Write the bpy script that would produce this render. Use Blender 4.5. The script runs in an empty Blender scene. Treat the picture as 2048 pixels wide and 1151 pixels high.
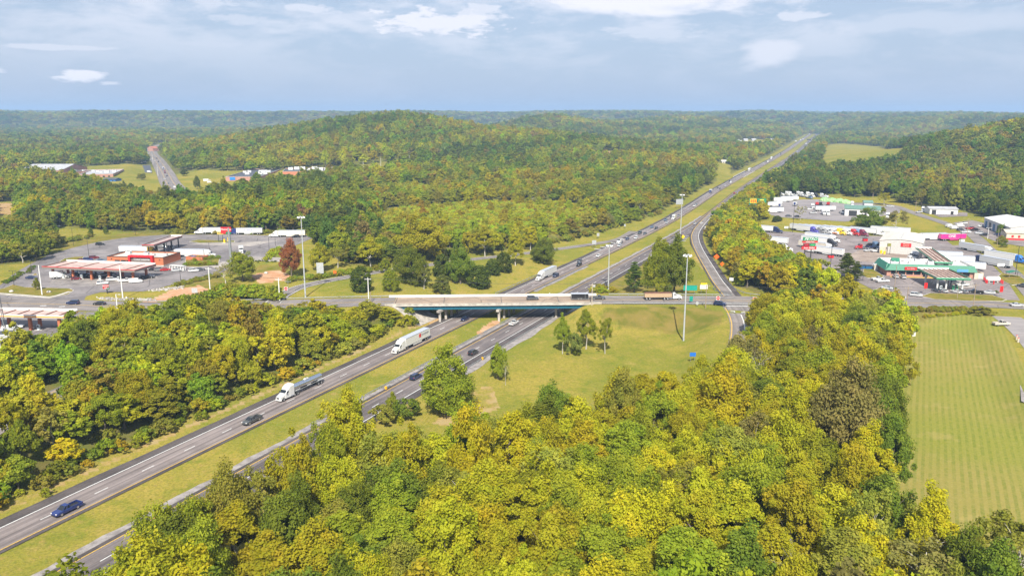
import bpy, bmesh, math, random
import numpy as np
from mathutils import Vector, Matrix, Euler
R = math.radians
rnd = random.Random(7)
SC = bpy.context.scene
COL = SC.collection
# ------------------------------------------------------------------ camera
F = 1592.0                       # focal length in pixels of a 2048 px wide frame
TH = math.atan(347 / F)
HC = 79.0
cam = bpy.data.cameras.new('camera'); cam.sensor_width = 36; cam.lens = 36 * F / 2048
cam.clip_start = 1; cam.clip_end = 30000
camo = bpy.data.objects.new('camera', cam); COL.objects.link(camo)
camo.location = (0, 0, HC); camo.rotation_euler = (math.pi / 2 - TH, 0, 0)
SC.camera = camo

def ray(px, py):
    x = px - 1024; y = 575.5 - py
    return np.array((x, math.sin(TH) * y + F * math.cos(TH), math.cos(TH) * y - F * math.sin(TH))) / F
def at(px, py, z=0.0):
    d = ray(px, py); t = (z - HC) / d[2]
    return (d[0] * t, d[1] * t, z)
def topz(x, y, py):
    """height of the point above ground point (x, y) that is seen at image row py"""
    q = (575.5 - py) / F
    # solve z: (cos*(z-H) + sin*y) / (cos*y - sin*(z-H)) = q
    c, s = math.cos(TH), math.sin(TH)
    return HC + y * (q * c - s) / (c + q * s)

# ------------------------------------------------------------------ motorway axis
AX = R(23.2); U = np.array((math.sin(AX), math.cos(AX))); N = np.array((math.cos(AX), -math.sin(AX)))
_cs = [-200, 0, 90, 150, 250, 330, 400, 500, 590, 700, 860, 1050, 1250, 1600, 2000, 2400, 3300, 4200]
_co = [-140, -134.6, -132, -130.4, -127, -124.4, -121.4, -117.6, -115.3, -117.5, -123, -125, -126, -128.5, -135, -145, -166, -188]
_sd = np.arange(-200, 4201, 10.0); _od = np.interp(_sd, _cs, _co)
_k = np.hanning(15); _k /= _k.sum()
_od = np.convolve(np.pad(_od, 7, mode='edge'), _k, mode='valid')
def axoff(s): return np.interp(s, _sd, _od)
def axp(s, d, z=0.0):
    p = U * s + N * (float(axoff(s)) + d)
    return (p[0], p[1], z)
def axsd(x, y):
    s = x * U[0] + y * U[1]
    return s, x * N[0] + y * N[1] - axoff(s)

# ------------------------------------------------------------------ ground heights
def sstep(a, b, x):
    t = np.clip((x - a) / (b - a), 0, 1); return t * t * (3 - 2 * t)
def ang_noise(a, seed, f):
    r = np.random.RandomState(seed); v = 0
    for k in range(1, 7):
        v = v + r.uniform(-1, 1) / k ** .8 * np.sin(a * f * k * 1.7 + r.uniform(0, 6.3))
    return v
HILLS = [(-190, 1560, 52, 125, 220), (-410, 1720, 36, 140, 240), (60, 1480, 17, 95, 200), (-230, 1180, 9, 190, 150), (170, 1450, 10, 120, 160),
         (104, 2550, 48, 120, 240), (360, 2800, 30, 260, 260), (-900, 2600, 5, 300, 300), (-1300, 3000, 7, 400, 300),
         (760, 1000, 44, 160, 210), (1000, 1150, 44, 220, 260), (1830, 3000, 40, 220, 300), (2050, 2600, 46, 220, 260), (1600, 3600, 36, 200, 300), (700, 3300, 40, 300, 250)]
ZP = 6.4
def base_h(x, y):
    s, d = axsd(x, y)
    h = ZP * np.where(d < 0, sstep(20, 62, -d), sstep(26, 85, d))
    se = ((d > 0)) * (1 - sstep(285, 330, y + .02 * x))
    h = h * (1 - se) + se * (0.3 + 4.2 * sstep(60, 210, d))
    r = np.hypot(x, y); a = np.arctan2(x, y)
    g = 0
    for (cx, cy, hh, sx, sy) in HILLS:
        g = g + hh * np.exp(-((x - cx) / sx) ** 2 / 2 - ((y - cy) / sy) ** 2 / 2)
    far = sstep(1500, 2600, r)
    roll = (np.sin(x * .0043 + 1) * np.sin(y * .0037) + .6 * np.sin(x * .011 + y * .006)) * 3.5 * far
    r1 = 70 - 12 * sstep(.22, .42, a) + (5 + 10 * sstep(.05, .3, a)) * ang_noise(a, 3, 5)
    ridge = r1 * sstep(3950, 4550, r) * (1 - .6 * sstep(5100, 5800, r)) + .6 * r1 * sstep(5900, 7000, r) + 9 * (1 + .5 * ang_noise(a, 5, 7)) * sstep(2900, 3500, r) * (1 - sstep(3600, 4000, r)) * sstep(.0, .2, a)
    ridge = ridge + (14 + 8 * ang_noise(a, 9, 4)) * sstep(6800, 8600, r)
    corr = sstep(25, 120, np.abs(d))
    return h + (g + roll + ridge) * np.where(r < 3600, corr, 1)

CTRL = []     # (kind, data, halfwidth, blend)
def seg_dist(x, y, pts):
    best = np.full(x.shape, 1e9); zz = np.zeros(x.shape)
    for (ax_, ay_, az_), (bx_, by_, bz_) in zip(pts[:-1], pts[1:]):
        dx, dy = bx_ - ax_, by_ - ay_; L = dx * dx + dy * dy
        t = np.clip(((x - ax_) * dx + (y - ay_) * dy) / L, 0, 1)
        d = np.hypot(x - ax_ - t * dx, y - ay_ - t * dy)
        m = d < best
        best = np.where(m, d, best); zz = np.where(m, az_ + t * (bz_ - az_), zz)
    return best, zz
def in_poly(x, y, P):
    ins = np.zeros(np.shape(x), bool); j = len(P) - 1
    for i in range(len(P)):
        xi, yi = P[i][0], P[i][1]; xj, yj = P[j][0], P[j][1]
        c = ((yi > y) != (yj > y)) & (x < (xj - xi) * (y - yi) / ((yj - yi) or 1e-9) + xi)
        ins ^= c; j = i
    return ins
def ground(x, y):
    x = np.asarray(x, float); y = np.asarray(y, float)
    h = base_h(x, y); r = np.hypot(x, y)
    for kind, P, hw, bl in CTRL:
        xs = [p[0] for p in P]; ys = [p[1] for p in P]; m = hw + bl + 30
        sel = (x > min(xs) - m) & (x < max(xs) + m) & (y > min(ys) - m) & (y < max(ys) + m)
        if not sel.any(): continue
        X, Y = x[sel], y[sel]
        if kind == 'poly':
            d, z = seg_dist(X, Y, list(P) + [P[0]])
            d = np.where(in_poly(X, Y, P), 0, d); z = P[0][2]
        else:
            d, z = seg_dist(X, Y, P)
        w = 1 - sstep(0, bl, d - hw - .008 * r[sel])
        h[sel] = h[sel] * (1 - w) + (z - .14) * w
    s, d = axsd(x, y)
    w = (1 - sstep(19.5, 33, np.abs(d) - .006 * r)) * (1 - sstep(3600, 3900, s))
    h = h * (1 - w) - .14 * w
    # earth mouth under the overbridge stays with the motorway; beyond the deck ends the road fill carries the crossroad
    return h
def gz(x, y): return float(ground(np.array([x]), np.array([y]))[0])
_T = np.concatenate([np.linspace(90, 900, 500), np.geomspace(905, 9000, 500)])
def G(px, py):
    d = ray(px, py); t = _T
    X, Y, Z = d[0] * t, d[1] * t, HC + d[2] * t
    b = Z < ground(X, Y)
    if not b.any(): return at(px, py, 0)
    i = int(np.argmax(b))
    if i == 0: return (X[0], Y[0], Z[0])
    t2 = np.linspace(t[i - 1], t[i], 24); X, Y, Z = d[0] * t2, d[1] * t2, HC + d[2] * t2
    hh = ground(X, Y); j = int(np.argmax(Z < hh))
    return (float(X[j]), float(Y[j]), float(hh[j]))

# ------------------------------------------------------------------ helpers
def tag(o, label=None, cat=None, group=None, kind=None):
    if label: o['label'] = label
    if cat: o['category'] = cat
    if group: o['group'] = group
    if kind: o['kind'] = kind
    return o
def empty(name, loc, rz=0.0, label=None, cat=None, group=None):
    o = bpy.data.objects.new(name, None); COL.objects.link(o); o.empty_display_size = .5
    o.location = loc; o.rotation_euler = (0, 0, rz)
    return tag(o, label, cat, group)
def link(name, me, parent=None, loc=None, rz=None, rot=None):
    o = bpy.data.objects.new(name, me); COL.objects.link(o)
    if parent is not None: o.parent = parent
    if loc is not None: o.location = loc
    if rz is not None: o.rotation_euler = (0, 0, rz)
    if rot is not None: o.rotation_euler = rot
    return o
class MB:
    """collects simple solids and turns them into one mesh"""
    def __init__(s): s.v = []; s.f = []; s.m = []; s.sm = []; s.mats = []; s.uv = None
    def _mi(s, mat):
        if mat not in s.mats: s.mats.append(mat)
        return s.mats.index(mat)
    def add(s, vs, fs, mat, smooth=False):
        b = len(s.v); s.v += [tuple(p) for p in vs]; i = s._mi(mat)
        for f in fs: s.f.append([b + k for k in f]); s.m.append(i); s.sm.append(smooth)
        return s
    def box(s, c, d, mat, rz=0.0, taper=1.0):
        hx, hy, hz = d[0] / 2, d[1] / 2, d[2] / 2; ca, sa = math.cos(rz), math.sin(rz)
        vs = []
        for z, k in ((-hz, 1), (hz, taper)):
            for x, y in ((-hx, -hy), (hx, -hy), (hx, hy), (-hx, hy)):
                x, y = x * k, y * k; vs.append((c[0] + x * ca - y * sa, c[1] + x * sa + y * ca, c[2] + z))
        return s.add(vs, [(3, 2, 1, 0), (4, 5, 6, 7), (0, 1, 5, 4), (1, 2, 6, 5), (2, 3, 7, 6), (3, 0, 4, 7)], mat)
    def cyl(s, p, q, r0, r1, mat, n=10, caps=True, smooth=True):
        p = Vector(p); q = Vector(q); a = (q - p).normalized()
        e = a.orthogonal().normalized(); g = a.cross(e); vs = []
        for c, r in ((p, r0), (q, r1)):
            for k in range(n):
                t = 2 * math.pi * k / n; vs.append(c + (e * math.cos(t) + g * math.sin(t)) * r)
        s.add(vs, [(k, (k + 1) % n, n + (k + 1) % n, n + k) for k in range(n)], mat, smooth)
        if caps:
            s.add(vs[:n], [tuple(reversed(range(n)))], mat); s.add(vs[n:], [tuple(range(n))], mat)
        return s
    def loft(s, secs, mat, caps=True, smooth=False, matf=None):
        n = len(secs[0]); vs = [p for c in secs for p in c]
        for i in range(len(secs) - 1):
            for k in range(n):
                f = (i * n + k, i * n + (k + 1) % n, (i + 1) * n + (k + 1) % n, (i + 1) * n + k)
                s.f.append([len(s.v) + q for q in f]); s.m.append(s._mi(matf(i, k) if matf else mat)); s.sm.append(smooth)
        b = len(s.v); s.v += [tuple(p) for p in vs]
        if caps:
            s.f.append([b + q for q in reversed(range(n))]); s.m.append(s._mi(mat)); s.sm.append(False)
            s.f.append([b + (len(secs) - 1) * n + q for q in range(n)]); s.m.append(s._mi(mat)); s.sm.append(False)
        return s
    def prism(s, poly, z0, z1, mat, top=None):
        n = len(poly)
        if sum(poly[i][0] * poly[(i + 1) % n][1] - poly[(i + 1) % n][0] * poly[i][1] for i in range(n)) < 0: poly = poly[::-1]
        vs = [(p[0], p[1], z0) for p in poly] + [(p[0], p[1], z1) for p in poly]
        s.add(vs, [(k, (k + 1) % n, n + (k + 1) % n, n + k) for k in range(n)], mat)
        s.add(vs[:n], [tuple(reversed(range(n)))], mat); s.add(vs[n:], [tuple(range(n))], top or mat)
        return s
    def quad(s, a, b, c, d, mat): return s.add([a, b, c, d], [(0, 1, 2, 3)], mat)
    def mesh(s, name):
        me = bpy.data.meshes.new(name); me.from_pydata(s.v, [], s.f); me.update()
        for m in s.mats: me.materials.append(m)
        me.polygons.foreach_set('material_index', s.m); me.polygons.foreach_set('use_smooth', s.sm)
        return me
    def build(s, name, parent=None, loc=None, rz=None, mat=None):
        return link(name, s.mesh(name), parent, loc, rz)
def np_mesh(name, V, Q, mats, mi=None, smooth=False):
    me = bpy.data.meshes.new(name); n = len(V); k = Q.shape[1]; m = len(Q)
    me.vertices.add(n); me.vertices.foreach_set('co', np.ascontiguousarray(V, np.float32).ravel())
    me.loops.add(m * k); me.loops.foreach_set('vertex_index', Q.astype(np.int32).ravel())
    me.polygons.add(m); me.polygons.foreach_set('loop_start', np.arange(0, m * k, k, dtype=np.int32))
    me.polygons.foreach_set('loop_total', np.full(m, k, np.int32))
    if mi is not None: me.polygons.foreach_set('material_index', mi.astype(np.int32))
    me.polygons.foreach_set('use_smooth', np.full(m, smooth))
    me.update(calc_edges=True)
    for q in mats: me.materials.append(q)
    return me

# ------------------------------------------------------------------ materials
class NT:
    def __init__(s, tree): s.t = tree; s.l = tree.links
    def n(s, typ, ins=None, **kw):
        o = s.t.nodes.new(typ)
        for k, v in kw.items(): setattr(o, k, v)
        for k, v in (ins or {}).items(): s.set(o.inputs[k], v)
        return o
    def set(s, sock, v):
        if hasattr(v, 'is_output') or isinstance(v, bpy.types.NodeSocket): s.l.new(v, sock)
        elif isinstance(v, bpy.types.Node): s.l.new(v.outputs[0], sock)
        else: sock.default_value = v
    def math(s, op, a, b=0.0, c=None):
        o = s.t.nodes.new('ShaderNodeMath'); o.operation = op; s.set(o.inputs[0], a); s.set(o.inputs[1], b)
        if c is not None: s.set(o.inputs[2], c)
        return o.outputs[0]
    def mix(s, f, a, b, typ='MIX'):
        o = s.t.nodes.new('ShaderNodeMix'); o.data_type = 'RGBA'; o.blend_type = typ
        s.set(o.inputs['Factor'], f); s.set(o.inputs[6], a); s.set(o.inputs[7], b); return o.outputs[2]
    def ramp(s, f, lo, hi, a=0.0, b=1.0):
        o = s.t.nodes.new('ShaderNodeMapRange'); o.interpolation_type = 'SMOOTHSTEP'
        for k, v in zip(('Value', 'From Min', 'From Max', 'To Min', 'To Max'), (f, lo, hi, a, b)): s.set(o.inputs[k], v)
        return o.outputs[0]
    def noise(s, vec, scale, detail=3.0, rough=.55, dist=0.0):
        o = s.n('ShaderNodeTexNoise', {'Scale': scale, 'Detail': detail, 'Roughness': rough, 'Distortion': dist})
        if vec is not None: s.set(o.inputs['Vector'], vec)
        return o.outputs[0]
    def vmul(s, vec, k):
        o = s.n('ShaderNodeVectorMath', operation='MULTIPLY'); s.set(o.inputs[0], vec); o.inputs[1].default_value = k; return o.outputs[0]
def c4(c): return (c[0], c[1], c[2], 1.0)
_mats = {}
def newmat(name):
    m = bpy.data.materials.new(name); m.use_nodes = True; t = m.node_tree; t.nodes.clear()
    k = NT(t); out = t.nodes.new('ShaderNodeOutputMaterial'); return m, k, out
def mat(name, col, rough=.6, metal=0.0, var=.12, scale=1.5, bump=0.0, coat=0.0):
    """plain surface: base colour with slight uneven wear"""
    if name in _mats: return _mats[name]
    m, k, out = newmat(name)
    tc = k.n('ShaderNodeTexCoord').outputs['Object']
    nz = k.noise(tc, scale, 4, .6)
    f = k.ramp(nz, .3, .7, 1 - var, 1 + var)
    colr = k.n('ShaderNodeVectorMath', operation='SCALE'); colr.inputs[0].default_value = col[:3]; k.set(colr.inputs['Scale'], f)
    b = k.n('ShaderNodeBsdfPrincipled', {'Base Color': colr.outputs[0], 'Roughness': rough, 'Metallic': metal, 'Coat Weight': coat})
    if bump:
        bp = k.n('ShaderNodeBump', {'Strength': bump, 'Height': k.noise(tc, scale * 6, 3)}); k.set(b.inputs['Normal'], bp)
    k.set(out.inputs[0], b.outputs[0]); _mats[name] = m; return m
def pavement(name, col, dark, streak=0.0, scale=1.0, crack=.0, uv=True):
    """asphalt or concrete seen from the air: blotches, patches and streaks along the lanes"""
    m, k, out = newmat(name)
    tc = k.n('ShaderNodeTexCoord')
    v = tc.outputs['UV'] if uv else tc.outputs['Object']
    n1 = k.noise(k.vmul(v, (.11 * scale,) * 3), 1, 5, .6); n2 = k.noise(k.vmul(v, (1.6 * scale,) * 3), 1, 3, .6)
    f = k.math('ADD', k.math('MULTIPLY', n1, .7), k.math('MULTIPLY', n2, .3))
    cc = k.mix(k.ramp(f, .36, .64), c4(dark), c4(col))
    if streak:
        n3 = k.noise(k.vmul(v, (.9, .012, 1)), 1, 4, .55)
        cc = k.mix(k.ramp(n3, .4, .66, 0, streak), cc, c4([q * .55 for q in dark]))
        n4 = k.noise(k.vmul(v, (.45, .01, 1)), 1.3, 2, .5)
        cc = k.mix(k.ramp(n4, .5, .7, 0, streak * .7), cc, c4([min(1, q * 1.3) for q in col]))
    if crack:
        vo = k.n('ShaderNodeTexVoronoi', {'Scale': 1.0}, feature='DISTANCE_TO_EDGE'); k.set(vo.inputs['Vector'], k.vmul(v, (crack,) * 3))
        cc = k.mix(k.ramp(vo.outputs[0], .0, .02, .7, 0), cc, c4([q * .5 for q in dark]))
    b = k.n('ShaderNodeBsdfPrincipled', {'Base Color': cc, 'Roughness': .88, 'Specular IOR Level': .25})
    k.set(out.inputs[0], b.outputs[0]); return m
def leafmat(name, colA, inst=False, trans=.45):
    """leaf clumps; every clump has its own tint, every tree its own shade"""
    m, k, out = newmat(name)
    if inst:
        base = k.n('ShaderNodeAttribute', attribute_name='tcol', attribute_type='INSTANCER').outputs['Color']
    else:
        rgb = k.n('ShaderNodeRGB'); rgb.outputs[0].default_value = c4(colA); base = rgb.outputs[0]
    tint = k.n('ShaderNodeAttribute', attribute_name='tint', attribute_type='GEOMETRY').outputs['Fac']
    rn = k.n('ShaderNodeObjectInfo').outputs['Random']
    hs = k.n('ShaderNodeHueSaturation', {'Color': base, 'Hue': k.math('ADD', .500, k.math('ADD', k.math('MULTIPLY', k.math('SUBTRACT', rn, .5), .03), k.math('MULTIPLY', k.math('SUBTRACT', tint, .5), -.03))),
                                         'Saturation': 1.0, 'Value': k.math('MULTIPLY', k.math('ADD', .84, k.math('MULTIPLY', tint, .40)), k.math('ADD', .86, k.math('MULTIPLY', rn, .28)))})
    d = k.n('ShaderNodeBsdfDiffuse', {'Color': hs.outputs[0]}); tr = k.n('ShaderNodeBsdfTranslucent', {'Color': hs.outputs[0]})
    ms = k.n('ShaderNodeMixShader', {0: trans}); k.set(ms.inputs[1], d.outputs[0]); k.set(ms.inputs[2], tr.outputs[0])
    k.set(out.inputs[0], ms.outputs[0]); return m

BARK = mat('bark', (.16, .13, .10), .9, var=.3, scale=3)
BARKP = mat('pale_bark', (.42, .39, .33), .9, var=.3, scale=3)
WHITE = mat('white_paint', (.64, .64, .62), .5, var=.05)
ROADWHITE = mat('road_white', (.62, .62, .60), .7, var=.2, scale=3)
ROADYEL = mat('road_yellow', (.60, .37, .05), .7, var=.2, scale=3)
MASTG = mat('pale_mast_steel', (.40, .42, .43), .6)
GALV = mat('galvanised_steel', (.27, .285, .29), .6, .3, var=.15)
CONC = mat('concrete', (.46, .43, .39), .85, var=.18, scale=.4)
BLACK = mat('black_metal', (.03, .03, .032), .5)
ASPH_L = pavement('asphalt_lane', (.26, .22, .208), (.18, .153, .147), .8)
ASPH_R = pavement('asphalt_lane_new', (.205, .175, .167), (.13, .112, .11), .8)
ASPH_S = pavement('asphalt_shoulder', (.12, .102, .098), (.066, .057, .056), .4)
ASPH_X = pavement('asphalt_crossroad', (.27, .238, .222), (.185, .165, .155), .5, crack=.06)
ASPH_LOT = pavement('asphalt_lot', (.26, .235, .23), (.15, .136, .136), crack=.05, uv=False, scale=.6)
ASPH_LOT2 = pavement('asphalt_worn_lot', (.28, .24, .23), (.165, .142, .138), crack=.07, uv=False, scale=.7)
CONC_SLAB = pavement('concrete_slab', (.42, .38, .34), (.28, .25, .23), crack=.12, uv=False)
DECK = pavement('bridge_deck', (.44, .33, .24), (.27, .21, .165), .6, crack=.05)
GRAVEL = pavement('gravel', (.35, .32, .305), (.19, .17, .16), scale=4, uv=False)

# ------------------------------------------------------------------ sun, sky, haze
SUN_EL, SUN_ROT = 44.0, 2.0                       # sun behind the camera, shadows run away from it
sd = bpy.data.lights.new('sun', 'SUN'); sd.energy = 4.8; sd.angle = R(.55); sd.color = (1, .94, .82)
so = bpy.data.objects.new('sun', sd); COL.objects.link(so); so.rotation_euler = (R(90 - SUN_EL), 0, R(-SUN_ROT)); so.location = (0, -50, 300)
W = bpy.data.worlds.new('World'); SC.world = W; W.use_nodes = True; W.node_tree.nodes.clear()
k = NT(W.node_tree); wo = k.n('ShaderNodeOutputWorld'); bg = k.n('ShaderNodeBackground')
sky = k.n('ShaderNodeTexSky'); sky.sky_type = 'NISHITA'; sky.sun_disc = False
sky.sun_elevation = R(SUN_EL); sky.sun_rotation = R(180 + SUN_ROT); sky.altitude = 200; sky.air_density = 1.0; sky.dust_density = 1.6; sky.ozone_density = 1.5
dv = k.n('ShaderNodeTexCoord').outputs['Generated']
sx = k.n('ShaderNodeSeparateXYZ', {0: dv})
X_, Y_, Z_ = sx.outputs
az = k.math('ARCTAN2', X_, Y_); el = k.math('ARCSINE', Z_)
cv = k.n('ShaderNodeCombineXYZ', {0: az, 1: k.math('MULTIPLY', el, 3.2), 2: 0.0}).outputs[0]
def px_az(px): return math.atan((px - 1024) / 1556)
def px_el(py): return math.atan((228 - py) / 1592)
wide = k.noise(cv, 3.2, 7, .62, .4)                      # the veil of high cloud
soft = k.noise(k.n('ShaderNodeVectorMath', {0: cv, 1: (.7, .3, 0)}, operation='ADD').outputs[0], 9, 7, .6, .3)
fine = k.noise(cv, 34, 7, .6, .2)
hi = k.ramp(el, R(1.5), R(7.5))
veil = k.math('MULTIPLY', k.ramp(k.math('ADD', wide, k.math('MULTIPLY', k.math('SUBTRACT', soft, .5), .9)), .40, .66), k.math('ADD', .08, k.math('MULTIPLY', hi, .50)))
def puff(px, py, wx, wy, amt, rag=1.0, tex=fine):
    """one cloud in the sky at its own bearing and height above the horizon"""
    dx = k.math('DIVIDE', k.math('SUBTRACT', az, px_az(px)), wx / 1592); dy = k.math('DIVIDE', k.math('SUBTRACT', el, px_el(py)), wy / 1592)
    r2 = k.math('ADD', k.math('MULTIPLY', dx, dx), k.math('MULTIPLY', dy, dy))
    v = k.math('ADD', k.math('SUBTRACT', 1.0, k.math('SQRT', r2)), k.math('MULTIPLY', k.math('SUBTRACT', tex, .5), 2.6 * rag))
    return k.math('MULTIPLY', k.ramp(v, .05, .6), amt)
cl = veil
for a in [(885, 58, 150, 30, .85, 1.15), (955, 45, 70, 30, .6, 1.2), (820, 70, 60, 14, .7, 1.1), (205, 164, 52, 13, .95, .75), (262, 175, 22, 5, .6, .8), (36, 157, 34, 8, .6, .8),
          (1340, 15, 320, 45, .95, .8, soft), (1600, 5, 130, 30, .6, .9, soft), (1560, 52, 60, 14, .55, 1.1), (1505, 118, 75, 42, .62, .7, soft), (1290, 75, 110, 18, .4, 1.0),
          (160, 118, 150, 7, .5, .6), (460, 105, 110, 8, .35, .7), (520, 60, 60, 12, .35, 1.0), (640, 38, 70, 14, .55, 1.0), (465, 30, 60, 16, .45, 1.0), (120, 10, 170, 30, .5, .8, soft), (1850, 75, 260, 30, .3, .9, soft), (1800, 10, 300, 30, .35, .9, soft)]:
    cl = k.math('MAXIMUM', cl, puff(*a))
skc = k.n('ShaderNodeHueSaturation', {'Color': sky.outputs[0], 'Saturation': .9, 'Value': 1.0}).outputs[0]
SKYK = .078
cloudc = (7.9, 7.9, 8.6, 1.0)
haz = k.mix(k.ramp(el, R(-1), R(9), .85, .60), skc, (3.85, 4.7, 6.4, 1.0))
fin = k.mix(cl, haz, cloudc)
k.set(bg.inputs[0], fin); bg.inputs[1].default_value = SKYK; k.set(wo.inputs[0], bg.outputs[0])
vs = SC.view_settings; vs.view_transform = 'Standard'; vs.look = 'None'; vs.exposure = .70; vs.gamma = 1; vs.use_curve_mapping = False
cy = SC.cycles
cy.max_bounces = 6; cy.diffuse_bounces = 4; cy.glossy_bounces = 2; cy.transmission_bounces = 3; cy.volume_bounces = 0; cy.transparent_max_bounces = 4
cy.use_adaptive_sampling = True; cy.adaptive_threshold = .015; cy.caustics_reflective = False; cy.caustics_refractive = False; cy.sample_clamp_indirect = 4
cy.use_denoising = True; cy.denoiser = 'OPENIMAGEDENOISE'; cy.denoising_input_passes = 'RGB_ALBEDO_NORMAL'; cy.denoising_prefilter = 'ACCURATE'
# ------------------------------------------------------------------ roads: centre lines
def P(pts, z): return [at(a, b, z) for a, b in pts]
XW = P([(-330, 588), (-120, 599), (0, 605), (130, 608.5), (250, 613), (330, 613.5), (480, 611), (600, 607), (700, 604.3), (789, 602.5)], 6.5)
XE = P([(1183, 599), (1300, 599), (1400, 599.5), (1500, 601), (1640, 603), (1800, 605), (1950, 607), (2048, 612), (2200, 622)], 6.5)
DECK0, DECK1 = XW[-1], XE[0]
RAMP_NE = [at(a, b, z) for a, b, z in [(1462, 397, 0), (1425, 426, 0), (1402, 449, .1), (1391, 466, .4), (1391, 481, 1.0), (1397, 497, 1.9), (1408, 517, 3.0), (1420, 537, 4.2), (1434, 560, 5.5), (1448, 578, 6.3), (1462, 596, 6.5)]]
RAMP_NW = [at(a, b, z) for a, b, z in [(1268, 462, 0), (1238, 478, 0), (1190, 487, .1), (1120, 497, .8), (1053, 506, 1.6), (990, 513, 2.4), (920, 521, 3.2), (856, 529.5, 4.0), (765, 542, 5.0), (703, 552, 5.6), (634, 565, 6.1), (590, 577, 6.4), (556, 596, 6.5), (545, 606, 6.5)]]
RAMP_SE = [at(a, b, z) for a, b, z in [(1466, 606, 6.5), (1478, 622, 6.3), (1488, 645, 5.6), (1489, 675, 4.8), (1480, 720, 4.2), (1460, 770, 3.6)]]
RAMP_SW = [at(a, b, z) for a, b, z in [(180, 760, 6.8), (75, 806, 6.6), (0, 846, 6.2), (-90, 905, 6.0)]]
SIDE_S = P([(1975, 612), (2012, 630), (2046, 655), (2085, 695), (2130, 760), (2180, 840)], 6.3)
SERVICE = P([(2075, 600), (2040, 560), (2010, 532), (1975, 497), (1940, 466), (1890, 446), (1850, 433), (1815, 421), (1790, 412), (1755, 407), (1700, 406)], ZP)
TOWN = P([(385, 405), (345, 372), (330, 345), (316, 322), (303, 305), (311, 294), (325, 288)], ZP)
LOT_T = P([(-60, 622), (-60, 575), (0, 570), (30, 545), (60, 528), (100, 508), (150, 494), (200, 482.5), (260, 473.5), (330, 469), (400, 468.5), (480, 469), (560, 471), (613, 470), (624, 476), (590, 491), (555, 505), (530, 518), (482, 522), (462, 534), (440, 546), (400, 553), (360, 565), (320, 575), (288, 582), (200, 584), (172, 592), (168, 600), (166, 604), (140, 606), (60, 606)], ZP)
LOT_S = P([(-80, 616), (100, 622), (230, 624), (260, 632), (235, 640), (215, 650), (120, 668), (60, 700), (-100, 730)], ZP)
LOT_P = P([(1512, 452), (1560, 461), (1600, 465), (1700, 470), (1770, 472), (1800, 465), (1850, 470), (1890, 478), (1905, 490), (1938, 490), (1968, 512), (2012, 558), (2040, 600), (1985, 599), (1940, 601), (1850, 598), (1805, 597), (1765, 588), (1735, 573), (1700, 555), (1650, 540), (1590, 520), (1530, 500), (1508, 470)], ZP)
LOT_Y = P([(1536, 428), (1540, 412), (1560, 404), (1600, 399), (1660, 398), (1700, 404), (1738, 408), (1800, 416), (1800, 425), (1742, 436), (1690, 443), (1620, 438), (1560, 434)], ZP)
LOT_R = P([(1905, 445), (1945, 440), (1985, 450), (2080, 455), (2200, 470), (2200, 500), (2060, 494), (1998, 485), (1960, 470)], ZP)
LOT_G = P([(1866, 428), (1895, 424), (1935, 425), (1935, 432), (1880, 434)], ZP)
FIELD = P([(1812, 640), (1820, 622), (1900, 630), (1985, 640), (2020, 690), (2055, 760), (2100, 840), (2500, 1200), (2000, 1260), (1790, 1080), (1778, 960), (1790, 850), (1802, 700)], 4.5)
# pull the ground to the roads and yards
for poly, bl in ((LOT_T, 14), (LOT_S, 12), (LOT_P, 14), (LOT_Y, 14), (LOT_R, 14), (LOT_G, 10)): CTRL.append(('poly', poly, 1.5, bl))
for line, hw, bl in ((SERVICE, 5, 12), (SIDE_S, 7, 10), (TOWN, 11, 25), (RAMP_SW, 5, 12), (RAMP_SE, 6.5, 13), (RAMP_NE, 6, 11), (RAMP_NW, 6, 12), (XW, 11, 15), (XE, 9.5, 15)):
    CTRL.append(('line', line, hw, bl))

# ------------------------------------------------------------------ where woods stand
def GP(pts): return [G(a, b) for a, b in pts]
WOOD_A = GP([(20, 1440), (160, 1300), (340, 1195), (460, 1125), (545, 1080), (625, 1025), (690, 975), (735, 955), (775, 985), (850, 990), (930, 955), (1010, 950), (1100, 912), (1200, 878), (1340, 848), (1420, 790), (1470, 745), (1510, 700), (1525, 650), (1545, 626), (1640, 630), (1740, 628), (1798, 630), (1796, 700), (1784, 850), (1770, 960), (1780, 1090), (1850, 1170), (1980, 1210), (2250, 1220), (2500, 1500), (1000, 1600)])
WOOD_B = GP([(1424, 466), (1428, 490), (1446, 528), (1462, 552), (1482, 574), (1520, 590), (1640, 594), (1700, 594), (1660, 586), (1610, 562), (1565, 535), (1535, 512), (1514, 492), (1498, 470), (1500, 448), (1522, 434), (1524, 420), (1545, 402), (1560, 385), (1505, 378), (1478, 402), (1450, 430)])
WOOD_C = GP([(-200, 1130), (0, 1004), (150, 930), (330, 850), (470, 796), (560, 752), (650, 712), (740, 676), (788, 648), (780, 634), (700, 640), (600, 636), (480, 636), (380, 655), (330, 668), (240, 690), (100, 725), (0, 770), (-250, 850)])
WOOD_E = GP([(-80, 470), (20, 462), (100, 474), (112, 492), (100, 512), (60, 526), (0, 530), (-80, 540)])
GAP_SW = [RAMP_SW[0], RAMP_SW[1], RAMP_SW[2], RAMP_SW[3]]
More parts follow.
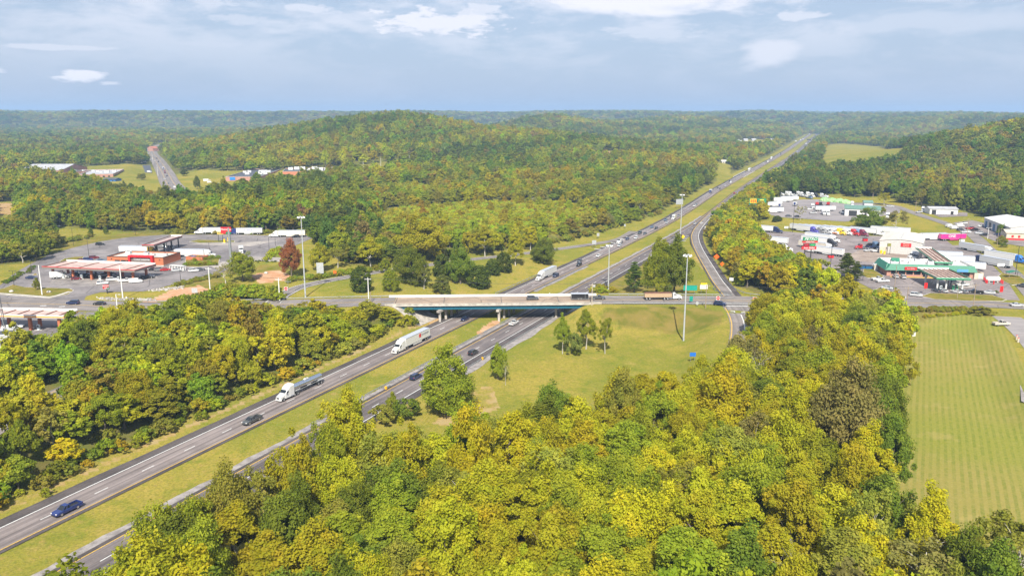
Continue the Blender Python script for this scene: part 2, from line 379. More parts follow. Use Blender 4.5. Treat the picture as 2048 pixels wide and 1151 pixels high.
EDGE_FAR = GP([(-260, 478), (-80, 440), (0, 446), (60, 452), (90, 462), (130, 452), (180, 458), (250, 464), (330, 466), (420, 466), (520, 467), (618, 466), (640, 492), (660, 508), (700, 530), (760, 528), (850, 518), (950, 505), (1050, 496), (1130, 478), (1230, 454), (1290, 436), (1335, 418), (1385, 396), (1420, 378), (1450, 362), (1505, 372), (1545, 395), (1600, 391), (1690, 388), (1700, 395), (1780, 392), (1800, 405), (1850, 416), (1900, 416), (1945, 428), (1985, 440), (2048, 444), (2120, 450), (2300, 470)])
_ea = np.array([math.atan2(p[0], p[1]) for p in EDGE_FAR]); _er = np.array([math.hypot(p[0], p[1]) for p in EDGE_FAR])
_o = np.argsort(_ea); _ea, _er = _ea[_o], _er[_o]
CLEAR = [GP(q) for q in (
    [(34, 354), (60, 340), (150, 334), (262, 328), (292, 328), (330, 352), (362, 402), (330, 410), (262, 408), (205, 384), (130, 366)],
    [(340, 352), (372, 344), (450, 342), (520, 342), (600, 339), (690, 334), (705, 345), (640, 366), (545, 378), (480, 392), (400, 402), (366, 402)],
    [(1632, 340), (1650, 292), (1690, 287), (1760, 293), (1818, 300), (1800, 324), (1700, 342)],
    [(1430, 352), (1428, 330), (1445, 318), (1462, 322), (1462, 345), (1448, 372)],
    [(1465, 290), (1480, 280), (1550, 278), (1550, 292), (1500, 298)],
    [(1170, 312), (1185, 302), (1255, 303), (1255, 314)],
    [(735, 442), (800, 416), (950, 405), (1110, 404), (1195, 418), (1190, 446), (1120, 470), (980, 482), (860, 480), (775, 468)],
    [(770, 372), (830, 366), (880, 378), (880, 396), (800, 396)],
    [(-20, 432), (-20, 404), (36, 404), (44, 420), (40, 456), (-20, 456)],
    [(690, 352), (715, 330), (790, 322), (806, 334), (770, 350)])]
BRUSH = [CLEAR[6], CLEAR[7]]

# ------------------------------------------------------------------ the ground sheet
def make_ground():
    inner = np.linspace(-38, 38, 600); ang = np.radians(np.concatenate([np.linspace(-100, -38.4, 70), inner, np.linspace(38.4, 100, 70)]))
    rad = np.geomspace(45, 9900, 630)
    A, RR = np.meshgrid(ang, rad); X = (RR * np.sin(A)).ravel(); Y = (RR * np.cos(A)).ravel()
    Z = np.empty(X.shape)
    for i in range(0, len(X), 60000): Z[i:i + 60000] = ground(X[i:i + 60000], Y[i:i + 60000])
    na, nr = len(ang), len(rad); i = np.arange(nr - 1)[:, None] * na + np.arange(na - 1)[None, :]
    Q = np.stack([i, i + 1, i + na + 1, i + na], -1).reshape(-1, 4)[:, ::-1]
    # ground cover: red soil, mown hay field, leaf litter under the woods, rough weeds
    r = np.hypot(X, Y); a = np.arctan2(X, Y); s, d = axsd(X, Y)
    wood = in_poly(X, Y, WOOD_A) | in_poly(X, Y, WOOD_B) | in_poly(X, Y, WOOD_C) | in_poly(X, Y, WOOD_E)
    fr = (r > np.interp(a, _ea, _er)) & (np.abs(d) > 30)
    for c in CLEAR: fr &= ~in_poly(X, Y, c)
    wood |= fr
    red = np.zeros(len(X)); red[(d < -21.8) & (d > -24.4) & (s > 90) & (s < 255)] = .5
    for c, v in (([(345, 600), (250, 612), (300, 600), (345, 578), (400, 570), (416, 578), (418, 600), (400, 612)], 1), ([(500, 552), (520, 544), (560, 540), (582, 552), (575, 562), (520, 566)], 1),
                 ([(1170, 313), (1185, 303), (1255, 304), (1255, 313)], 1), ([(1386, 512), (1392, 498), (1402, 520), (1412, 540), (1405, 540)], .5), ([(675, 520), (690, 505), (715, 508), (710, 516)], .8),
                 ([(-20, 430), (-20, 406), (34, 406), (40, 430)], .7), ([(860, 850), (930, 780), (985, 770), (1000, 815), (930, 850)], .5), ([(895, 645), (880, 628), (800, 618), (815, 640), (860, 655)], .7), ([(950, 665), (985, 640), (1000, 640), (1000, 660), (965, 672)], .9)):
        red[in_poly(X, Y, GP(c))] = v
    fld = in_poly(X, Y, FIELD).astype(float)
    rough = np.zeros(len(X)); rough[in_poly(X, Y, CLEAR[9])] = .7; young = in_poly(X, Y, BRUSH[0]) | in_poly(X, Y, BRUSH[1])
    for c in ([(1815, 640), (1818, 614), (1880, 616), (1975, 618), (1985, 634), (1900, 628), (1850, 640)], [(1200, 640), (1215, 614), (1300, 612), (1400, 614), (1450, 625), (1440, 650), (1300, 660)],
              [(100, 500), (150, 478), (330, 458), (400, 458), (330, 470), (200, 485), (120, 505)], [(360, 575), (400, 560), (440, 550), (450, 570), (400, 580)], [(500, 545), (520, 530), (580, 530), (585, 545)], [(1290, 500), (1330, 500), (1390, 585), (1200, 585), (1210, 560)]):
        rough[in_poly(X, Y, GP(c))] = 1
    me = np_mesh('ground', np.stack([X, Y, Z], 1), Q, [], smooth=True)
    at_ = me.color_attributes.new('cover', 'FLOAT_COLOR', 'POINT')
    at_.data.foreach_set('color', np.stack([red, fld, wood.astype(float), rough], 1).astype(np.float32).ravel())
    return me
m, k, out = newmat('ground_cover')
tc = k.n('ShaderNodeTexCoord').outputs['Object']
cov = k.n('ShaderNodeAttribute', attribute_name='cover'); sp = k.n('ShaderNodeSeparateColor', {0: cov.outputs['Color']}); al = cov.outputs['Alpha']
n1 = k.noise(tc, .02, 5, .6, .6); n2 = k.noise(tc, .16, 4, .6); n3 = k.noise(tc, 1.7, 4, .65)
g = k.mix(k.ramp(n1, .34, .66), (.17, .175, .026, 1), (.28, .225, .045, 1))
g = k.mix(k.ramp(n2, .5, .72, 0, .75), g, (.12, .155, .018, 1))
g = k.mix(k.ramp(n2, .28, .45, .55, 0), g, (.33, .24, .075, 1))
n4 = k.noise(tc, .55, 5, .7, .8)
g = k.mix(k.ramp(n3, .38, .68, .0, .55), g, (.085, .10, .018, 1))
g = k.mix(k.ramp(n4, .54, .68, 0, .5), g, (.30, .20, .075, 1))
g = k.mix(k.ramp(n4, .44, .30, 0, .45), g, (.13, .17, .02, 1))
# hay field: rows left by the mower
wv = k.n('ShaderNodeTexWave', {'Scale': .21, 'Distortion': 4.0, 'Detail': 2.0, 'Detail Scale': .05, 'Detail Roughness': .65}, wave_type='BANDS', bands_direction='X'); k.set(wv.inputs['Vector'], k.n('ShaderNodeMapping', {'Vector': tc, 'Rotation': (0, 0, R(27)), 'Scale': (1, 1, 1)}).outputs[0])
f = k.mix(k.ramp(n1, .35, .65), (.185, .19, .035, 1), (.225, .195, .055, 1))
f = k.mix(k.math('MULTIPLY', k.ramp(wv.outputs[1], .35, .75), k.ramp(k.math('ADD', n2, k.math('MULTIPLY', k.math('SUBTRACT', n4, .5), .8)), .3, .65, .12, .62)), f, (.095, .135, .018, 1))
f = k.mix(k.ramp(n2, .52, .75, 0, .55), f, (.30, .24, .09, 1))
f = k.mix(k.ramp(n3, .4, .7, 0, .3), f, (.31, .26, .085, 1))
g = k.mix(sp.outputs[1], g, f)
rg = k.mix(k.ramp(n2, .35, .65), (.20, .15, .045, 1), (.11, .115, .02, 1))
g = k.mix(k.math('MULTIPLY', al, .8), g, rg)
so_ = k.mix(k.ramp(n2, .3, .7), (.37, .19, .10, 1), (.44, .30, .20, 1))
g = k.mix(k.math('MULTIPLY', sp.outputs[0], k.ramp(k.math('ADD', n2, k.math('MULTIPLY', sp.outputs[0], .35)), .55, .75)), g, so_)
wf = k.mix(k.ramp(n2, .35, .65), (.095, .115, .022, 1), (.14, .12, .04, 1))
g = k.mix(sp.outputs[2], g, wf)
bp = k.n('ShaderNodeBump', {'Strength': .55, 'Distance': .35, 'Height': k.math('ADD', n3, k.math('MULTIPLY', k.noise(tc, .6, 3), 1.4))})
b = k.n('ShaderNodeBsdfDiffuse', {'Color': g, 'Roughness': .5}); k.set(b.inputs['Normal'], bp)
k.set(out.inputs[0], b.outputs[0])
GROUND = m
gm = make_ground(); gm.materials.append(GROUND)
tag(link('ground', gm), 'grass, soil and leaf litter of the whole valley', None, None, 'structure')

# ------------------------------------------------------------------ road sheets
def smooth_line(pts, step=4.0):
    p = np.array(pts); out = []
    for i in range(len(p) - 1):
        p0 = p[max(i - 1, 0)]; p1 = p[i]; p2 = p[i + 1]; p3 = p[min(i + 2, len(p) - 1)]
        n = max(2, int(np.linalg.norm(p2 - p1) / step))
        for t in np.arange(n) / n:
            out.append(.5 * ((2 * p1) + (-p0 + p2) * t + (2 * p0 - 5 * p1 + 4 * p2 - p3) * t * t + (-p0 + 3 * p1 - 3 * p2 + p3) * t ** 3))
    out.append(p[-1]); return np.array(out)
def offset_line(L, d):
    T = np.gradient(L[:, :2], axis=0); T /= np.linalg.norm(T, axis=1)[:, None] + 1e-9
    Nn = np.stack([T[:, 1], -T[:, 0]], 1); o = L.copy(); o[:, :2] += Nn * np.asarray(d).reshape(-1, 1) if np.ndim(d) else Nn * d
    return o
def ribbon(name, A, B, mat_, parent=None, u=(0, 1), dz=0.0):
    n = len(A); V = np.concatenate([A, B]); V[:, 2] += dz; i = np.arange(n - 1)
    Q = np.stack([i, i + n, i + n + 1, i + 1], 1)
    me = np_mesh(name, V, Q, [mat_]); L = np.concatenate([[0], np.cumsum(np.linalg.norm(np.diff(A[:, :2], axis=0), axis=1))])
    uv = me.uv_layers.new(name='UVMap'); uu = np.concatenate([np.full(n, u[0]), np.full(n, u[1])]); vv = np.concatenate([L, L])
    uv.data.foreach_set('uv', np.stack([uu[Q.ravel()], vv[Q.ravel()]], 1).astype(np.float32).ravel())
    return me
def axline(d, s0, s1, z=0.0, step=8.0):
    ss = np.arange(s0, s1 + .1, step); o = axoff(ss) + d
    return np.stack([U[0] * ss + N[0] * o, U[1] * ss + N[1] * o, np.full(len(ss), z)], 1)
def struct(name, me, label): return tag(link(name, me), label, None, None, 'structure')
def wob(L, amp, f, seed):
    s = np.arange(len(L)); L = L.copy(); w = amp * (np.sin(s * f + seed) + .6 * np.sin(s * f * 2.7 + seed * 2))
    L[:, 0] += w * N[0]; L[:, 1] += w * N[1]; return L
S0, S1 = 20, 3650
for sgn, an, nm in ((-1, ASPH_L, 'carriageway toward the camera'), (1, ASPH_R, 'carriageway away from the camera')):
    lo = sgn * 16.2; hi_ = sgn * 8.0; so2 = sgn * 19.3; si = sgn * 6.8
    a, b = sorted((lo, hi_)); struct('motorway_lanes', ribbon('motorway_lanes', axline(a, S0, S1, .0), axline(b, S0, S1, .0), an, u=(a, b)), 'two asphalt lanes of the motorway, ' + nm)
    a, b = sorted((lo, so2)); struct('motorway_shoulder', ribbon('motorway_shoulder', *[wob(axline(q, S0, S1, -.004, 4), .16 if q == so2 else 0, .37, 3) for q in (a, b)], ASPH_S, u=(a, b)), 'dark outer shoulder, ' + nm)
    a, b = sorted((hi_, si)); struct('motorway_shoulder', ribbon('motorway_shoulder', axline(a, S0, S1, -.004), axline(b, S0, S1, -.004), ASPH_S, u=(a, b)), 'narrow inner shoulder, ' + nm)
def gravel_strip(L0, L1, label):
    struct('gravel_verge', ribbon('gravel_verge', L0, L1, GRAVEL), label)
gravel_strip(wob(axline(4.9, 40, 640, -.03, 3), .3, .9, 1), axline(6.8, 40, 640, -.03, 3), 'pale gravel verge beside the median')
gravel_strip(axline(19.3, 208, 300, -.03, 3), wob(axline(22.6, 208, 300, -.03, 3), .5, .35, 2), 'pale gravel bank behind the guardrail by the bridge')
gravel_strip(wob(axline(-5.0, 330, 400, -.03, 3), .3, .5, 3), axline(-6.8, 330, 400, -.03, 3), 'pale gravel under the median guardrail past the bridge')
# markings
def line_mark(V, Fq, L, w):
    A = offset_line(L, -w / 2); B = offset_line(L, w / 2); b = len(V); n = len(L)
    V += [tuple(p) for p in A] + [tuple(p) for p in B]
    Fq += [(b + i, b + n + i, b + n + i + 1, b + i + 1) for i in range(n - 1)]
def dash_mark(V, Fq, d, s0, s1, w=.2, ln=3.3, per=12.2, z=.012):
    s = s0
    while s < s1:
        b = len(V); V += [axp(s, d - w / 2, z), axp(s, d + w / 2, z), axp(s + ln, d + w / 2, z), axp(s + ln, d - w / 2, z)]
        Fq.append((b, b + 1, b + 2, b + 3)); s += per
def pyd(name, V, Fq, m_):
    me = bpy.data.meshes.new(name); me.from_pydata(V, [], Fq); me.update(); me.materials.append(m_); return me
V, Q = [], []
line_mark(V, Q, axline(-16.1, S0, S1, .012), .28); line_mark(V, Q, axline(16.1, S0, 510, .012), .28); line_mark(V, Q, axline(16.1, 700, S1, .012), .28)
dash_mark(V, Q, -12.0, 60, 2200, .22); dash_mark(V, Q, 12.1, 66, 2200, .22)
V2, Q2 = [], []
line_mark(V2, Q2, axline(-8.1, S0, S1, .012), .22); line_mark(V2, Q2, axline(8.1, S0, S1, .012), .22)
# ramps
def road(name, pts, wl, wr, m_, label, dz=.0, step=4, sh=None):
    L = smooth_line(pts, step)
    me = ribbon(name, offset_line(L, -wl), offset_line(L, wr), m_, u=(-wl, wr), dz=dz); struct(name, me, label); return L
LNE = road('slip_road', RAMP_NE, 2.5, 2.3, ASPH_X, 'curving slip road climbing to the crossroad')
struct('slip_road_shoulder', ribbon('slip_road_shoulder', offset_line(LNE, -5.0), offset_line(LNE, -2.5), ASPH_S, dz=-.004), 'dark shoulder of the curving slip road')
struct('slip_road_shoulder', ribbon('slip_road_shoulder', offset_line(LNE, 2.3), offset_line(LNE, 3.2), ASPH_S, dz=-.004), 'narrow inner shoulder of the curving slip road')
line_mark(V2, Q2, offset_line(LNE[18:-1], 2.15) + [0, 0, .012], .3); line_mark(V, Q, offset_line(LNE[:-3], -2.3) + [0, 0, .012], .28)
LNW = road('slip_road', RAMP_NW, 3.3, 3.3, ASPH_X, 'long slip road sweeping left behind the cedars')
line_mark(V, Q, offset_line(LNW[18:], -2.9) + [0, 0, .012], .26); line_mark(V, Q, offset_line(LNW[18:], 2.9) + [0, 0, .012], .26)
LSE = road('slip_road', RAMP_SE, 5.4, 5.0, ASPH_X, 'slip road meeting the crossroad beside the yellow trees')
LSW = road('slip_road', RAMP_SW, 4.2, 4.2, ASPH_X, 'slip road glimpsed between the trees at the left edge')
line_mark(V, Q, offset_line(LSW, -2.0) + [0, 0, .012], .26); line_mark(V2, Q2, offset_line(LSW, 2.6) + [0, 0, .012], .26)
line_mark(V2, Q2, offset_line(LSE[2:], 4.4) + [0, 0, .012], .3)
line_mark(V, Q, LSE[4:16] + [0, 0, .012], .35)
LXW = smooth_line(XW, 4); LXE = smooth_line(XE, 4); LDK = smooth_line([DECK0, DECK1], 4)
def xw(L): return np.interp(np.linalg.norm(L[:, :2] - np.array(DECK0[:2]), axis=1), [0, 60, 190, 230], [7.1, 7.6, 8.6, 9.4])
struct('crossroad', ribbon('crossroad', offset_line(LXW, -xw(LXW)), offset_line(LXW, xw(LXW)), ASPH_X, dz=.0, u=(-8, 8)), 'grey crossroad left of the bridge')
def xe(L): return np.interp(np.linalg.norm(L[:, :2] - np.array(DECK1[:2]), axis=1), [0, 60, 110, 150, 170], [7.2, 7.8, 8.5, 6.2, 5.2])
struct('crossroad', ribbon('crossroad', offset_line(LXE, -xe(LXE)), offset_line(LXE, xe(LXE)), ASPH_X, dz=.0, u=(-8, 8)), 'grey crossroad right of the bridge')
struct('side_road', ribbon('side_road', *[offset_line(smooth_line(SIDE_S, 4), o) for o in (-4.2, 5.5)], pavement('pale_worn_road', (.33, .30, .29), (.24, .22, .215), .3, crack=.09), dz=-.02), 'pale worn side road at the right edge')
struct('service_road', ribbon('service_road', *[offset_line(smooth_line(SERVICE, 5), o) for o in (-3.8, 3.8)], ASPH_X, dz=.01), 'narrow service road behind the truck stop')
LT = smooth_line(TOWN, 8)
struct('town_road', ribbon('town_road', offset_line(LT, -10.5), offset_line(LT, 10.5), ASPH_X, dz=.0, u=(-10, 10)), 'wide straight road leading into the far woods')
for o in (-3.5, 3.5): line_mark(V2, Q2, offset_line(LT, o) + [0, 0, .02], .3)
for L, s_ in ((LXW, 1), (LXE, 1), (LDK, 1)):
    if L is not LDK: line_mark(V2, Q2, offset_line(L, -.2) + [0, 0, .012], .14); line_mark(V2, Q2, offset_line(L, .2) + [0, 0, .012], .14)
line_mark(V, Q, offset_line(LXE[:13], 5.4) + [0, 0, .012], .2); line_mark(V, Q, offset_line(LXE[:13], -5.4) + [0, 0, .012], .2)
# gore chevrons where the slip roads leave
for k_ in range(7):
    s = 452 + k_ * 9.0; w = 1.0 + k_ * .35
    b = len(V); V += [axp(s, -16.6, .012), axp(s + 1.2, -16.6, .012), axp(s + 1.2 + 2, -16.6 - 5 + k_ * .5, .012), axp(s + 2, -16.6 - 5 + k_ * .5, .012)]; Q.append((b, b + 1, b + 2, b + 3))
for k_ in range(4):
    s = 505 + k_ * 7.0
    b = len(V); V += [axp(s, 16.6, .012), axp(s + 1.2, 16.6, .012), axp(s + 2.5, 21.2 - k_ * .9, .012), axp(s + 1.3, 21.2 - k_ * .9, .012)]; Q.append((b, b + 1, b + 2, b + 3))
# stop line and arrows at the junction
def flat_mark(pts_px, z): 
    b = len(V)
    for a, c in pts_px: V.append(at(a, c, z))
    Q.append(tuple(range(b, b + len(pts_px))))
for q in ([(1450, 611.2), (1496, 611.2), (1496, 612.2), (1450, 612.2)], [(1461, 622), (1469, 621.5), (1471, 623.5), (1469, 624.5), (1467, 622.8), (1461, 623.2)], [(1482, 624), (1490, 623.5), (1490, 624.8), (1482, 625.3)],
          [(118, 612.6), (130, 611.6), (130, 612.6), (118, 613.4)], [(80, 611), (93, 610.2), (93, 611.2), (80, 611.8)]): flat_mark(q, 6.52)
struct('lane_markings', pyd('lane_markings', V, Q, ROADWHITE), 'white lane lines and dashes on the roads')
struct('lane_markings', pyd('lane_markings', V2, Q2, ROADYEL), 'yellow edge lines on the roads')
# yards and islands
def sheet(name, poly, m_, label, dz=0.0, kerb=None):
    mb = MB()
    pts = [(p[0], p[1]) for p in poly]; z = poly[0][2] + dz
    if kerb:
        mb.prism(pts, z - .2, z + .13, kerb, kerb)
        c = np.mean(pts, axis=0); ins = [tuple(c + (np.array(p) - c) * (1 - .35 / max(1., np.linalg.norm(np.array(p) - c)))) for p in pts]
        mb.add([(p[0], p[1], z + .15) for p in (ins if sum(ins[i][0] * ins[(i + 1) % len(ins)][1] - ins[(i + 1) % len(ins)][0] * ins[i][1] for i in range(len(ins))) > 0 else ins[::-1])], [tuple(range(len(ins)))], m_)
    else:
        if sum(pts[i][0] * pts[(i + 1) % len(pts)][1] - pts[(i + 1) % len(pts)][0] * pts[i][1] for i in range(len(pts))) < 0: pts = pts[::-1]
        mb.add([(p[0], p[1], z) for p in pts], [tuple(range(len(pts)))], m_)
    return struct(name, mb.mesh(name), label)
sheet('fuel_station_yard', LOT_T, ASPH_LOT, 'asphalt yard around the brick fuel station', -.03)
sheet('fuel_station_yard', LOT_S, ASPH_LOT, 'asphalt yard under the orange striped canopy', -.034)
sheet('truck_stop_yard', LOT_P, ASPH_LOT2, 'worn asphalt yard of the truck stop', -.034)
sheet('truck_yard', LOT_Y, pavement('pale_yard', (.30, .27, .265), (.21, .19, .19), scale=.5, uv=False), 'pale yard full of parked trailers', -.03)
sheet('car_yard', LOT_R, ASPH_LOT2, 'car yard before the white roofed shed', -.03)
sheet('car_yard', LOT_G, ASPH_LOT2, 'small yard before the far white shed', -.03)
GRASS_I = GROUND
for pts, lb in (([(8, 576), (25, 569), (47, 574), (67, 575), (88, 575), (100, 575.5), (141, 577), (148, 581), (138, 588), (100, 596), (63, 593.5), (-40, 586)], 'grass island with kerb at the station entrance'),
                ([(112, 528), (128, 517), (150, 513.5), (168, 513), (164, 519), (150, 523)], 'grass island left of the brick station'), ([(378, 483), (395, 479.5), (470, 481.5), (470, 484), (400, 486)], 'grass strip between the truck lanes'),
                ([(370, 520), (378, 512.5), (440, 514), (438, 526), (425, 531), (395, 534), (372, 533)], 'planted island right of the brick station'),
                ([(64, 549), (72, 546.5), (76, 549.5), (68, 551)], 'small kerbed island left of the pumps')):
    sheet('grass_island', P(pts, ZP), GRASS_I, lb, -.02, CONC)
for pts, lb in (([(420, 531), (445, 523), (462, 524), (450, 533), (430, 537)], 'concrete apron beside the tall sign pole'), ([(500, 519.5), (504, 513), (562, 514.5), (560, 523), (500, 521)], 'pale concrete pad by the red tree'),
                ([(378, 486.6), (400, 486.8), (470, 485), (560, 480), (500, 492), (400, 489)], 'concrete strip beside the scales')):
    sheet('concrete_pad', P(pts, ZP), CONC_SLAB, lb, -.018)
sheet('concrete_pad', P([(98, 566), (125, 545), (150, 541), (305, 545), (318, 556), (250, 568), (170, 572), (118, 572)], ZP), pavement('pump_slab', (.33, .30, .28), (.15, .135, .13), scale=1.6, uv=False), 'stained concrete under the pump canopy', -.018)
sheet('concrete_pad', P([(1850, 570), (1870, 556), (1945, 560), (1950, 574), (1900, 577)], ZP), CONC_SLAB, 'concrete under the front pump canopy', -.02)
sheet('concrete_pad', P([(1690, 512), (1720, 500), (1800, 506), (1890, 524), (1880, 533), (1790, 528), (1720, 522)], ZP), pavement('rusty_slab', (.36, .29, .24), (.22, .17, .14), scale=1.2, uv=False), 'brown stained concrete before the truck canopy', -.02)
for pts, lb in (([(1842, 592), (1856, 587), (1860, 586), (1985, 590), (2014, 599), (2006, 602), (1940, 602), (1868, 598.5)], 'grass strip between the pumps and the road'), ([(1740, 585), (1762, 573), (1778, 581), (1812, 593), (1812, 597.5), (1770, 597)], 'grass corner by the truck stop entrance'),
                ([(1724, 551), (1728, 535), (1745, 538), (1768, 552), (1764, 556), (1735, 556)], 'grass plot beside the restaurant'), ([(1992, 556), (2003, 546), (2040, 552), (2060, 566), (2024, 570)], 'grass island at the service road')):
    sheet('grass_island', P(pts, ZP), GRASS_I, lb, -.02, CONC)
sheet('gravel_patch', [G(a, b) for a, b in [(2040, 770), (2060, 765), (2090, 800), (2070, 812), (2042, 805)]], GRAVEL, 'pale gravel patch at the field edge', .03)
struct('pavement', ribbon('pavement', *[offset_line(smooth_line(P([(-60, 583), (0, 587), (60, 591.5), (100, 594), (125, 588), (140, 583)], ZP), 3), o) for o in (-.9, .9)], CONC, dz=.16), 'concrete footpath round the grass island')
struct('pavement', ribbon('pavement', *[offset_line(smooth_line(P([(210, 603), (240, 605.5), (290, 607)], ZP), 3), o) for o in (-1.0, 1.0)], CONC, dz=.04), 'concrete footpath by the red soil')
mb = MB(); rr = random.Random(3)
for (x0, y0, x1, y1, n) in ((195, 597, 310, 600, 260), (300, 581, 365, 575, 200)):
    for i in range(n):
        t = rr.random(); p = G(x0 + (x1 - x0) * t + rr.gauss(0, 3), y0 + (y1 - y0) * t + rr.gauss(0, 1.2)); s = rr.uniform(.25, .8)
        mb.box((p[0], p[1], p[2] + s * .2), (s, s * rr.uniform(.6, 1), s * .7), CONC if i % 2 else GRAVEL, rr.random() * 3, .7)
tag(mb.build('loose_rock'), 'grey riprap stones heaped along the red soil', None, None, 'stuff')
# ------------------------------------------------------------------ trees
def unit_rand(rs, n):
    v = rs.normal(size=(n, 3)); return v / np.linalg.norm(v, axis=1)[:, None]
def crown(seed, H, RX, zc, RZ, ncl, nleaf, leaf, kind='round'):
    """leaf clumps through the crown volume: (vertices, quads, tint per vertex, clump centres)"""
    rs = np.random.RandomState(seed); ph = rs.uniform(0, 6.3, 8)
    C = []
    while len(C) < ncl:
        d = unit_rand(rs, 1)[0]
        if kind == 'pine':
            t = rs.uniform(0, 1) ** .8; lev = np.round(t * 9) / 9; z = zc - RZ + 2 * RZ * lev; rad = RX * (1.05 - lev) ** .75 * rs.uniform(.25, 1)
            a = rs.uniform(0, 6.3); C.append((rad * math.cos(a), rad * math.sin(a), z + rs.normal() * .15)); continue
        if kind == 'cedar':
            t = rs.uniform(0, 1); rad = RX * (1 - t ** 3) ** .55 * min(1, .55 + 2.2 * t) * rs.uniform(.72, 1); a = rs.uniform(0, 6.3)
            C.append((rad * math.cos(a), rad * math.sin(a), zc - RZ + 2 * RZ * t)); continue
        lob = 1 + .20 * math.sin(3 * math.atan2(d[1], d[0]) + ph[0] + 2 * d[2]) + .15 * math.sin(5 * d[2] + ph[1]) + .12 * math.sin(4 * d[0] - 3 * d[1] + ph[2])
        if d[2] < {'egg': -.72, 'dome': -.93}.get(kind, -.55): continue
        rr_ = rs.uniform(.35, 1) ** .45 * lob
        e = 1 - {'tall': .55, 'egg': .42}.get(kind, .22) * max(0, d[2]) ** 1.3
        q = (d[0] * RX * rr_ * e, d[1] * RX * rr_ * e, zc + d[2] * RZ * rr_)
        C.append(q)
    C = np.array(C)
    rc = RX * rs.uniform(.13, .29, ncl)
    if kind == 'pine': rc = RX * rs.uniform(.16, .27, ncl)
    if kind == 'cedar': rc = RX * rs.uniform(.2, .3, ncl)
    ctint = np.clip(rs.normal(.5, .24, ncl), 0, 1)
    idx = np.repeat(np.arange(ncl), nleaf); n = len(idx)
    off = unit_rand(rs, n) * (rs.uniform(0, 1, n) ** .4)[:, None]; off[:, 2] *= .55 if kind == 'pine' else 1.0
    p = C[idx] + off * rc[idx][:, None]
    rel = (p - np.array((0, 0, zc))) / np.array((RX, RX, RZ))
    nm = .6 * rel + .55 * off + .95 * unit_rand(rs, n) + np.array((0, 0, .22)); nm /= np.linalg.norm(nm, axis=1)[:, None]
    t1 = np.cross(nm, unit_rand(rs, n)); t1 /= np.linalg.norm(t1, axis=1)[:, None]; t2 = np.cross(nm, t1)
    s = leaf * rs.uniform(.55, 1.45, n)[:, None]
    asp = (.35 if kind == 'pine' else .68)
    V = np.stack([p - t1 * s, p - t2 * s * asp, p + t1 * s, p + t2 * s * asp], 1).reshape(-1, 3)
    Q = np.arange(n * 4).reshape(-1, 4)
    tint = np.clip(ctint[idx] + rs.normal(0, .12, n), 0, 1)
    return V, Q, np.repeat(tint, 4), C
def trunk_mesh(seed, H, C, rb, m_, zc, nlimb=9, bare=False):
    rs = random.Random(seed); mb = MB(); prev = Vector((0, 0, -.6)); pr = rb * 1.25; pts = []
    for i in range(1, 7):
        t = i / 6; q = Vector((rs.gauss(0, .12) * i, rs.gauss(0, .12) * i, H * .82 * t)); r = rb * (1 - .82 * t)
        mb.cyl(prev, q, pr, r, m_, 7, False); pts.append((q, r)); prev, pr = q, r
    CC = sorted(list(C), key=lambda c: rs.random())[:nlimb]
    for c in CC:
        a, r = min(pts, key=lambda w: abs(w[0].z - c[2] * .72)); e = Vector(c); mid = a.lerp(e, .5) + Vector((0, 0, .35 + .1 * rs.random()))
        mb.cyl(a, mid, r * .55, r * .35, m_, 5, False); mb.cyl(mid, e, r * .35, r * .1, m_, 5, False)
        if bare:
            for _ in range(5):
                o = e + Vector((rs.gauss(0, 1.2), rs.gauss(0, 1.2), abs(rs.gauss(.9, .8)))); mb.cyl(mid.lerp(e, rs.random()), o, r * .18, r * .05, m_, 4, False)
    return mb
def crown_mesh(name, arr, m_):
    V, Q, t, C = arr; me = np_mesh(name, V, Q, [m_])
    a = me.attributes.new('tint', 'FLOAT', 'POINT'); a.data.foreach_set('value', t.astype(np.float32)); return me
def join_tree(name, arr, tm, leafm):
    """crown and trunk as one mesh for the massed woods"""
    V, Q, t, C = arr; tm_v = np.array(tm.v); nb = len(V)
    tq = [f for f in tm.f if len(f) == 4]; Q2 = np.array(tq) + nb
    me = np_mesh(name, np.concatenate([V, tm_v]), np.concatenate([Q, Q2]), [leafm, tm.mats[0]], np.concatenate([np.zeros(len(Q)), np.ones(len(Q2))]))
    a = me.attributes.new('tint', 'FLOAT', 'POINT'); a.data.foreach_set('value', np.concatenate([t, np.full(len(tm_v), .5)]).astype(np.float32)); return me
LCOL = {'golden': (.47, .425, .022), 'yellow green': (.41, .395, .024), 'fresh green': (.285, .32, .026), 'mid green': (.185, .235, .028), 'dark green': (.125, .17, .03),
        'olive': (.31, .31, .045), 'brownish': (.28, .25, .07), 'orange': (.42, .30, .02), 'red': (.40, .19, .055), 'grey green': (.215, .24, .05), 'pine green': (.13, .175, .026), 'cedar green': (.115, .14, .022)}
LM = {c: leafmat('leaves_' + c.replace(' ', '_'), v) for c, v in LCOL.items()}
LINST = leafmat('leaves_of_the_woods', None, inst=True)
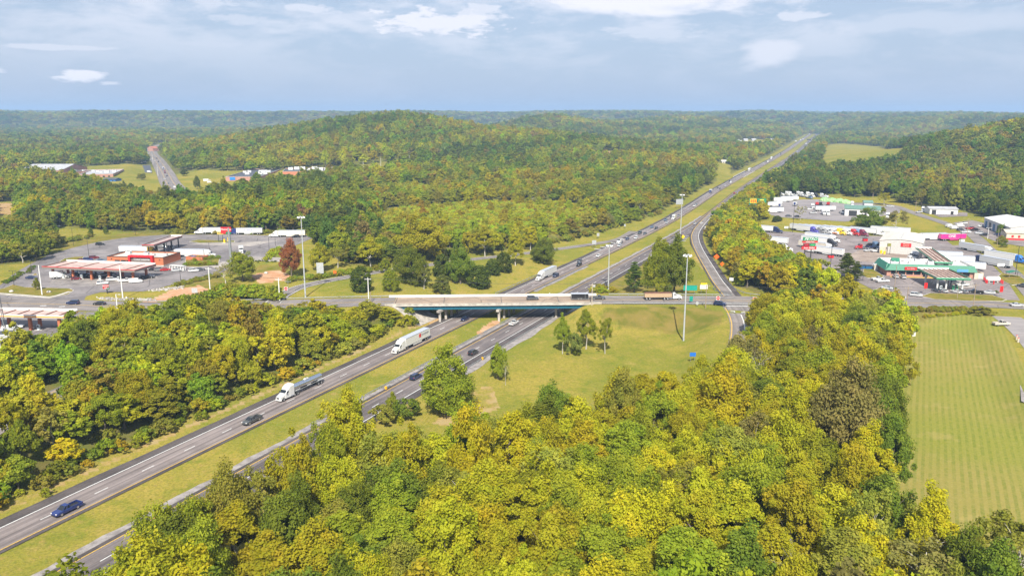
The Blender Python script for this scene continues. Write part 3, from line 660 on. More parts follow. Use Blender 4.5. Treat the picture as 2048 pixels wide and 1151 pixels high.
# shapes: (height, spread, crown centre, crown half height, clumps, leaves per clump, leaf size, kind, trunk radius)
SHAPES = {'broad': (16, 5.0, 9.0, 6.8, 155, 155, .195, 'egg', .34), 'oak': (15, 6.0, 8.4, 6.2, 170, 155, .205, 'round', .42), 'tall': (18, 4.2, 9.8, 7.9, 145, 155, .19, 'tall', .30), 'full': (14, 4.8, 7.2, 6.6, 150, 150, .195, 'egg', .32), 'dome': (14, 5.6, 7.1, 6.8, 190, 140, .20, 'dome', .40),
          'loose': (15, 4.8, 9.6, 5.2, 44, 120, .22, 'round', .26), 'pine': (17, 4.2, 10.2, 6.6, 120, 100, .27, 'pine', .28), 'cedar': (9, 3.6, 4.6, 4.4, 100, 70, .26, 'cedar', .2), 'shrub': (6, 3.4, 2.9, 2.8, 46, 75, .26, 'round', .10), 'bare': (14, 4.4, 9.5, 4.6, 26, 22, .26, 'round', .24)}
CROWN, TRUNK = {}, {}
for i, (nm, (H, RX, zc, RZ, nc, nl, lf, kd, rb)) in enumerate(SHAPES.items()):
    for v in range(4 if nm in ('broad', 'oak', 'tall', 'full', 'dome') else 2):
        arr = crown(100 * i + v, H, RX, zc, RZ, nc, nl, lf, kd)
        CROWN[nm, v] = arr
        tmb = trunk_mesh(i * 10 + v, H, arr[3], rb, BARKP if nm in ('loose', 'bare', 'tall') else BARK, zc, 18 if nm in ('loose', 'bare') else 15 if nm == 'tall' else 10, nm == 'bare')
        TRUNK[nm, v] = tmb.mesh('trunk')
_cm = {}
def crown_of(shape, v, colr):
    if (shape, v, colr) not in _cm: _cm[shape, v, colr] = crown_mesh('crown', CROWN[shape, v], LM[colr])
    return _cm[shape, v, colr]
NV = {s: (4 if s in ('broad', 'oak', 'tall', 'full', 'dome') else 2) for s in SHAPES}
KINDNAME = {'pine': 'pine_tree', 'cedar': 'cedar_tree', 'shrub': 'shrub', 'bare': 'bare_tree'}
def tree(shape, colr, loc, h, w, label, group=None, rz=None, v=None, cat=None):
    H, RX = SHAPES[shape][0], SHAPES[shape][1]
    v = rnd.randrange(NV[shape]) if v is None else v
    nm = KINDNAME.get(shape, 'broadleaf_tree')
    o = empty(nm, loc, rnd.uniform(0, 6.28) if rz is None else rz, label, cat or {'shrub': 'shrub'}.get(shape, 'tree'), group)
    o.scale = (w / (2 * RX), w / (2 * RX), h / H)
    link('trunk', TRUNK[shape, v], o); link('crown', crown_of(shape, v, colr), o)
    return o
def tree_px(shape, colr, bx, by, ty, wpx, label, group=None, v=None):
    """a tree standing at ground point (bx, by) of the survey, topping out at row ty, wpx wide"""
    p = G(bx, by); h = (topz(p[0], p[1], ty) - p[2]) / .985; dd = math.hypot(p[1], HC - p[2])
    w = wpx / F * dd
    return tree(shape, colr, p, h, w / (1.12 if shape in ('broad', 'oak', 'full', 'tall', 'dome') else 1.05), label, group, v=v)

ISO = [('dome', 'fresh green', 893, 826, 706, 108, 'big round green tree standing alone beside the near carriageway'),
       ('full', 'red', 583, 552, 480, 42, 'red and orange maple beside the fuel station'), ('full', 'yellow green', 640, 542, 488, 44, 'yellow green tree right of the red maple'), ('loose', 'olive', 676, 535, 494, 42, 'thin olive tree between the red maple and the slip road'),
       ('tall', 'yellow green', 741, 536, 470, 50, 'tall yellow green tree behind the long slip road'), ('dome', 'yellow green', 846, 516, 440, 104, 'largest golden green tree behind the long slip road'), ('cedar', 'cedar green', 722, 583, 535, 44, 'round dark cedar beside the long slip road at the sign'),
       ('full', 'fresh green', 781, 583, 541, 34, 'small bright green tree left of the grey green sapling'), ('full', 'fresh green', 771, 545, 517, 26, 'slim fresh green tree right behind the slip road'), ('dome', 'mid green', 822, 568, 494, 66, 'large deep green tree in the grass left of the cedars'),
       ('loose', 'grey green', 848, 578, 534, 34, 'grey green sapling in the infield grass'), ('cedar', 'cedar green', 884, 556, 511, 36, 'columnar dark cedar next to the slip road'), ('dome', 'mid green', 921, 567, 494, 54, 'deep green tree between the columnar cedar and the widest cedar'),
       ('cedar', 'cedar green', 957, 574, 534, 50, 'widest dark cedar above the bridge'), ('full', 'grey green', 885, 589, 553, 36, 'grey green bushy tree just above the bridge rail'), ('cedar', 'cedar green', 985, 549, 519, 30, 'smaller of the two dark cedars right of the widest cedar'),
       ('cedar', 'cedar green', 1007, 543, 506, 34, 'taller of the two dark cedars right of the widest cedar'), ('tall', 'yellow green', 1031, 531, 466, 38, 'tall yellow green tree behind the cedars'), ('dome', 'mid green', 1086, 527, 480, 50, 'dark leafy tree alone in the grass by the motorway'),
       ('tall', 'golden', 1061, 500, 452, 34, 'golden tree at the wood edge behind the cedars'), ('tall', 'yellow green', 970, 512, 452, 42, 'upright yellow green tree left of the golden one'),
       ('pine', 'pine green', 1268, 584, 526, 48, 'dark pine at the left of the infield trees past the bridge'), ('dome', 'fresh green', 1313, 586, 494, 62, 'wide green tree right of the infield pine'), ('dome', 'mid green', 1348, 587, 482, 70, 'largest dark green tree of the infield past the bridge'), ('dome', 'fresh green', 1325, 560, 484, 60, 'green tree behind the largest infield tree'),
       ('shrub', 'yellow green', 1201, 579, 567, 36, 'low yellow green shrub by the mast past the bridge'),
       ('tall', 'fresh green', 1125, 707, 631, 30, 'slim leftmost tree of the four in the near infield'), ('shrub', 'grey green', 1150, 709, 662, 36, 'low bushy tree in the middle of the near infield group'), ('tall', 'fresh green', 1172, 698, 618, 38, 'tallest tree of the near infield group'), ('loose', 'fresh green', 1210, 707, 638, 36, 'thin tree with a bare trunk right of the near infield group'),
       ('full', 'fresh green', 996, 758, 690, 40, 'bright slender tree on the verge right of the big round tree'), ('bare', 'olive', 1011, 770, 722, 18, 'bare grey sapling beside the bright slender tree'), ('shrub', 'mid green', 1152, 711, 695, 14, 'small dark bush at the foot of the near infield group'),
       ('shrub', 'mid green', 812, 838, 796, 66, 'dark green bush on the verge left of the big round tree'), ('shrub', 'olive', 772, 846, 806, 56, 'olive bush by the roadside left of the dark green bush'), ('tall', 'fresh green', 786, 838, 783, 26, 'thin young tree in front of the near carriageway'),
       ('broad', 'fresh green', 486, 562, 508, 58, 'leafy tree on the slope below the tall sign pole'), ('bare', 'brownish', 452, 572, 528, 46, 'bare brown tree left of the leafy tree below the sign'), ('full', 'fresh green', 75, 580, 556, 15, 'small round tree on the grass island'),
       ('pine', 'pine green', 1692, 556, 508, 52, 'dark pine left of the dumpsters'), ('pine', 'pine green', 1712, 562, 524, 34, 'shorter dark pine right of the taller one by the dumpsters'), ('pine', 'pine green', 1508, 447, 416, 34, 'dark pine under the billboard'), ('dome', 'mid green', 1738, 457, 420, 62, 'big round green tree between the truck yard and the parked trucks'),
       ('loose', 'brownish', 1792, 462, 424, 42, 'brownish tree right of the big round tree in the truck stop'), ('full', 'golden', 1531, 438, 422, 20, 'small golden tree right of the billboard pine'), ('cedar', 'cedar green', 1554, 443, 432, 20, 'dark cedar bush in the grass behind the parked trucks'), ('bare', 'brownish', 1600, 440, 412, 30, 'sparse brown tree at the truck yard edge'),
       ('full', 'fresh green', 1765, 426, 414, 12, 'small green tree behind the yard shed'), ('loose', 'yellow green', 1768, 410, 386, 26, 'pale tree at the end of the service road'), ('full', 'olive', 2002, 488, 472, 22, 'bush beside the cream office'), ('full', 'mid green', 2001, 470, 448, 16, 'tree before the white roofed shed'), ('shrub', 'mid green', 2005, 494, 484, 18, 'second bush beside the cream office'),
       ('shrub', 'olive', 1960, 628, 612, 44, 'weedy brown bush at the foot of the roadside pole'), ('loose', 'grey green', 1815, 655, 614, 24, 'grey leafy sapling at the corner of the mown field'), ('shrub', 'mid green', 1992, 586, 580, 9, 'clipped hedge bush at the end of the car row'), ('shrub', 'mid green', 1788, 578, 573, 12, 'clipped bush by the truck stop entrance'),
       ('full', 'mid green', 182, 471, 456, 10, 'left small tree of the meadow row'), ('full', 'mid green', 212, 468, 454, 10, 'middle small tree of the meadow row'), ('full', 'mid green', 248, 462, 446, 9, 'right small tree of the meadow row'), ('full', 'mid green', 299, 459, 444, 8, 'lone small tree near the wood edge of the meadow'),
       ('broad', 'mid green', 72, 455, 402, 36, 'tall dark tree at the left wood edge by the meadow'), ('full', 'olive', 283, 359, 346, 18, 'brown tree on the school lawn'), ('full', 'dark green', 368, 352, 338, 16, 'dark round tree beside the town road'), ('full', 'mid green', 62, 508, 480, 24, 'leafy tree by the end of the wall at the left'),
       ('full', 'mid green', 395, 378, 352, 14, 'slim green tree on the lawn right of the town road'), ('full', 'mid green', 214, 372, 358, 16, 'small tree before the school, left of the lawn'), ('full', 'fresh green', 176, 366, 350, 18, 'tree standing close to the school front'), ('full', 'mid green', 262, 378, 366, 14, 'small tree at the near edge of the school lawn'), ('full', 'olive', 322, 390, 374, 16, 'tree between the school lawn and the wooded road'), ('full', 'fresh green', 436, 384, 366, 18, 'tree below the small car park of the mall'), ('full', 'mid green', 478, 384, 362, 24, 'leafy tree before the middle of the mall'), ('full', 'mid green', 528, 378, 356, 24, 'leafy tree between the mall and the brick block'), ('full', 'golden', 596, 384, 360, 34, 'golden tree before the long brick building'), ('oak', 'dark green', 638, 382, 342, 46, 'dark wide tree before the long brick building')]
for sh, c, bx, by, ty, w, lb in ISO: tree_px(sh, c, bx, by, ty, w, lb)

# ---- the woods: scattered stems, the largest 240 as single trees, the rest massed
def scatter(poly, sp, seed):
    rs = np.random.RandomState(seed); P_ = np.array(poly); x0, y0 = P_[:, 0].min(), P_[:, 1].min(); x1, y1 = P_[:, 0].max(), P_[:, 1].max()
    gx, gy = np.meshgrid(np.arange(x0, x1, sp), np.arange(y0, y1, sp * .87)); gx = gx + (np.arange(gx.shape[0]) % 2)[:, None] * sp / 2
    x = gx.ravel() + rs.uniform(-.36, .36, gx.size) * sp; y = gy.ravel() + rs.uniform(-.36, .36, gx.size) * sp
    k_ = in_poly(x, y, poly); return x[k_], y[k_]
def pick(rs, table):
    r = rs.random() * sum(w for _, w in table)
    for c, w in table:
        r -= w
        if r <= 0: return c
    return table[0][0]
TAB = {'A': [('golden', .13), ('yellow green', .54), ('fresh green', .17), ('mid green', .04), ('olive', .10), ('brownish', .02)],
       'AE': [('brownish', .22), ('olive', .45), ('mid green', .2), ('golden', .13)],
       'AW': [('fresh green', .3), ('mid green', .25), ('olive', .2), ('yellow green', .2), ('pine green', .1)],
       'B': [('golden', .12), ('yellow green', .46), ('fresh green', .12), ('olive', .14), ('mid green', .07), ('orange', .02)],
       'C': [('yellow green', .42), ('fresh green', .32), ('mid green', .10), ('olive', .12), ('golden', .04)],
       'E': [('fresh green', .4), ('mid green', .4), ('olive', .15), ('brownish', .05)]}
WHERE = {'A': 'in the dense near wood by the mown field', 'B': 'in the wood before the truck stop', 'C': 'in the wood left of the motorway', 'E': 'in the small wood behind the wall at the left'}
GRP = {'A': 'trees of the near wood', 'B': 'trees of the wood by the truck stop', 'C': 'trees of the wood left of the motorway', 'E': 'trees of the small wood at the left'}
stems = []
rs = random.Random(11)
BIG = [('broad', 'yellow green', 604, 1072, 872, 100, 'yellow green tree leaning over the near carriageway verge'), ('full', 'fresh green', 662, 1032, 846, 84, 'fresh green tree just below the roadside corner of the near wood'), ('oak', 'brownish', 1688, 955, 738, 150, 'big greyish brown tree at the field edge of the near wood'), ('broad', 'golden', 1438, 905, 745, 125, 'broad golden tree with pale limbs in the middle of the near wood'), ('dome', 'golden', 945, 1040, 838, 118, 'bright golden tree at the top edge of the near wood by the lone round tree'), ('broad', 'yellow green', 700, 985, 796, 112, 'bright yellow green tree at the roadside corner of the near wood'), ('tall', 'golden', 1850, 1180, 980, 105, 'golden tree at the lower corner of the mown field'), ('tall', 'yellow green', 1575, 1180, 958, 120, 'tall yellow green tree with white limbs in the near wood')]
for q in BIG: tree_px(*q)
BIGP = [G(q[2], q[3]) for q in BIG]
pn = lambda x, y: math.sin(x * .05 + 1.3) * math.sin(y * .043 + .4)
RAMPS_ALL = [(LNE, 9), (LNW, 7), (LSE, 5.5), (LXW, 12), (LXE, 10.5)]
def near_road(x, y, extra=0):
    m_ = np.zeros(len(x), bool)
    for L, w in RAMPS_ALL + [(LSW, 7.5)]:
        d, _ = seg_dist(x, y, [tuple(p) for p in L[::3]] + [tuple(L[-1])]); m_ |= d < w + extra
    return m_
for key, poly, sp, seed in (('A', WOOD_A, 7.9, 1), ('B', WOOD_B, 7.0, 2), ('C', WOOD_C, 7.0, 3), ('E', WOOD_E, 8.0, 4)):
    x, y = scatter(poly, sp, seed); k_ = ~near_road(x, y); x, y = x[k_], y[k_]; z = ground(x, y); s_, d_ = axsd(x, y)
    for xi, yi, zi, di in zip(x, y, z, d_):
        if key != 'E' and abs(di) < (23.4 if key == 'A' else 25): continue
        if any((xi - b[0]) ** 2 + (yi - b[1]) ** 2 < 36 for b in BIGP): continue
        dist = math.hypot(xi, yi)
        if key == 'A':
            west = di < 75 and yi < 190
            c = pick(rs, TAB['AW' if (west and rs.random() < .75) else 'AE' if (xi > .47 * yi and yi < 175) else 'A']); h = rs.triangular(11.5, 19.5, 15.5) * (1.04 if yi < 240 else .95); w = rs.triangular(7.5, 13.5, 10.0)
            if di < 30: h *= .92; w *= .9
            if yi > 270 and xi > 125: h *= .80 - .18 * float(sstep(150, 215, xi))
        elif key == 'B': c = pick(rs, TAB['B']); h = rs.uniform(9.5, 12.5); w = rs.uniform(8, 11)
        elif key == 'C':
            low = sstep(230, 180, yi) if yi < 230 else 0.0
            c = pick(rs, TAB['C']); h = rs.uniform(11, 15); w = rs.uniform(7.5, 10.5)
            h *= 1 - .5 * float(sstep(246, 280, yi)) * float(sstep(-125, -90, xi))
            if yi < 215: h *= .78; w *= .9
            if abs(di) < 32: h *= .72; w *= .85
        else: c = pick(rs, TAB['E']); h = rs.uniform(9, 12); w = rs.uniform(8, 10)
        if c == 'pine green': sh = 'pine'
        elif c in ('brownish', 'olive', 'grey green') and rs.random() < .5: sh = 'loose'
        else: sh = rs.choice(['broad', 'broad', 'oak', 'oak', 'tall', 'full', 'full'])
        if rs.random() < .035: sh = 'bare'
        stems.append((h * w / dist ** 2, key, sh, c, (xi, yi, zi), h, w))
def in_view(p, m_=260):
    d = Vector((p[0], p[1], p[2] + 14 - HC)); dep = d.y * math.cos(TH) - d.z * math.sin(TH)
    px = 1024 + F * d.x / dep; py = 575.5 - F * (d.z * math.cos(TH) + d.y * math.sin(TH)) / dep
    return -m_ < px < 2048 + m_ and py < 1151 + m_
stems = [s for s in stems if s[4][1] > 90]
stems.sort(key=lambda s: -s[0] * (1 if in_view(s[4], 30) else .0001))
NIND = 232
SHN = {'pine': 'pine', 'loose': 'thin crowned tree', 'bare': 'nearly bare tree', 'broad': 'broadleaf tree', 'oak': 'broad spreading tree', 'tall': 'tall narrow tree', 'full': 'full rounded tree'}
for q, key, sh, c, p, h, w in stems[:NIND]:
    tree(sh, c, p, h, w, '%s %s %s' % (c, SHN[sh], WHERE[key]), GRP[key] + ', ' + c + ' ' + SHN[sh])

# ---- massed woods: one object, trees of ten shapes set out by points
PROTO = bpy.data.collections.new('woodland_shapes')
PR = []
def proto(nm, arr, tmb):
    me = join_tree('wood_' + nm, arr, tmb, LINST); o = bpy.data.objects.new('%02d_' % len(PR) + nm, me); PROTO.objects.link(o); PR.append(nm)
for nm in ('broad', 'oak', 'tall', 'full', 'loose'):           # 0-9: near, 2 of each
    for v in (0, 1):
        H, RX, zc, RZ, nc, nl, lf, kd, rb = SHAPES[nm]
        arr = crown(900 + 10 * v + len(PR), H, RX, zc, RZ, int(nc * .75), int(nl * .36), lf * 2.0, kd); proto('near_' + nm, arr, trunk_mesh(v, H, arr[3], rb, BARK if nm != 'loose' else BARKP, zc, 8))
for nm in ('broad', 'oak', 'tall', 'full'):                    # 10-17: far
    for v in (0, 1):
        H, RX, zc, RZ, nc, nl, lf, kd, rb = SHAPES[nm]
        arr = crown(700 + 10 * v + len(PR), H, RX, zc, RZ, int(nc * .45), 14, lf * 3.4, kd); proto('far_' + nm, arr, trunk_mesh(v, H, arr[3], rb, BARK, zc, 2))
arr = crown(555, 17, 4.2, 10.2, 6.6, 90, 26, .5, 'pine'); proto('near_pine', arr, trunk_mesh(5, 17, arr[3], .28, BARK, 10, 2))       # 18
arr = crown(556, 6, 3.4, 2.9, 2.8, 40, 26, .42, 'round'); proto('brush', arr, trunk_mesh(6, 6, arr[3], .1, BARK, 3, 2))                # 19
pts = []   # x, y, z, rot, sx, sz, idx, r, g, b
npr = np.random.RandomState(21)
def addpt(x, y, z, h, w, sh, colr, j=.15):
    c = np.array(LCOL[colr] if isinstance(colr, str) else colr) * npr.uniform(1 - j, 1 + j, 3)
    if isinstance(sh, int): idx = sh
    elif sh == 'pine': idx = 18
    else: idx = {'broad': 0, 'oak': 2, 'tall': 4, 'full': 6, 'loose': 8, 'bare': 8, 'shrub': 19}[sh] + (npr.randint(2) if sh != 'shrub' else 0)
    nm = PR[idx].split('_')[-1]; H, RX = (6, 3.4) if nm == 'brush' else SHAPES[nm][:2]
    pts.append((x, y, z, npr.uniform(0, 6.28), w / (2 * RX), h / H, idx, c[0], c[1], c[2]))
for q, key, sh, c, p, h, w in stems[NIND:]: addpt(*p, h, w, sh, c)
def far_wood():
    a0, a1 = R(-41), R(41)
    for r0, r1, sp, sc in ((330, 950, 8.0, 1.0), (950, 1900, 10.5, 1.12), (1900, 3600, 17, 1.6), (3600, 6200, 30, 2.6), (6200, 9300, 52, 4.0)):
        n = int((a1 - a0) * .5 * (r1 ** 2 - r0 ** 2) / sp ** 2 * 1.12)
        a = npr.uniform(a0, a1, n); r = np.sqrt(npr.uniform(r0 ** 2, r1 ** 2, n)); x = r * np.sin(a); y = r * np.cos(a)
        # jittered grid instead of pure chance: drop the points that crowd one another
        cell = np.floor(x / (sp * .82)).astype(int) * 100003 + np.floor(y / (sp * .82)).astype(int)
        _, u_ = np.unique(cell, return_index=True); x, y, r, a = x[u_], y[u_], r[u_], a[u_]
        s_, d_ = axsd(x, y)
        ok = r > np.interp(a, _ea, _er)
        ok &= ~((np.abs(d_) < 27 + .004 * r) & (s_ < 3500))
        for c in CLEAR: ok &= ~in_poly(x, y, c)
        if r0 < 2000:
            d, _ = seg_dist(x, y, TOWN); ok &= d > 17
            d, _ = seg_dist(x, y, SERVICE); ok &= d > 9
            ok &= ~near_road(x, y, 3)
        x, y, r, a = x[ok], y[ok], r[ok], a[ok]; z = np.concatenate([ground(x[i:i + 20000], y[i:i + 20000]) for i in range(0, len(x), 20000)]) if len(x) else []
        s_, d_ = axsd(x, y)
        patch = np.sin(x * .013 + 2) * np.sin(y * .009 + 1) + .5 * np.sin(x * .031 - y * .022)
        for xi, yi, zi, ri, ai, pi_, di in zip(x, y, z, r, a, patch, d_):
            t = .5 + .34 * pi_ + .62 * (npr.random_sample() - .5)
            right = di > 40 and ri < 1700
            if right: c = 'golden' if t > 1.1 else 'brownish' if t > .98 else 'olive' if t > .7 else 'mid green' if t > .3 else 'dark green'
            else: c = 'golden' if t > 1.12 else 'yellow green' if t > .80 else 'olive' if t > .66 else 'fresh green' if t > .42 else 'mid green' if t > .12 else 'dark green'
            if npr.random_sample() < .0015: c = 'orange'
            if npr.random_sample() < .015: c = 'brownish'
            h = npr.uniform(10.5, 17) * (sc ** .3); w = npr.uniform(8.5, 12.5) * sc
            h *= npr.uniform(.8, 1.15); w *= npr.uniform(.72, 1.25)
            if -.186 < ai < .19 and ri < 820 and di < 0:
                h *= .66; w *= .85; c = c if npr.random_sample() < .35 else ['yellow green', 'fresh green', 'olive'][npr.randint(3)]
            if ri < 950:
                sh = 'pine' if (c == 'dark green' and npr.random_sample() < .35) else npr.choice(['broad', 'oak', 'tall', 'full', 'loose'] if c in ('olive', 'brownish') else ['broad', 'oak', 'tall', 'full'])
                addpt(xi, yi, zi, h, w, str(sh), c)
            else: addpt(xi, yi, zi, h, w, 10 + npr.randint(8), c, .18)
far_wood()
for c in BRUSH:     # the young plantation: low bright growth
    x, y = scatter(c, 3.1, 8); z = ground(x, y)
    for xi, yi, zi in zip(x, y, z): addpt(xi, yi, zi, *((npr.uniform(1.2, 3.0), npr.uniform(2.4, 4.2), 'shrub', (.46, .47, .04) if npr.random_sample() < .8 else 'olive') if npr.random_sample() < .975 else (npr.uniform(4, 8), npr.uniform(4, 6.5), 'full', 'yellow green')))
# scrub along the wood edges and slip roads
for q0, q1, n, h0, col_ in (((620, 470), (700, 525), 40, 3, 'fresh green'), ((650, 500), (640, 480), 20, 3.5, 'mid green'), ((560, 566), (760, 540), 46, 2.2, 'fresh green'), ((1130, 482), (1330, 424), 60, 3.5, 'olive'), ((760, 528), (1130, 482), 70, 3.2, 'olive'), ((560, 500), (530, 522), 26, 2.4, 'yellow green'),
                            ((372, 531), (436, 529), 30, 1.6, 'fresh green'), ((385, 520), (440, 516), 26, 1.6, 'fresh green'), ((350, 572), (440, 552), 50, 1.5, 'olive'), ((10, 568), (70, 535), 40, 1.3, 'mid green'), ((100, 490), (180, 474), 40, 2.2, 'olive'), ((330, 466), (620, 466), 60, 2.6, 'olive'),
                            ((1818, 622), (1975, 622), 90, 1.6, 'olive'), ((1850, 634), (1930, 628), 40, 1.0, 'golden'), ((500, 522), (560, 524), 26, .7, 'dark green'), ((1425, 470), (1480, 572), 50, 3.5, 'yellow green'), ((1180, 585), (1230, 583), 14, 2.2, 'yellow green'), ((430, 590), (560, 600), 60, 4.5, 'fresh green'), ((330, 618), (430, 604), 24, 4.0, 'fresh green')):
    for _ in range(n):
        t = npr.random_sample(); p = G(q0[0] + (q1[0] - q0[0]) * t + npr.normal() * 3, q0[1] + (q1[1] - q0[1]) * t + npr.normal() * 1.2)
        h = h0 * npr.uniform(.6, 1.3); addpt(*p, h, h * npr.uniform(1.0, 1.5), 'shrub', col_)
for s in np.arange(80, 262, 2.2):      # ragged hem of the left wood
    d = -26.5 + npr.normal() * 1.6; p = axp(s, d); z = gz(p[0], p[1]); h = npr.uniform(1.5, 4.5); addpt(p[0], p[1], z, h, h * 1.3, 'shrub', ['fresh green', 'olive', 'yellow green', 'mid green'][npr.randint(4)])
A_ = np.array(pts)
me = bpy.data.meshes.new('woodland'); me.vertices.add(len(A_)); me.vertices.foreach_set('co', A_[:, :3].astype(np.float32).ravel())
def vattr(n, typ, v, key='value'):
    a = me.attributes.new(n, typ, 'POINT'); a.data.foreach_set(key, np.ascontiguousarray(v).ravel())
vattr('rot', 'FLOAT_VECTOR', np.stack([A_[:, 3] * 0, A_[:, 3] * 0, A_[:, 3]], 1).astype(np.float32), 'vector')
vattr('siz', 'FLOAT_VECTOR', np.stack([A_[:, 4], A_[:, 4], A_[:, 5]], 1).astype(np.float32), 'vector')
vattr('pid', 'INT', A_[:, 6].astype(np.int32)); vattr('tcol', 'FLOAT_COLOR', np.concatenate([A_[:, 7:10], np.ones((len(A_), 1))], 1).astype(np.float32), 'color')
ng = bpy.data.node_groups.new('plant_the_wood', 'GeometryNodeTree')
ng.interface.new_socket('Geometry', in_out='INPUT', socket_type='NodeSocketGeometry'); ng.interface.new_socket('Geometry', in_out='OUTPUT', socket_type='NodeSocketGeometry')
gi = ng.nodes.new('NodeGroupInput'); go = ng.nodes.new('NodeGroupOutput'); ip = ng.nodes.new('GeometryNodeInstanceOnPoints'); ci = ng.nodes.new('GeometryNodeCollectionInfo')
ci.inputs['Collection'].default_value = PROTO; ci.inputs['Separate Children'].default_value = True; ci.inputs['Reset Children'].default_value = True
def named(n, typ):
    o = ng.nodes.new('GeometryNodeInputNamedAttribute'); o.data_type = typ; o.inputs[0].default_value = n; return [q for q in o.outputs if q.enabled and q.name == 'Attribute'][0]
ng.links.new(gi.outputs[0], ip.inputs['Points']); ng.links.new(ci.outputs[0], ip.inputs['Instance']); ip.inputs['Pick Instance'].default_value = True
ng.links.new(named('pid', 'INT'), ip.inputs['Instance Index']); ng.links.new(named('rot', 'FLOAT_VECTOR'), ip.inputs['Rotation']); ng.links.new(named('siz', 'FLOAT_VECTOR'), ip.inputs['Scale'])
ng.links.new(ip.outputs[0], go.inputs[0])
wd = tag(link('woodland', me), 'massed autumn trees and scrub covering the valley and hills', None, None, 'stuff')
md = wd.modifiers.new('trees', 'NODES'); md.node_group = ng
print('stems', len(stems), 'massed', len(A_))
# ------------------------------------------------------------------ vehicles
def paint(name, col): return mat('paint_' + name, col, .32, 0.0, var=.04, coat=.6)
PC = {'white': (.66, .66, .65), 'silver': (.48, .49, .50), 'grey': (.22, .225, .23), 'dark grey': (.075, .08, .085), 'black': (.018, .018, .02), 'dark blue': (.012, .022, .075), 'blue': (.015, .032, .15), 'bright blue': (.02, .16, .55), 'steel blue': (.09, .15, .24),
      'red': (.42, .02, .02), 'dark red': (.16, .015, .02), 'maroon': (.17, .02, .05), 'yellow': (.78, .52, .01), 'orange': (.72, .22, .03), 'purple': (.075, .07, .36), 'light blue': (.24, .46, .72), 'cream': (.80, .72, .58), 'pink': (.72, .03, .26), 'green': (.02, .17, .10), 'tan': (.46, .33, .21), 'dark green': (.02, .045, .04), 'beige': (.55, .50, .42)}
def pm(c): return paint(c.replace(' ', '_'), PC[c])
GLASS = mat('dark_glass', (.018, .022, .028), .08, var=.02)
TYRE = mat('tyre_rubber', (.018, .018, .018), .85)
RIM = mat('wheel_rim', (.55, .56, .57), .35, .8)
LAMP = mat('headlamp', (.82, .82, .80), .15)
TAIL = mat('tail_lamp', (.35, .012, .01), .25)
CHROME = mat('polished_steel', (.72, .74, .77), .16, 1.0, var=.05)
ALU = mat('trailer_roof', (.55, .58, .64), .4, .3, var=.06)
def sec(x, w, z0, z1, c=.12, b=.04): return [(x, -w + b, z0), (x, w - b, z0), (x, w, z0 + b * 2), (x, w, z1 - c), (x, w - c, z1), (x, -w + c, z1), (x, -w, z1 - c), (x, -w, z0 + b * 2)]
def wheel_mb(x, y, r, w):
    m = MB(); s = 1 if y > 0 else -1
    m.cyl((x, y - w / 2, r), (x, y + w / 2, r), r, r, TYRE, 14); m.cyl((x, y + s * w / 2, r), (x, y + s * (w / 2 + .012), r), r * .62, r * .58, RIM, 12); return m
def glasshouse(x0, x1, x2, x3, w0, w1, z0, z1):
    """(x0 rear base, x1 front base, x2 rear top, x3 front top)"""
    m = MB(); b = [(x0, -w0, z0), (x1, -w0, z0), (x1, w0, z0), (x0, w0, z0)]; t = [(x2, -w1, z1), (x3, -w1, z1), (x3, w1, z1), (x2, w1, z1)]
    m.add(b + t, [(0, 1, 5, 4), (1, 2, 6, 5), (2, 3, 7, 6), (3, 0, 4, 7)], GLASS); return m
def rails(m, x0, x1, x2, x3, w0, w1, z0, z1, pt, posts):
    """roof skin and pillars over the glass"""
    m.loft([[(x2 - .05, -w1 - .02, z1 - .02), (x2 - .05, w1 + .02, z1 - .02), (x2 - .02, w1 - .1, z1 + .05), (x2 - .02, -w1 + .1, z1 + .05)], [(x3 + .05, -w1 - .02, z1 - .02), (x3 + .05, w1 + .02, z1 - .02), (x3 - .05, w1 - .1, z1 + .05), (x3 - .05, -w1 + .1, z1 + .05)]], pt)
    for t in posts:
        for s in (-1, 1):
            a = (x0 + (x1 - x0) * t, s * (w0 + .005), z0); b = (x2 + (x3 - x2) * t, s * (w1 + .005), z1); m.cyl(a, b, .05, .045, pt, 5, False)
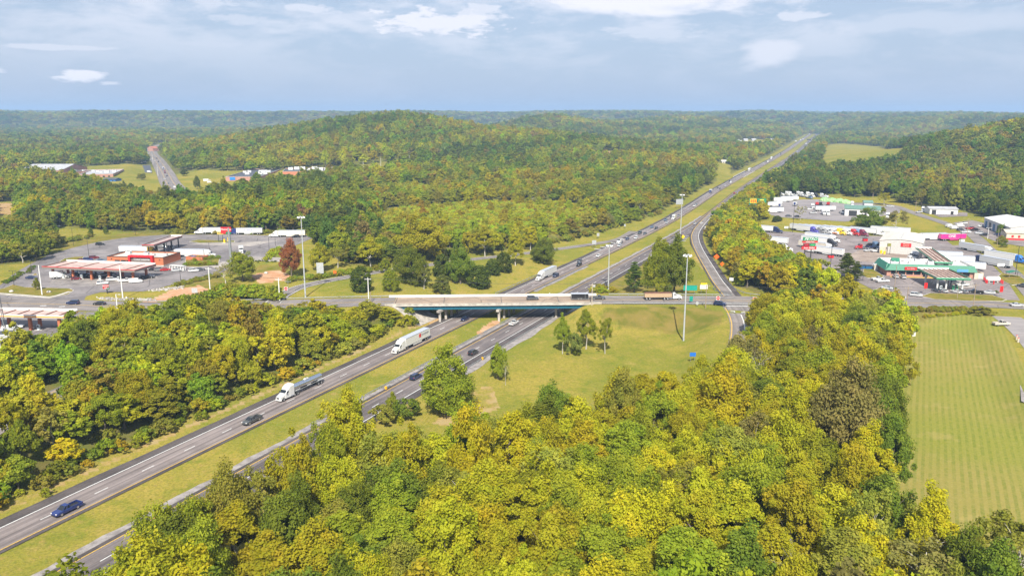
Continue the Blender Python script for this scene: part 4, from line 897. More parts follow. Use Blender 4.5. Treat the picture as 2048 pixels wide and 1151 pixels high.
def car_parts(kind, c):
    pt = pm(c); B = MB(); parts = []
    if kind == 'sedan':
        L, r, tr = 4.75, .33, .78
        B.loft([sec(-2.37, .70, .42, .82), sec(-2.2, .86, .28, .98), sec(-1.3, .91, .22, 1.0), sec(.95, .91, .22, .98), sec(1.9, .87, .24, .84), sec(2.25, .80, .28, .74), sec(2.38, .62, .36, .62)], pt)
        g = (-1.75, 1.15, -1.0, .32, .80, .60, .97, 1.42); wx = (-1.42, 1.42); hl = (2.30, .62, .60); tl = (-2.33, .66, .78)
    elif kind == 'hatch':
        L, r, tr = 4.2, .33, .78
        B.loft([sec(-2.1, .76, .40, .90), sec(-2.0, .86, .26, 1.02), sec(.85, .89, .22, 1.0), sec(1.7, .84, .24, .86), sec(2.02, .74, .3, .74), sec(2.1, .6, .38, .64)], pt)
        g = (-1.95, 1.05, -1.55, .25, .80, .62, 1.0, 1.50); wx = (-1.28, 1.28); hl = (2.03, .58, .64); tl = (-2.07, .7, .85)
    elif kind == 'suv':
        L, r, tr = 4.85, .38, .80
        B.loft([sec(-2.42, .82, .45, 1.05), sec(-2.3, .93, .34, 1.12), sec(1.0, .95, .30, 1.12), sec(1.95, .92, .32, 1.04), sec(2.3, .85, .36, .92), sec(2.43, .7, .44, .8)], pt)
        g = (-2.3, 1.2, -2.0, .42, .86, .70, 1.11, 1.70); wx = (-1.42, 1.48); hl = (2.36, .68, .82); tl = (-2.40, .78, .98)
    elif kind == 'van':
        L, r, tr = 5.6, .36, .84
        B.loft([sec(-2.8, .95, .42, 2.05, .2), sec(-2.7, .99, .36, 2.12, .2), sec(.9, .99, .34, 2.14, .2), sec(1.45, .97, .34, 1.5, .15), sec(2.3, .93, .36, 1.12), sec(2.75, .84, .4, .95)], pt)
        g = (.95, 1.62, .95, 1.12, .985, .86, 1.3, 1.95); wx = (-1.75, 1.75); hl = (2.66, .7, .8); tl = (-2.78, .86, 1.1)
    else:   # pickup
        L, r, tr = 5.85, .42, .84
        B.loft([sec(-.35, .95, .40, 1.12), sec(1.3, .96, .40, 1.12), sec(2.3, .95, .42, 1.08), sec(2.8, .90, .46, 1.0), sec(2.92, .8, .52, .9)], pt)
        for s in (-1, 1): B.box((-1.62, s * .91, .80), (2.55, .10, .72), pt)
        B.box((-1.62, 0, .60), (2.54, 1.74, .28), BLACK); B.box((-2.86, 0, .86), (.09, 1.9, .62), pt); B.box((-.40, 0, .86), (.1, 1.75, .55), pt)
        g = (-.30, 1.55, -.1, .72, .86, .68, 1.11, 1.74); wx = (-1.75, 1.82); hl = (2.86, .7, .88); tl = (-2.90, .84, .95)
    rails(B, *g, pt, (.02, .5, .98) if kind not in ('van',) else (.02,))
    for s in (-1, 1): B.box((g[1] - .25, s * (g[4] + .14), g[6] + .08), (.12, .2, .13), pt)
    parts.append(('body', B.mesh('body'))); parts.append(('windows', glasshouse(*g).mesh('windows')))
    for x in wx:
        for s in (-1, 1): parts.append(('wheel', wheel_mb(x, s * tr, r, .22).mesh('wheel')))
    for s in (-1, 1):
        parts.append(('headlight', MB().box((hl[0], s * hl[1], hl[2]), (.16, .30, .15), LAMP).mesh('headlight')))
        parts.append(('tail_light', MB().box((tl[0], s * tl[1], tl[2]), (.10, .22, .2), TAIL).mesh('tail_light')))
    parts.append(('bumper', MB().box((hl[0] + .07, 0, .44), (.14, 1.3, .16), BLACK).box((tl[0] - .03, 0, .46), (.12, 1.4, .16), BLACK).mesh('bumper')))
    return parts, L
def tractor_parts(c, x0, sleeper=True, accent=None):
    """lorry tractor with its nose at x0, pointing along +x"""
    pt = pm(c); pa = pm(accent) if accent else pt; B = MB(); parts = []
    B.loft([sec(x0 - .02, .62, .75, 1.45, .2), sec(x0 - .25, .86, .62, 1.62, .25), sec(x0 - 1.4, .98, .6, 1.9, .25), sec(x0 - 2.0, 1.02, .6, 2.0, .2)], pt)                 # bonnet
    xs = x0 - (5.5 if sleeper else 3.7)
    top = 3.85 if sleeper else 2.75
    B.loft([sec(x0 - 1.95, 1.06, .62, 2.02, .1), sec(x0 - 2.02, 1.1, .55, 2.1, .12), sec(x0 - 2.75, 1.12, .55, 2.85, .2), sec(x0 - 3.5, 1.18, .55, top - .25, .28), sec(x0 - 4.0 if sleeper else x0 - 3.6, 1.22, .55, top, .3), sec(xs, 1.22, .55, top + (.1 if sleeper else 0), .3)], pt)
    if accent: B.box((x0 - 3.0, 0, .95), (4.6, 2.3 + .16, .55), pa)
    parts.append(('cab', B.mesh('cab')))
    parts.append(('windshield', MB().add([(x0 - 1.93, -.98, 2.12), (x0 - 1.93, .98, 2.12), (x0 - 2.62, .95, 2.84), (x0 - 2.62, -.95, 2.84)], [(0, 1, 2, 3)], GLASS).mesh('windshield')))
    for s in (-1, 1):
        parts.append(('side_window', MB().box((x0 - 2.95, s * 1.13, 2.25), (.75, .06, .55), GLASS).mesh('side_window')))
        parts.append(('headlight', MB().box((x0 - .26, s * .74, 1.0), (.22, .3, .28), LAMP).mesh('headlight')))
        parts.append(('fuel_tank', MB().cyl((x0 - 3.9, s * .98, .68), (x0 - 5.2, s * .98, .68), .30, .30, CHROME, 10).mesh('fuel_tank')))
        parts.append(('mirror', MB().box((x0 - 2.25, s * 1.36, 2.15), (.12, .2, .55), BLACK).mesh('mirror')))
    parts.append(('grille', MB().box((x0 + .0, 0, 1.12), (.1, .9, .62), CHROME).mesh('grille')))
    parts.append(('bumper', MB().loft([sec(x0 - .25, 1.12, .38, .72, .06), sec(x0 + .08, .95, .38, .70, .06)], pt).mesh('bumper')))
    parts.append(('chassis', MB().box((x0 - 5.6, 0, .78), (3.6, .9, .28), BLACK).box((x0 - 6.3, 0, 1.12), (.9, .8, .12), BLACK).mesh('chassis')))
    for x, w in ((x0 - 1.15, .34), (x0 - 5.75, .66), (x0 - 7.05, .66)):
        for s in (-1, 1): parts.append(('wheel', wheel_mb(x, s * (1.0 if w < .5 else .88), .51, w).mesh('wheel')))
    return parts
TRT = {}
def trailer_parts(kind, c, x0, accent=None):
    """trailer with its front wall at x0, running back along -x; 15.9 m box, tanker or dump body"""
    pt = pm(c); parts = []
    if kind == 'box' or kind == 'reefer':
        L = 15.9; T = MB(); T.box((x0 - L / 2, 0, 2.62), (L, 2.58, 2.84), pt); T.box((x0 - L / 2, 0, 4.05), (L - .06, 2.5, .035), ALU)
        for z in (1.22, 4.0):
            for s in (-1, 1): T.box((x0 - L / 2, s * 1.30, z), (L, .04, .12), GALV)
        parts.append(('trailer_box', T.mesh('trailer_box')))
        D = MB()
        for s in (-1, 1): D.box((x0 - L - .03, s * .63, 2.62), (.05, 1.2, 2.65), pt)
        D.box((x0 - L - .06, 0, 1.12), (.1, 2.4, .14), BLACK); D.box((x0 - L - .04, 0, 2.62), (.07, .06, 2.6), GALV); parts.append(('rear_doors', D.mesh('rear_doors')))
        for s in (-1, 1): parts.append(('side_skirt', MB().box((x0 - 7.6, s * 1.24, .85), (5.6, .05, .65), pt).mesh('side_skirt')))
        if kind == 'reefer': parts.append(('cooling_unit', MB().box((x0 + .28, 0, 3.0), (.5, 1.9, 1.6), pt).mesh('cooling_unit')))
        parts.append(('undercarriage', MB().box((x0 - L / 2, 0, 1.08), (L - 1, 1.1, .18), BLACK).box((x0 - 2.6, .8, .55), (.2, .2, .9), BLACK).box((x0 - 2.6, -.8, .55), (.2, .2, .9), BLACK).mesh('undercarriage')))
        wx = (x0 - L + 1.6, x0 - L + 2.9)
    elif kind == 'tank':
        L = 12.8; T = MB(); T.cyl((x0 - .15, 0, 2.35), (x0 - L + .15, 0, 2.15), .92, .92, CHROME, 20); T.cyl((x0 - .15, 0, 2.35), (x0 + .1, 0, 2.35), .92, .55, CHROME, 20); T.cyl((x0 - L + .15, 0, 2.15), (x0 - L - .1, 0, 2.15), .92, .55, CHROME, 20)
        parts.append(('tank', T.mesh('tank'))); H = MB(); H.box((x0 - L / 2, 0, 3.24), (1.6, .8, .2), WHITE); H.cyl((x0 - L / 2, 0, 3.2), (x0 - L / 2, 0, 3.45), .3, .3, CHROME, 10); parts.append(('hatch', H.mesh('hatch')))
        Fm = MB()
        for s in (-1, 1): Fm.box((x0 - L / 2, s * .75, 1.2), (L - .6, .14, .2), GALV); Fm.box((x0 - L + 1.6, s * 1.02, 1.32), (3.0, .5, .06), GALV)
        Fm.box((x0 - 5.5, 0, .95), (2.2, 1.4, .4), BLACK); parts.append(('frame', Fm.mesh('frame'))); wx = (x0 - L + .95, x0 - L + 2.25)
    else:   # open dump body
        L = 10.8; T = MB(); 
        for s in (-1, 1): T.box((x0 - L / 2, s * 1.22, 1.95), (L, .10, 1.5), pt)
        T.box((x0, 0, 1.95), (.12, 2.5, 1.5), pt); T.box((x0 - L, 0, 1.95), (.12, 2.5, 1.5), pt); T.box((x0 - L / 2, 0, 1.2), (L, 2.4, .14), pt)
        for i in range(12):
            for s in (-1, 1): T.box((x0 - .5 - i * .89, s * 1.29, 1.95), (.1, .07, 1.4), pt)
        parts.append(('dump_body', T.mesh('dump_body'))); parts.append(('tarpaulin', MB().loft([[(x, -1.2, 2.72), (x, 1.2, 2.72), (x, .6, 2.95 + .05 * (i % 2)), (x, -.6, 2.95 + .05 * (i % 2))] for i, x in enumerate(np.linspace(x0 - .05, x0 - L + .05, 9))], mat('brown_tarpaulin', (.16, .075, .05), .8)).mesh('tarpaulin')))
        parts.append(('frame', MB().box((x0 - L / 2, 0, 1.0), (L, .9, .2), BLACK).mesh('frame'))); wx = (x0 - L + .8, x0 - L + 2.1)
    for x in wx:
        for s in (-1, 1): parts.append(('trailer_wheel', wheel_mb(x, s * .9, .51, .66).mesh('trailer_wheel')))
    return parts, L
_vp = {}
def joined(parts, name):
    """very far vehicles are a single small mesh"""
    bm = bmesh.new(); mats = []
    for n, me in parts:
        o = len(bm.faces); b2 = bmesh.new(); b2.from_mesh(me)
        tmp = bpy.data.meshes.new('t'); 
        remap = []
        for mm in me.materials:
            if mm not in mats: mats.append(mm)
            remap.append(mats.index(mm))
        for f in b2.faces: f.material_index = remap[f.material_index]
        b2.to_mesh(tmp); b2.free(); bm.from_mesh(tmp); bpy.data.meshes.remove(tmp)
    me = bpy.data.meshes.new(name); bm.to_mesh(me); bm.free()
    for m_ in mats: me.materials.append(m_)
    return me
VNAME = {'sedan': 'sedan', 'hatch': 'hatchback', 'suv': 'sport_utility_vehicle', 'van': 'van', 'pickup': 'pickup_truck', 'box': 'semi_truck', 'reefer': 'semi_truck', 'tank': 'tanker_truck', 'dump': 'dump_truck', 'tractor': 'semi_tractor', 'daycab': 'semi_tractor', 'trailer': 'semi_trailer', 'boxtruck': 'box_truck', 'cargo': 'cargo_trailer'}
VCAT = {'sedan': 'car', 'hatch': 'car', 'suv': 'SUV', 'van': 'van', 'pickup': 'pickup', 'box': 'truck', 'reefer': 'truck', 'tank': 'truck', 'dump': 'truck', 'tractor': 'truck', 'daycab': 'truck', 'trailer': 'trailer', 'boxtruck': 'truck', 'cargo': 'trailer'}
def vparts(kind, c, c2=None, acc=None):
    key = (kind, c, c2, acc)
    if key in _vp: return _vp[key]
    if kind in ('box', 'reefer'): p = tractor_parts(c, 10.7, True, acc) + trailer_parts(kind, c2 or 'white', 4.9)[0]
    elif kind == 'tank': p = tractor_parts(c, 9.4, True) + trailer_parts('tank', 'white', 3.6)[0]
    elif kind == 'dump': p = tractor_parts(c, 7.6, False) + trailer_parts('dump', c2, 3.4)[0]
    elif kind == 'tractor': p = tractor_parts(c, 4.0, True, acc)
    elif kind == 'daycab': p = tractor_parts(c, 3.6, False, acc)
    elif kind == 'trailer': p = trailer_parts('box', c, 7.95)[0]
    elif kind == 'boxtruck':
        p = tractor_parts(c, 4.2, False)[:1] ; p = [q for q in tractor_parts(c, 4.2, False) if q[0] not in ('chassis',)]
        B = MB().box((-1.6, 0, 2.15), (5.4, 2.4, 2.5), pm(c2 or 'white')); p.append(('cargo_box', B.mesh('cargo_box')))
        p.append(('rear_panel', MB().box((-4.32, 0, 2.1), (.05, 1.7, 1.9), pm(acc or 'blue')).mesh('rear_panel')))
    elif kind == 'cargo':
        B = MB().box((0, 0, 1.45), (6.9, 2.3, 2.0), pm(c)); p = [('trailer_box', B.mesh('trailer_box'))]
        p.append(('roof', MB().box((0, 0, 2.47), (7.0, 2.4, .08), ALU).mesh('roof')))
        T = MB()
        for s in (-1, 1): T.box((0, s * 1.17, .48), (7.0, .06, .14), GALV); T.box((-3.42, s * 1.17, 1.45), (.12, .06, 2.0), GALV); T.box((3.42, s * 1.17, 1.45), (.12, .06, 2.0), GALV); T.box((2.1, s * 1.17, 1.45), (.1, .05, 2.0), GALV)
        p.append(('edge_trim', T.mesh('edge_trim'))); p.append(('drawbar', MB().box((4.1, 0, .5), (1.4, .12, .12), BLACK).box((4.0, .3, .5), (1.3, .08, .1), BLACK, .35).box((4.0, -.3, .5), (1.3, .08, .1), BLACK, -.35).mesh('drawbar')))
        for x in (-.5, .5):
            for s in (-1, 1): p.append(('wheel', wheel_mb(x, s * 1.08, .36, .22).mesh('wheel')))
        for s in (-1, 1): p.append(('fender', MB().box((0, s * 1.2, .82), (2.0, .16, .06), GALV).mesh('fender')))
    else: p = car_parts(kind, c)[0]
    _vp[key] = p; return p
_vj = {}
def vehicle(kind, c, loc, head, label, group=None, c2=None, acc=None, far=None):
    dist = math.hypot(loc[0], loc[1]); nm = VNAME[kind]; far = dist > 820 if far is None else far
    if far:
        key = (kind, c, c2, acc)
        if key not in _vj: _vj[key] = joined(vparts(kind, c, c2, acc), nm)
        return tag(link(nm, _vj[key], None, loc, head), label, VCAT[kind], group)
    e = empty(nm, loc, head, label, VCAT[kind], group)
    for n, me in vparts(kind, c, c2, acc): link(n, me, e)
    return e
def text_part(body, parent, loc, size, m_, rot=(math.pi / 2, 0, 0), shear=0.0, name='lettering', ex=.015, bold=0.0, sx=1.0):
    cu = bpy.data.curves.new('t', 'FONT'); cu.body = body; cu.size = size; cu.align_x = 'CENTER'; cu.align_y = 'CENTER'; cu.extrude = ex; cu.shear = shear; cu.offset = bold; cu.resolution_u = 3
    ob = bpy.data.objects.new('t', cu); me = bpy.data.meshes.new_from_object(ob); bpy.data.objects.remove(ob); bpy.data.curves.remove(cu)
    me.materials.clear(); me.materials.append(m_)
    o = link(name, me, parent, loc, rot=rot); o.scale = (sx, 1, 1); return o
HU = math.atan2(U[1], U[0])              # heading away from the camera along the motorway
def axhead(s): 
    a, b = np.array(axp(s - 8, 0)), np.array(axp(s + 8, 0)); return math.atan2(b[1] - a[1], b[0] - a[0])
def on_axis(kind, c, px, py, lane, label, c2=None, acc=None, z=0.0):
    p = at(px, py, z); s = p[0] * U[0] + p[1] * U[1]; d = {'L1': -14.1, 'L2': -10.1, 'R1': 10.1, 'R2': 14.1}[lane]
    q = axp(s, d, .02); h = axhead(s) + (math.pi if lane[0] == 'L' else 0)
    return vehicle(kind, c, q, h, label, 'traffic on the motorway', c2, acc)
TR = [('pickup', 'blue', 122, 1019, 'L2', 'bright blue pickup driving in the near corner of the motorway'), ('pickup', 'dark grey', 500, 843, 'L2', 'dark grey pickup ahead of the tanker truck on the motorway'),
      ('sedan', 'dark blue', 930, 640, 'L2', 'dark blue car just emerging from under the bridge'), ('suv', 'dark blue', 1107, 553, 'L2', 'dark blue car beside the white truck beyond the bridge'),
      ('suv', 'black', 1151, 531, 'L2', 'nearer dark car of the pair following the white truck'), ('sedan', 'dark grey', 1154.5, 523, 'L1', 'farther dark car of the pair following the white truck'), ('sedan', 'white', 1187, 512.5, 'L2', 'white sedan behind the dark pair of cars'),
      ('suv', 'silver', 1229.5, 492.3, 'L2', 'silver car alongside the white lorry tractor'), ('sedan', 'dark blue', 1246, 478.6, 'L1', 'dark blue sedan behind the white lorry tractor'), ('suv', 'white', 1261, 476.6, 'L2', 'white sport utility car behind the silver car'), ('suv', 'dark green', 1270, 466.7, 'L1', 'dark green car passing the painted gore'), ('sedan', 'dark grey', 1280, 468, 'L2', 'dark grey sedan beside the dark green car'),
      ('sedan', 'steel blue', 1293.4, 454.8, 'L1', 'blue grey sedan beyond the painted gore'), ('sedan', 'black', 1301.5, 456.7, 'L2', 'black sedan beyond the painted gore'), ('sedan', 'silver', 1322.7, 445.5, 'L2', 'silver sedan in front of the steel blue pickup'), ('pickup', 'steel blue', 1325.5, 441, 'L1', 'steel blue pickup beside the white box truck'), ('pickup', 'dark grey', 1333, 433.8, 'L1', 'dark pickup behind the white box truck'),
      ('sedan', 'grey', 1347, 432, 'L2', 'grey sedan near the far lamp mast'), ('suv', 'white', 1380.5, 412.3, 'L2', 'white car near the big sign back'), ('sedan', 'grey', 1388, 409.6, 'L2', 'small grey car behind the white car near the big sign back'),
      ('pickup', 'white', 1028, 648.5, 'R1', 'white pickup with an open red loaded bed before the bridge'), ('suv', 'black', 944, 707.5, 'R2', 'black sport utility car driving away below the bridge'), ('suv', 'dark blue', 834, 757, 'R1', 'dark blue car half hidden by the big round tree'),
      ('sedan', 'white', 1318.7, 488.2, 'R1', 'white car driving away past the infield trees'), ('sedan', 'dark red', 1348, 472.3, 'R2', 'dark red sedan driving away past the yellow sign'), ('sedan', 'silver', 1376, 447.7, 'R1', 'silver car by the slip road merge'), ('sedan', 'white', 1388.5, 447, 'R2', 'white sedan by the slip road merge'), ('sedan', 'white', 1435, 421.8, 'R2', 'white car driving away past the merge'),
      ('sedan', 'dark grey', 1437.5, 378.2, 'L2', 'dark car approaching on the far stretch before the creek'), ('boxtruck', 'blue', 1418, 385, 'L1', 'blue truck on the far stretch before the creek'), ('sedan', 'silver', 1455.7, 372.7, 'L2', 'silver car on the far stretch before the creek bridge'), ('van', 'white', 1465.7, 366, 'L2', 'white van on the far stretch before the creek bridge'), ('sedan', 'dark blue', 1464, 363.5, 'L1', 'dark car beside the white van on the far stretch'), 
      ('sedan', 'dark grey', 1446, 377, 'L1', 'small dark car behind the blue truck on the far stretch'), ('box', 'white', 1506.5, 342, 'L1', 'white truck on the creek bridge'), ('sedan', 'silver', 1510, 342.5, 'L2', 'silver car beside the white truck on the creek bridge'), ('sedan', 'white', 1532.6, 326.9, 'L1', 'white car beyond the creek bridge'), ('sedan', 'dark grey', 1537.8, 324, 'L1', 'dark car beyond the creek bridge'), ('boxtruck', 'white', 1540, 325, 'L2', 'white truck beyond the creek bridge'),
      ('box', 'white', 1545, 318.2, 'L1', 'white truck far beyond the creek bridge'), ('sedan', 'dark grey', 1560.7, 310, 'L2', 'first far dark car on the distant rise'), ('sedan', 'black', 1564.8, 307.5, 'L1', 'second far black car on the distant rise'), ('sedan', 'white', 1579.5, 297, 'L2', 'far white car on the distant rise'), ('box', 'white', 1594.7, 281, 'L1', 'far white truck by the gantry sign'), ('box', 'white', 1600.6, 279.5, 'L2', 'second far white truck by the gantry sign'), ('box', 'white', 1621, 269, 'L1', 'farthest white truck where the motorway meets the woods'),
      ('sedan', 'red', 1478, 387.5, 'R1', 'red car driving away before the creek'), ('suv', 'black', 1580.6, 313.5, 'R1', 'dark car driving away on the far rise'), ('sedan', 'dark grey', 1586.5, 308.9, 'R2', 'grey car driving away on the far rise'), ('boxtruck', 'white', 1594.5, 305, 'R2', 'white truck driving away on the far rise'), ('box', 'white', 1612, 289, 'R2', 'white truck driving away near the far woods')]
for kd, c, px, py, ln, lb in TR: on_axis(kd, c, px, py, ln, lb)
tk = on_axis('tank', 'white', 600, 783, 'L1', 'white tractor pulling a polished steel tanker')
st = on_axis('reefer', 'white', 815, 691, 'L2', 'white semi truck with red mark and grey lettering on its trailer')
GRYT = mat('grey_lettering', (.22, .23, .25), .6); REDT = mat('red_mark', (.62, .05, .04), .5)
for s in (1,):
    MB().box((-4.2, s * 1.335, 2.95), (1.3, .03, 1.3), REDT).build('logo_mark', st); text_part('SCHNEIDER', st, (-7.6, s * 1.335, 2.95), .95, GRYT, (math.pi / 2, 0, math.pi), sx=.95)
on_axis('box', 'white', 1083, 553.5, 'L1', 'white semi truck approaching just beyond the bridge')
on_axis('daycab', 'white', 1231, 486, 'L1', 'white lorry tractor leaving the painted gore'); on_axis('boxtruck', 'white', 1332, 437.8, 'L2', 'white box truck in the middle of the queue')
XH = math.atan2(DECK1[1] - DECK0[1], DECK1[0] - DECK0[0])
def on_x(kind, c, px, py, label, head=0, c2=None, acc=None, z=6.53): return vehicle(kind, c, at(px, py, z), XH + R(head), label, 'traffic on the crossroad', c2, acc)
on_x('suv', 'dark grey', 1065, 599, 'dark sport utility car crossing the bridge'); on_x('cargo', 'black', 1159, 598.3, 'black enclosed cargo trailer behind the grey pickup on the bridge'); on_x('pickup', 'dark grey', 1196, 598, 'dark grey pickup towing the black cargo trailer')
on_x('dump', 'white', 1325, 598.5, 'white tractor with a tan open dump trailer on the crossroad', 0, 'tan'); on_x('suv', 'dark blue', 1440, 610, 'dark blue car turning at the slip road junction', -28)
on_x('suv', 'dark blue', 146, 608, 'dark blue sport utility car passing the orange striped canopy', 180); on_x('sedan', 'black', 199, 609, 'black sedan following the dark blue car on the crossroad', 180); on_x('sedan', 'silver', 2033, 612, 'silver and black car at the right end of the crossroad', -4)
# --- parked and moving vehicles in the yards (pixel of the ground point, heading in degrees)
def lot(kind, c, px, py, hd, label, group, c2=None, acc=None, z=ZP - .01): return vehicle(kind, c, at(px, py, z), R(hd), label, group, c2, acc)
GT = 'vehicles at the brick fuel station'
lot('box', 'white', 424, 467.5, 182, 'white tractor facing left with a plain white trailer by the wood edge', GT)
t = lot('box', 'blue', 490, 468.5, 181, 'blue tractor with a white trailer lettered in blue', GT); text_part('WEL COMPANIES', t, (-2.2, 1.335, 3.0), 1.0, mat('blue_letters', (.05, .09, .35), .5), (math.pi / 2, 0, math.pi), sx=.8)
lot('box', 'white', 574, 473.5, 184, 'white tractor with a cream trailer parked by the tall lamp mast', GT, 'cream'); lot('suv', 'black', 591, 474.5, 200, 'dark car in front of the cream trailer', GT)
lot('box', 'white', 392, 513.5, -4, 'white and blue tractor with a white trailer behind the brick store', GT, 'white', 'blue'); lot('box', 'yellow', 280, 506.5, -6, 'yellow tractor under the truck canopy pulling a white trailer', GT)
lot('boxtruck', 'white', 482.5, 505, -70, 'white truck with a yellow side crossing the truck lanes', GT, 'white', 'yellow'); lot('suv', 'black', 200.5, 490, 20, 'black car on the empty lane behind the brick store', GT); lot('tractor', 'grey', 328, 495, 190, 'grey tractor between the pumps of the truck canopy', GT)
lot('boxtruck', 'white', 122, 556, 25, 'white box truck with a blue rear panel under the pump canopy', GT, 'white', 'bright blue')
for kd, c, x, y, h, lb in (('hatch', 'dark red', 153, 559, 30, 'dark red car at the pumps'), ('suv', 'white', 205, 568, 25, 'white car leaving the pumps, nearest the road sign'), ('suv', 'white', 224, 561, 22, 'white car under the right half of the pump canopy'), ('pickup', 'white', 252, 563, 22, 'white pickup under the right end of the pump canopy'), ('van', 'white', 272, 565, 20, 'white van right of the pump canopy'), ('pickup', 'black', 295, 556, 15, 'black pickup right of the pump canopy'),
                           ('suv', 'white', 297, 539, 35, 'white car parked by the store door'), ('sedan', 'black', 308, 540, 35, 'black car parked between white and silver at the store'), ('suv', 'grey', 319, 541, 35, 'grey car parked beside the red one at the store'), ('sedan', 'red', 331, 541, 30, 'red car parked right of the grey one at the store'), ('sedan', 'silver', 353, 542, 30, 'silver car by the white propane cage'), ('suv', 'white', 387, 543, 30, 'white car parked at the right end of the yard'), ('sedan', 'dark grey', 400, 541, 30, 'dark grey car behind the white one at the right end'),
                           ('sedan', 'dark red', 163, 522, 30, 'dark red car parked left of the blue one on the left side of the store'), ('suv', 'blue', 176, 521, 30, 'blue car parked between two red cars on the left side of the store'), ('suv', 'dark red', 188, 517, 30, 'dark red car parked farthest on the left side of the store'), ('sedan', 'steel blue', 202, 523, 30, 'steel blue car parked close to the store wall'), ('sedan', 'dark blue', 63, 557, 10, 'dark blue car parked by the small kerbed island'),
                           ('suv', 'dark grey', 148, 551, 200, 'dark grey car in the canopy shade left of the middle'), ('sedan', 'steel blue', 170, 552, 200, 'blue grey car in the canopy shade'), ('pickup', 'black', 187, 553, 205, 'black pickup in the canopy shade'), ('suv', 'silver', 206, 552, 200, 'silver car in the canopy shade'), ('sedan', 'grey', 222, 549, 200, 'grey sedan in the canopy shade by the store')):
    lot(kd, c, x, y, h, lb, GT)
for kd, c, x, y, h, lb in (('pickup', 'white', 29, 656, 15, 'white pickup under the orange striped canopy'), ('sedan', 'white', 2, 657, 15, 'white car at the left edge under the orange striped canopy'), ('sedan', 'dark blue', 47, 673, 25, 'dark car beside the red trimmed kiosk')): lot(kd, c, x, y, h, lb, 'vehicles at the orange striped station')
GPp = 'trucks parked in a row at the truck stop'
for i, (c, c2, x, y, lb) in enumerate((('purple', 'white', 1609, 463, 'purple tractor with a white trailer, first in the parked row'), ('grey', 'white', 1623, 464, 'grey tractor next to the purple one in the parked row'), ('silver', 'white', 1636, 464.5, 'silver tractor left of the orange and white one'), ('white', 'white', 1649, 465, 'white tractor with orange stripe in the parked row'), ('yellow', 'white', 1661.5, 466, 'yellow tractor in the parked row'),
                                       ('white', 'cream', 1675, 466.5, 'white tractor between the yellow and the red ones'), ('red', 'white', 1689, 467.5, 'red tractor in the parked row'), ('maroon', 'light blue', 1706, 468.5, 'maroon tractor with a light blue trailer in the parked row'), ('white', 'white', 1736, 468.5, 'white tractor with a white trailer, last in the parked row'))):
    lot('box', c, x, y, -60 if i < 8 else -40, lb, GPp, c2, 'orange' if i == 3 else None)
GP2 = 'vehicles in the truck stop yard'
lot('box', 'dark blue', 1531, 463.5, -35, 'dark blue tractor with a white trailer at the yard corner under the pine', GP2); lot('box', 'white', 1645, 481, -50, 'farthest white rig of the middle row behind the tall sign', GP2); lot('box', 'black', 1639, 488, -50, 'black and white rig in the middle row behind the tall sign', GP2); lot('box', 'white', 1635, 498, -50, 'white rig with a grey sided trailer in the middle row', GP2, 'beige'); lot('box', 'white', 1647, 508, 128, 'nearest white rig of the middle row facing away', GP2)
lot('trailer', 'white', 1548, 487, -40, 'white trailer half hidden by the yellow trees', GP2); lot('tractor', 'white', 1570, 502, -20, 'white tractor beside the yellow trees', GP2); lot('daycab', 'red', 1722, 497.5, 185, 'small red tractor beside the white garage', GP2); lot('daycab', 'black', 1741, 496, 100, 'dark tractor with a blue stack by the white garage', GP2, None, 'blue'); lot('tractor', 'steel blue', 1751, 497, 280, 'blue grey tractor against the garage wall', GP2); lot('pickup', 'white', 1753, 503.5, 10, 'white pickup before the garage wall', GP2); lot('pickup', 'silver', 1737, 502.5, 200, 'silver pickup beside the small red tractor', GP2)
lot('trailer', 'white', 1768, 466, -40, 'white trailer behind the garage, left one', GP2); lot('trailer', 'white', 1792, 467, -30, 'white trailer behind the garage, right one', GP2); lot('box', 'white', 1857, 479.5, 187, 'white rig parked behind the garage by the pink container', GP2)
t = lot('trailer', 'pink', 1904, 480.5, 8, 'bright pink container trailer', GP2); text_part('ONE', t, (-1.2, -1.335, 2.7), 2.2, WHITE, bold=.04)
lot('box', 'white', 1955, 504, -70, 'white rig moving toward the truck canopy on the right', GP2, 'silver'); lot('box', 'dark blue', 1979, 529, 112, 'dark tractor with a pale trailer leaving the yard on the right', GP2, 'silver'); lot('box', 'bright blue', 2012, 521, -64, 'bright blue tractor with a white trailer by the service road', GP2)
lot('trailer', 'white', 1889, 518, -18, 'white trailer behind the truck canopy, left one', GP2); lot('trailer', 'white', 1912, 527, -18, 'white trailer behind the truck canopy, middle one', GP2); lot('trailer', 'white', 1932, 540, -18, 'white trailer behind the store roof, right one', GP2); lot('tractor', 'silver', 1826, 517, -150, 'left silver tractor under the truck canopy', GP2); lot('tractor', 'silver', 1835, 519.5, -150, 'right silver tractor under the truck canopy', GP2); lot('daycab', 'maroon', 1858, 523, -150, 'maroon tractor under the truck canopy', GP2)
GC = 'cars before the restaurant and pumps'
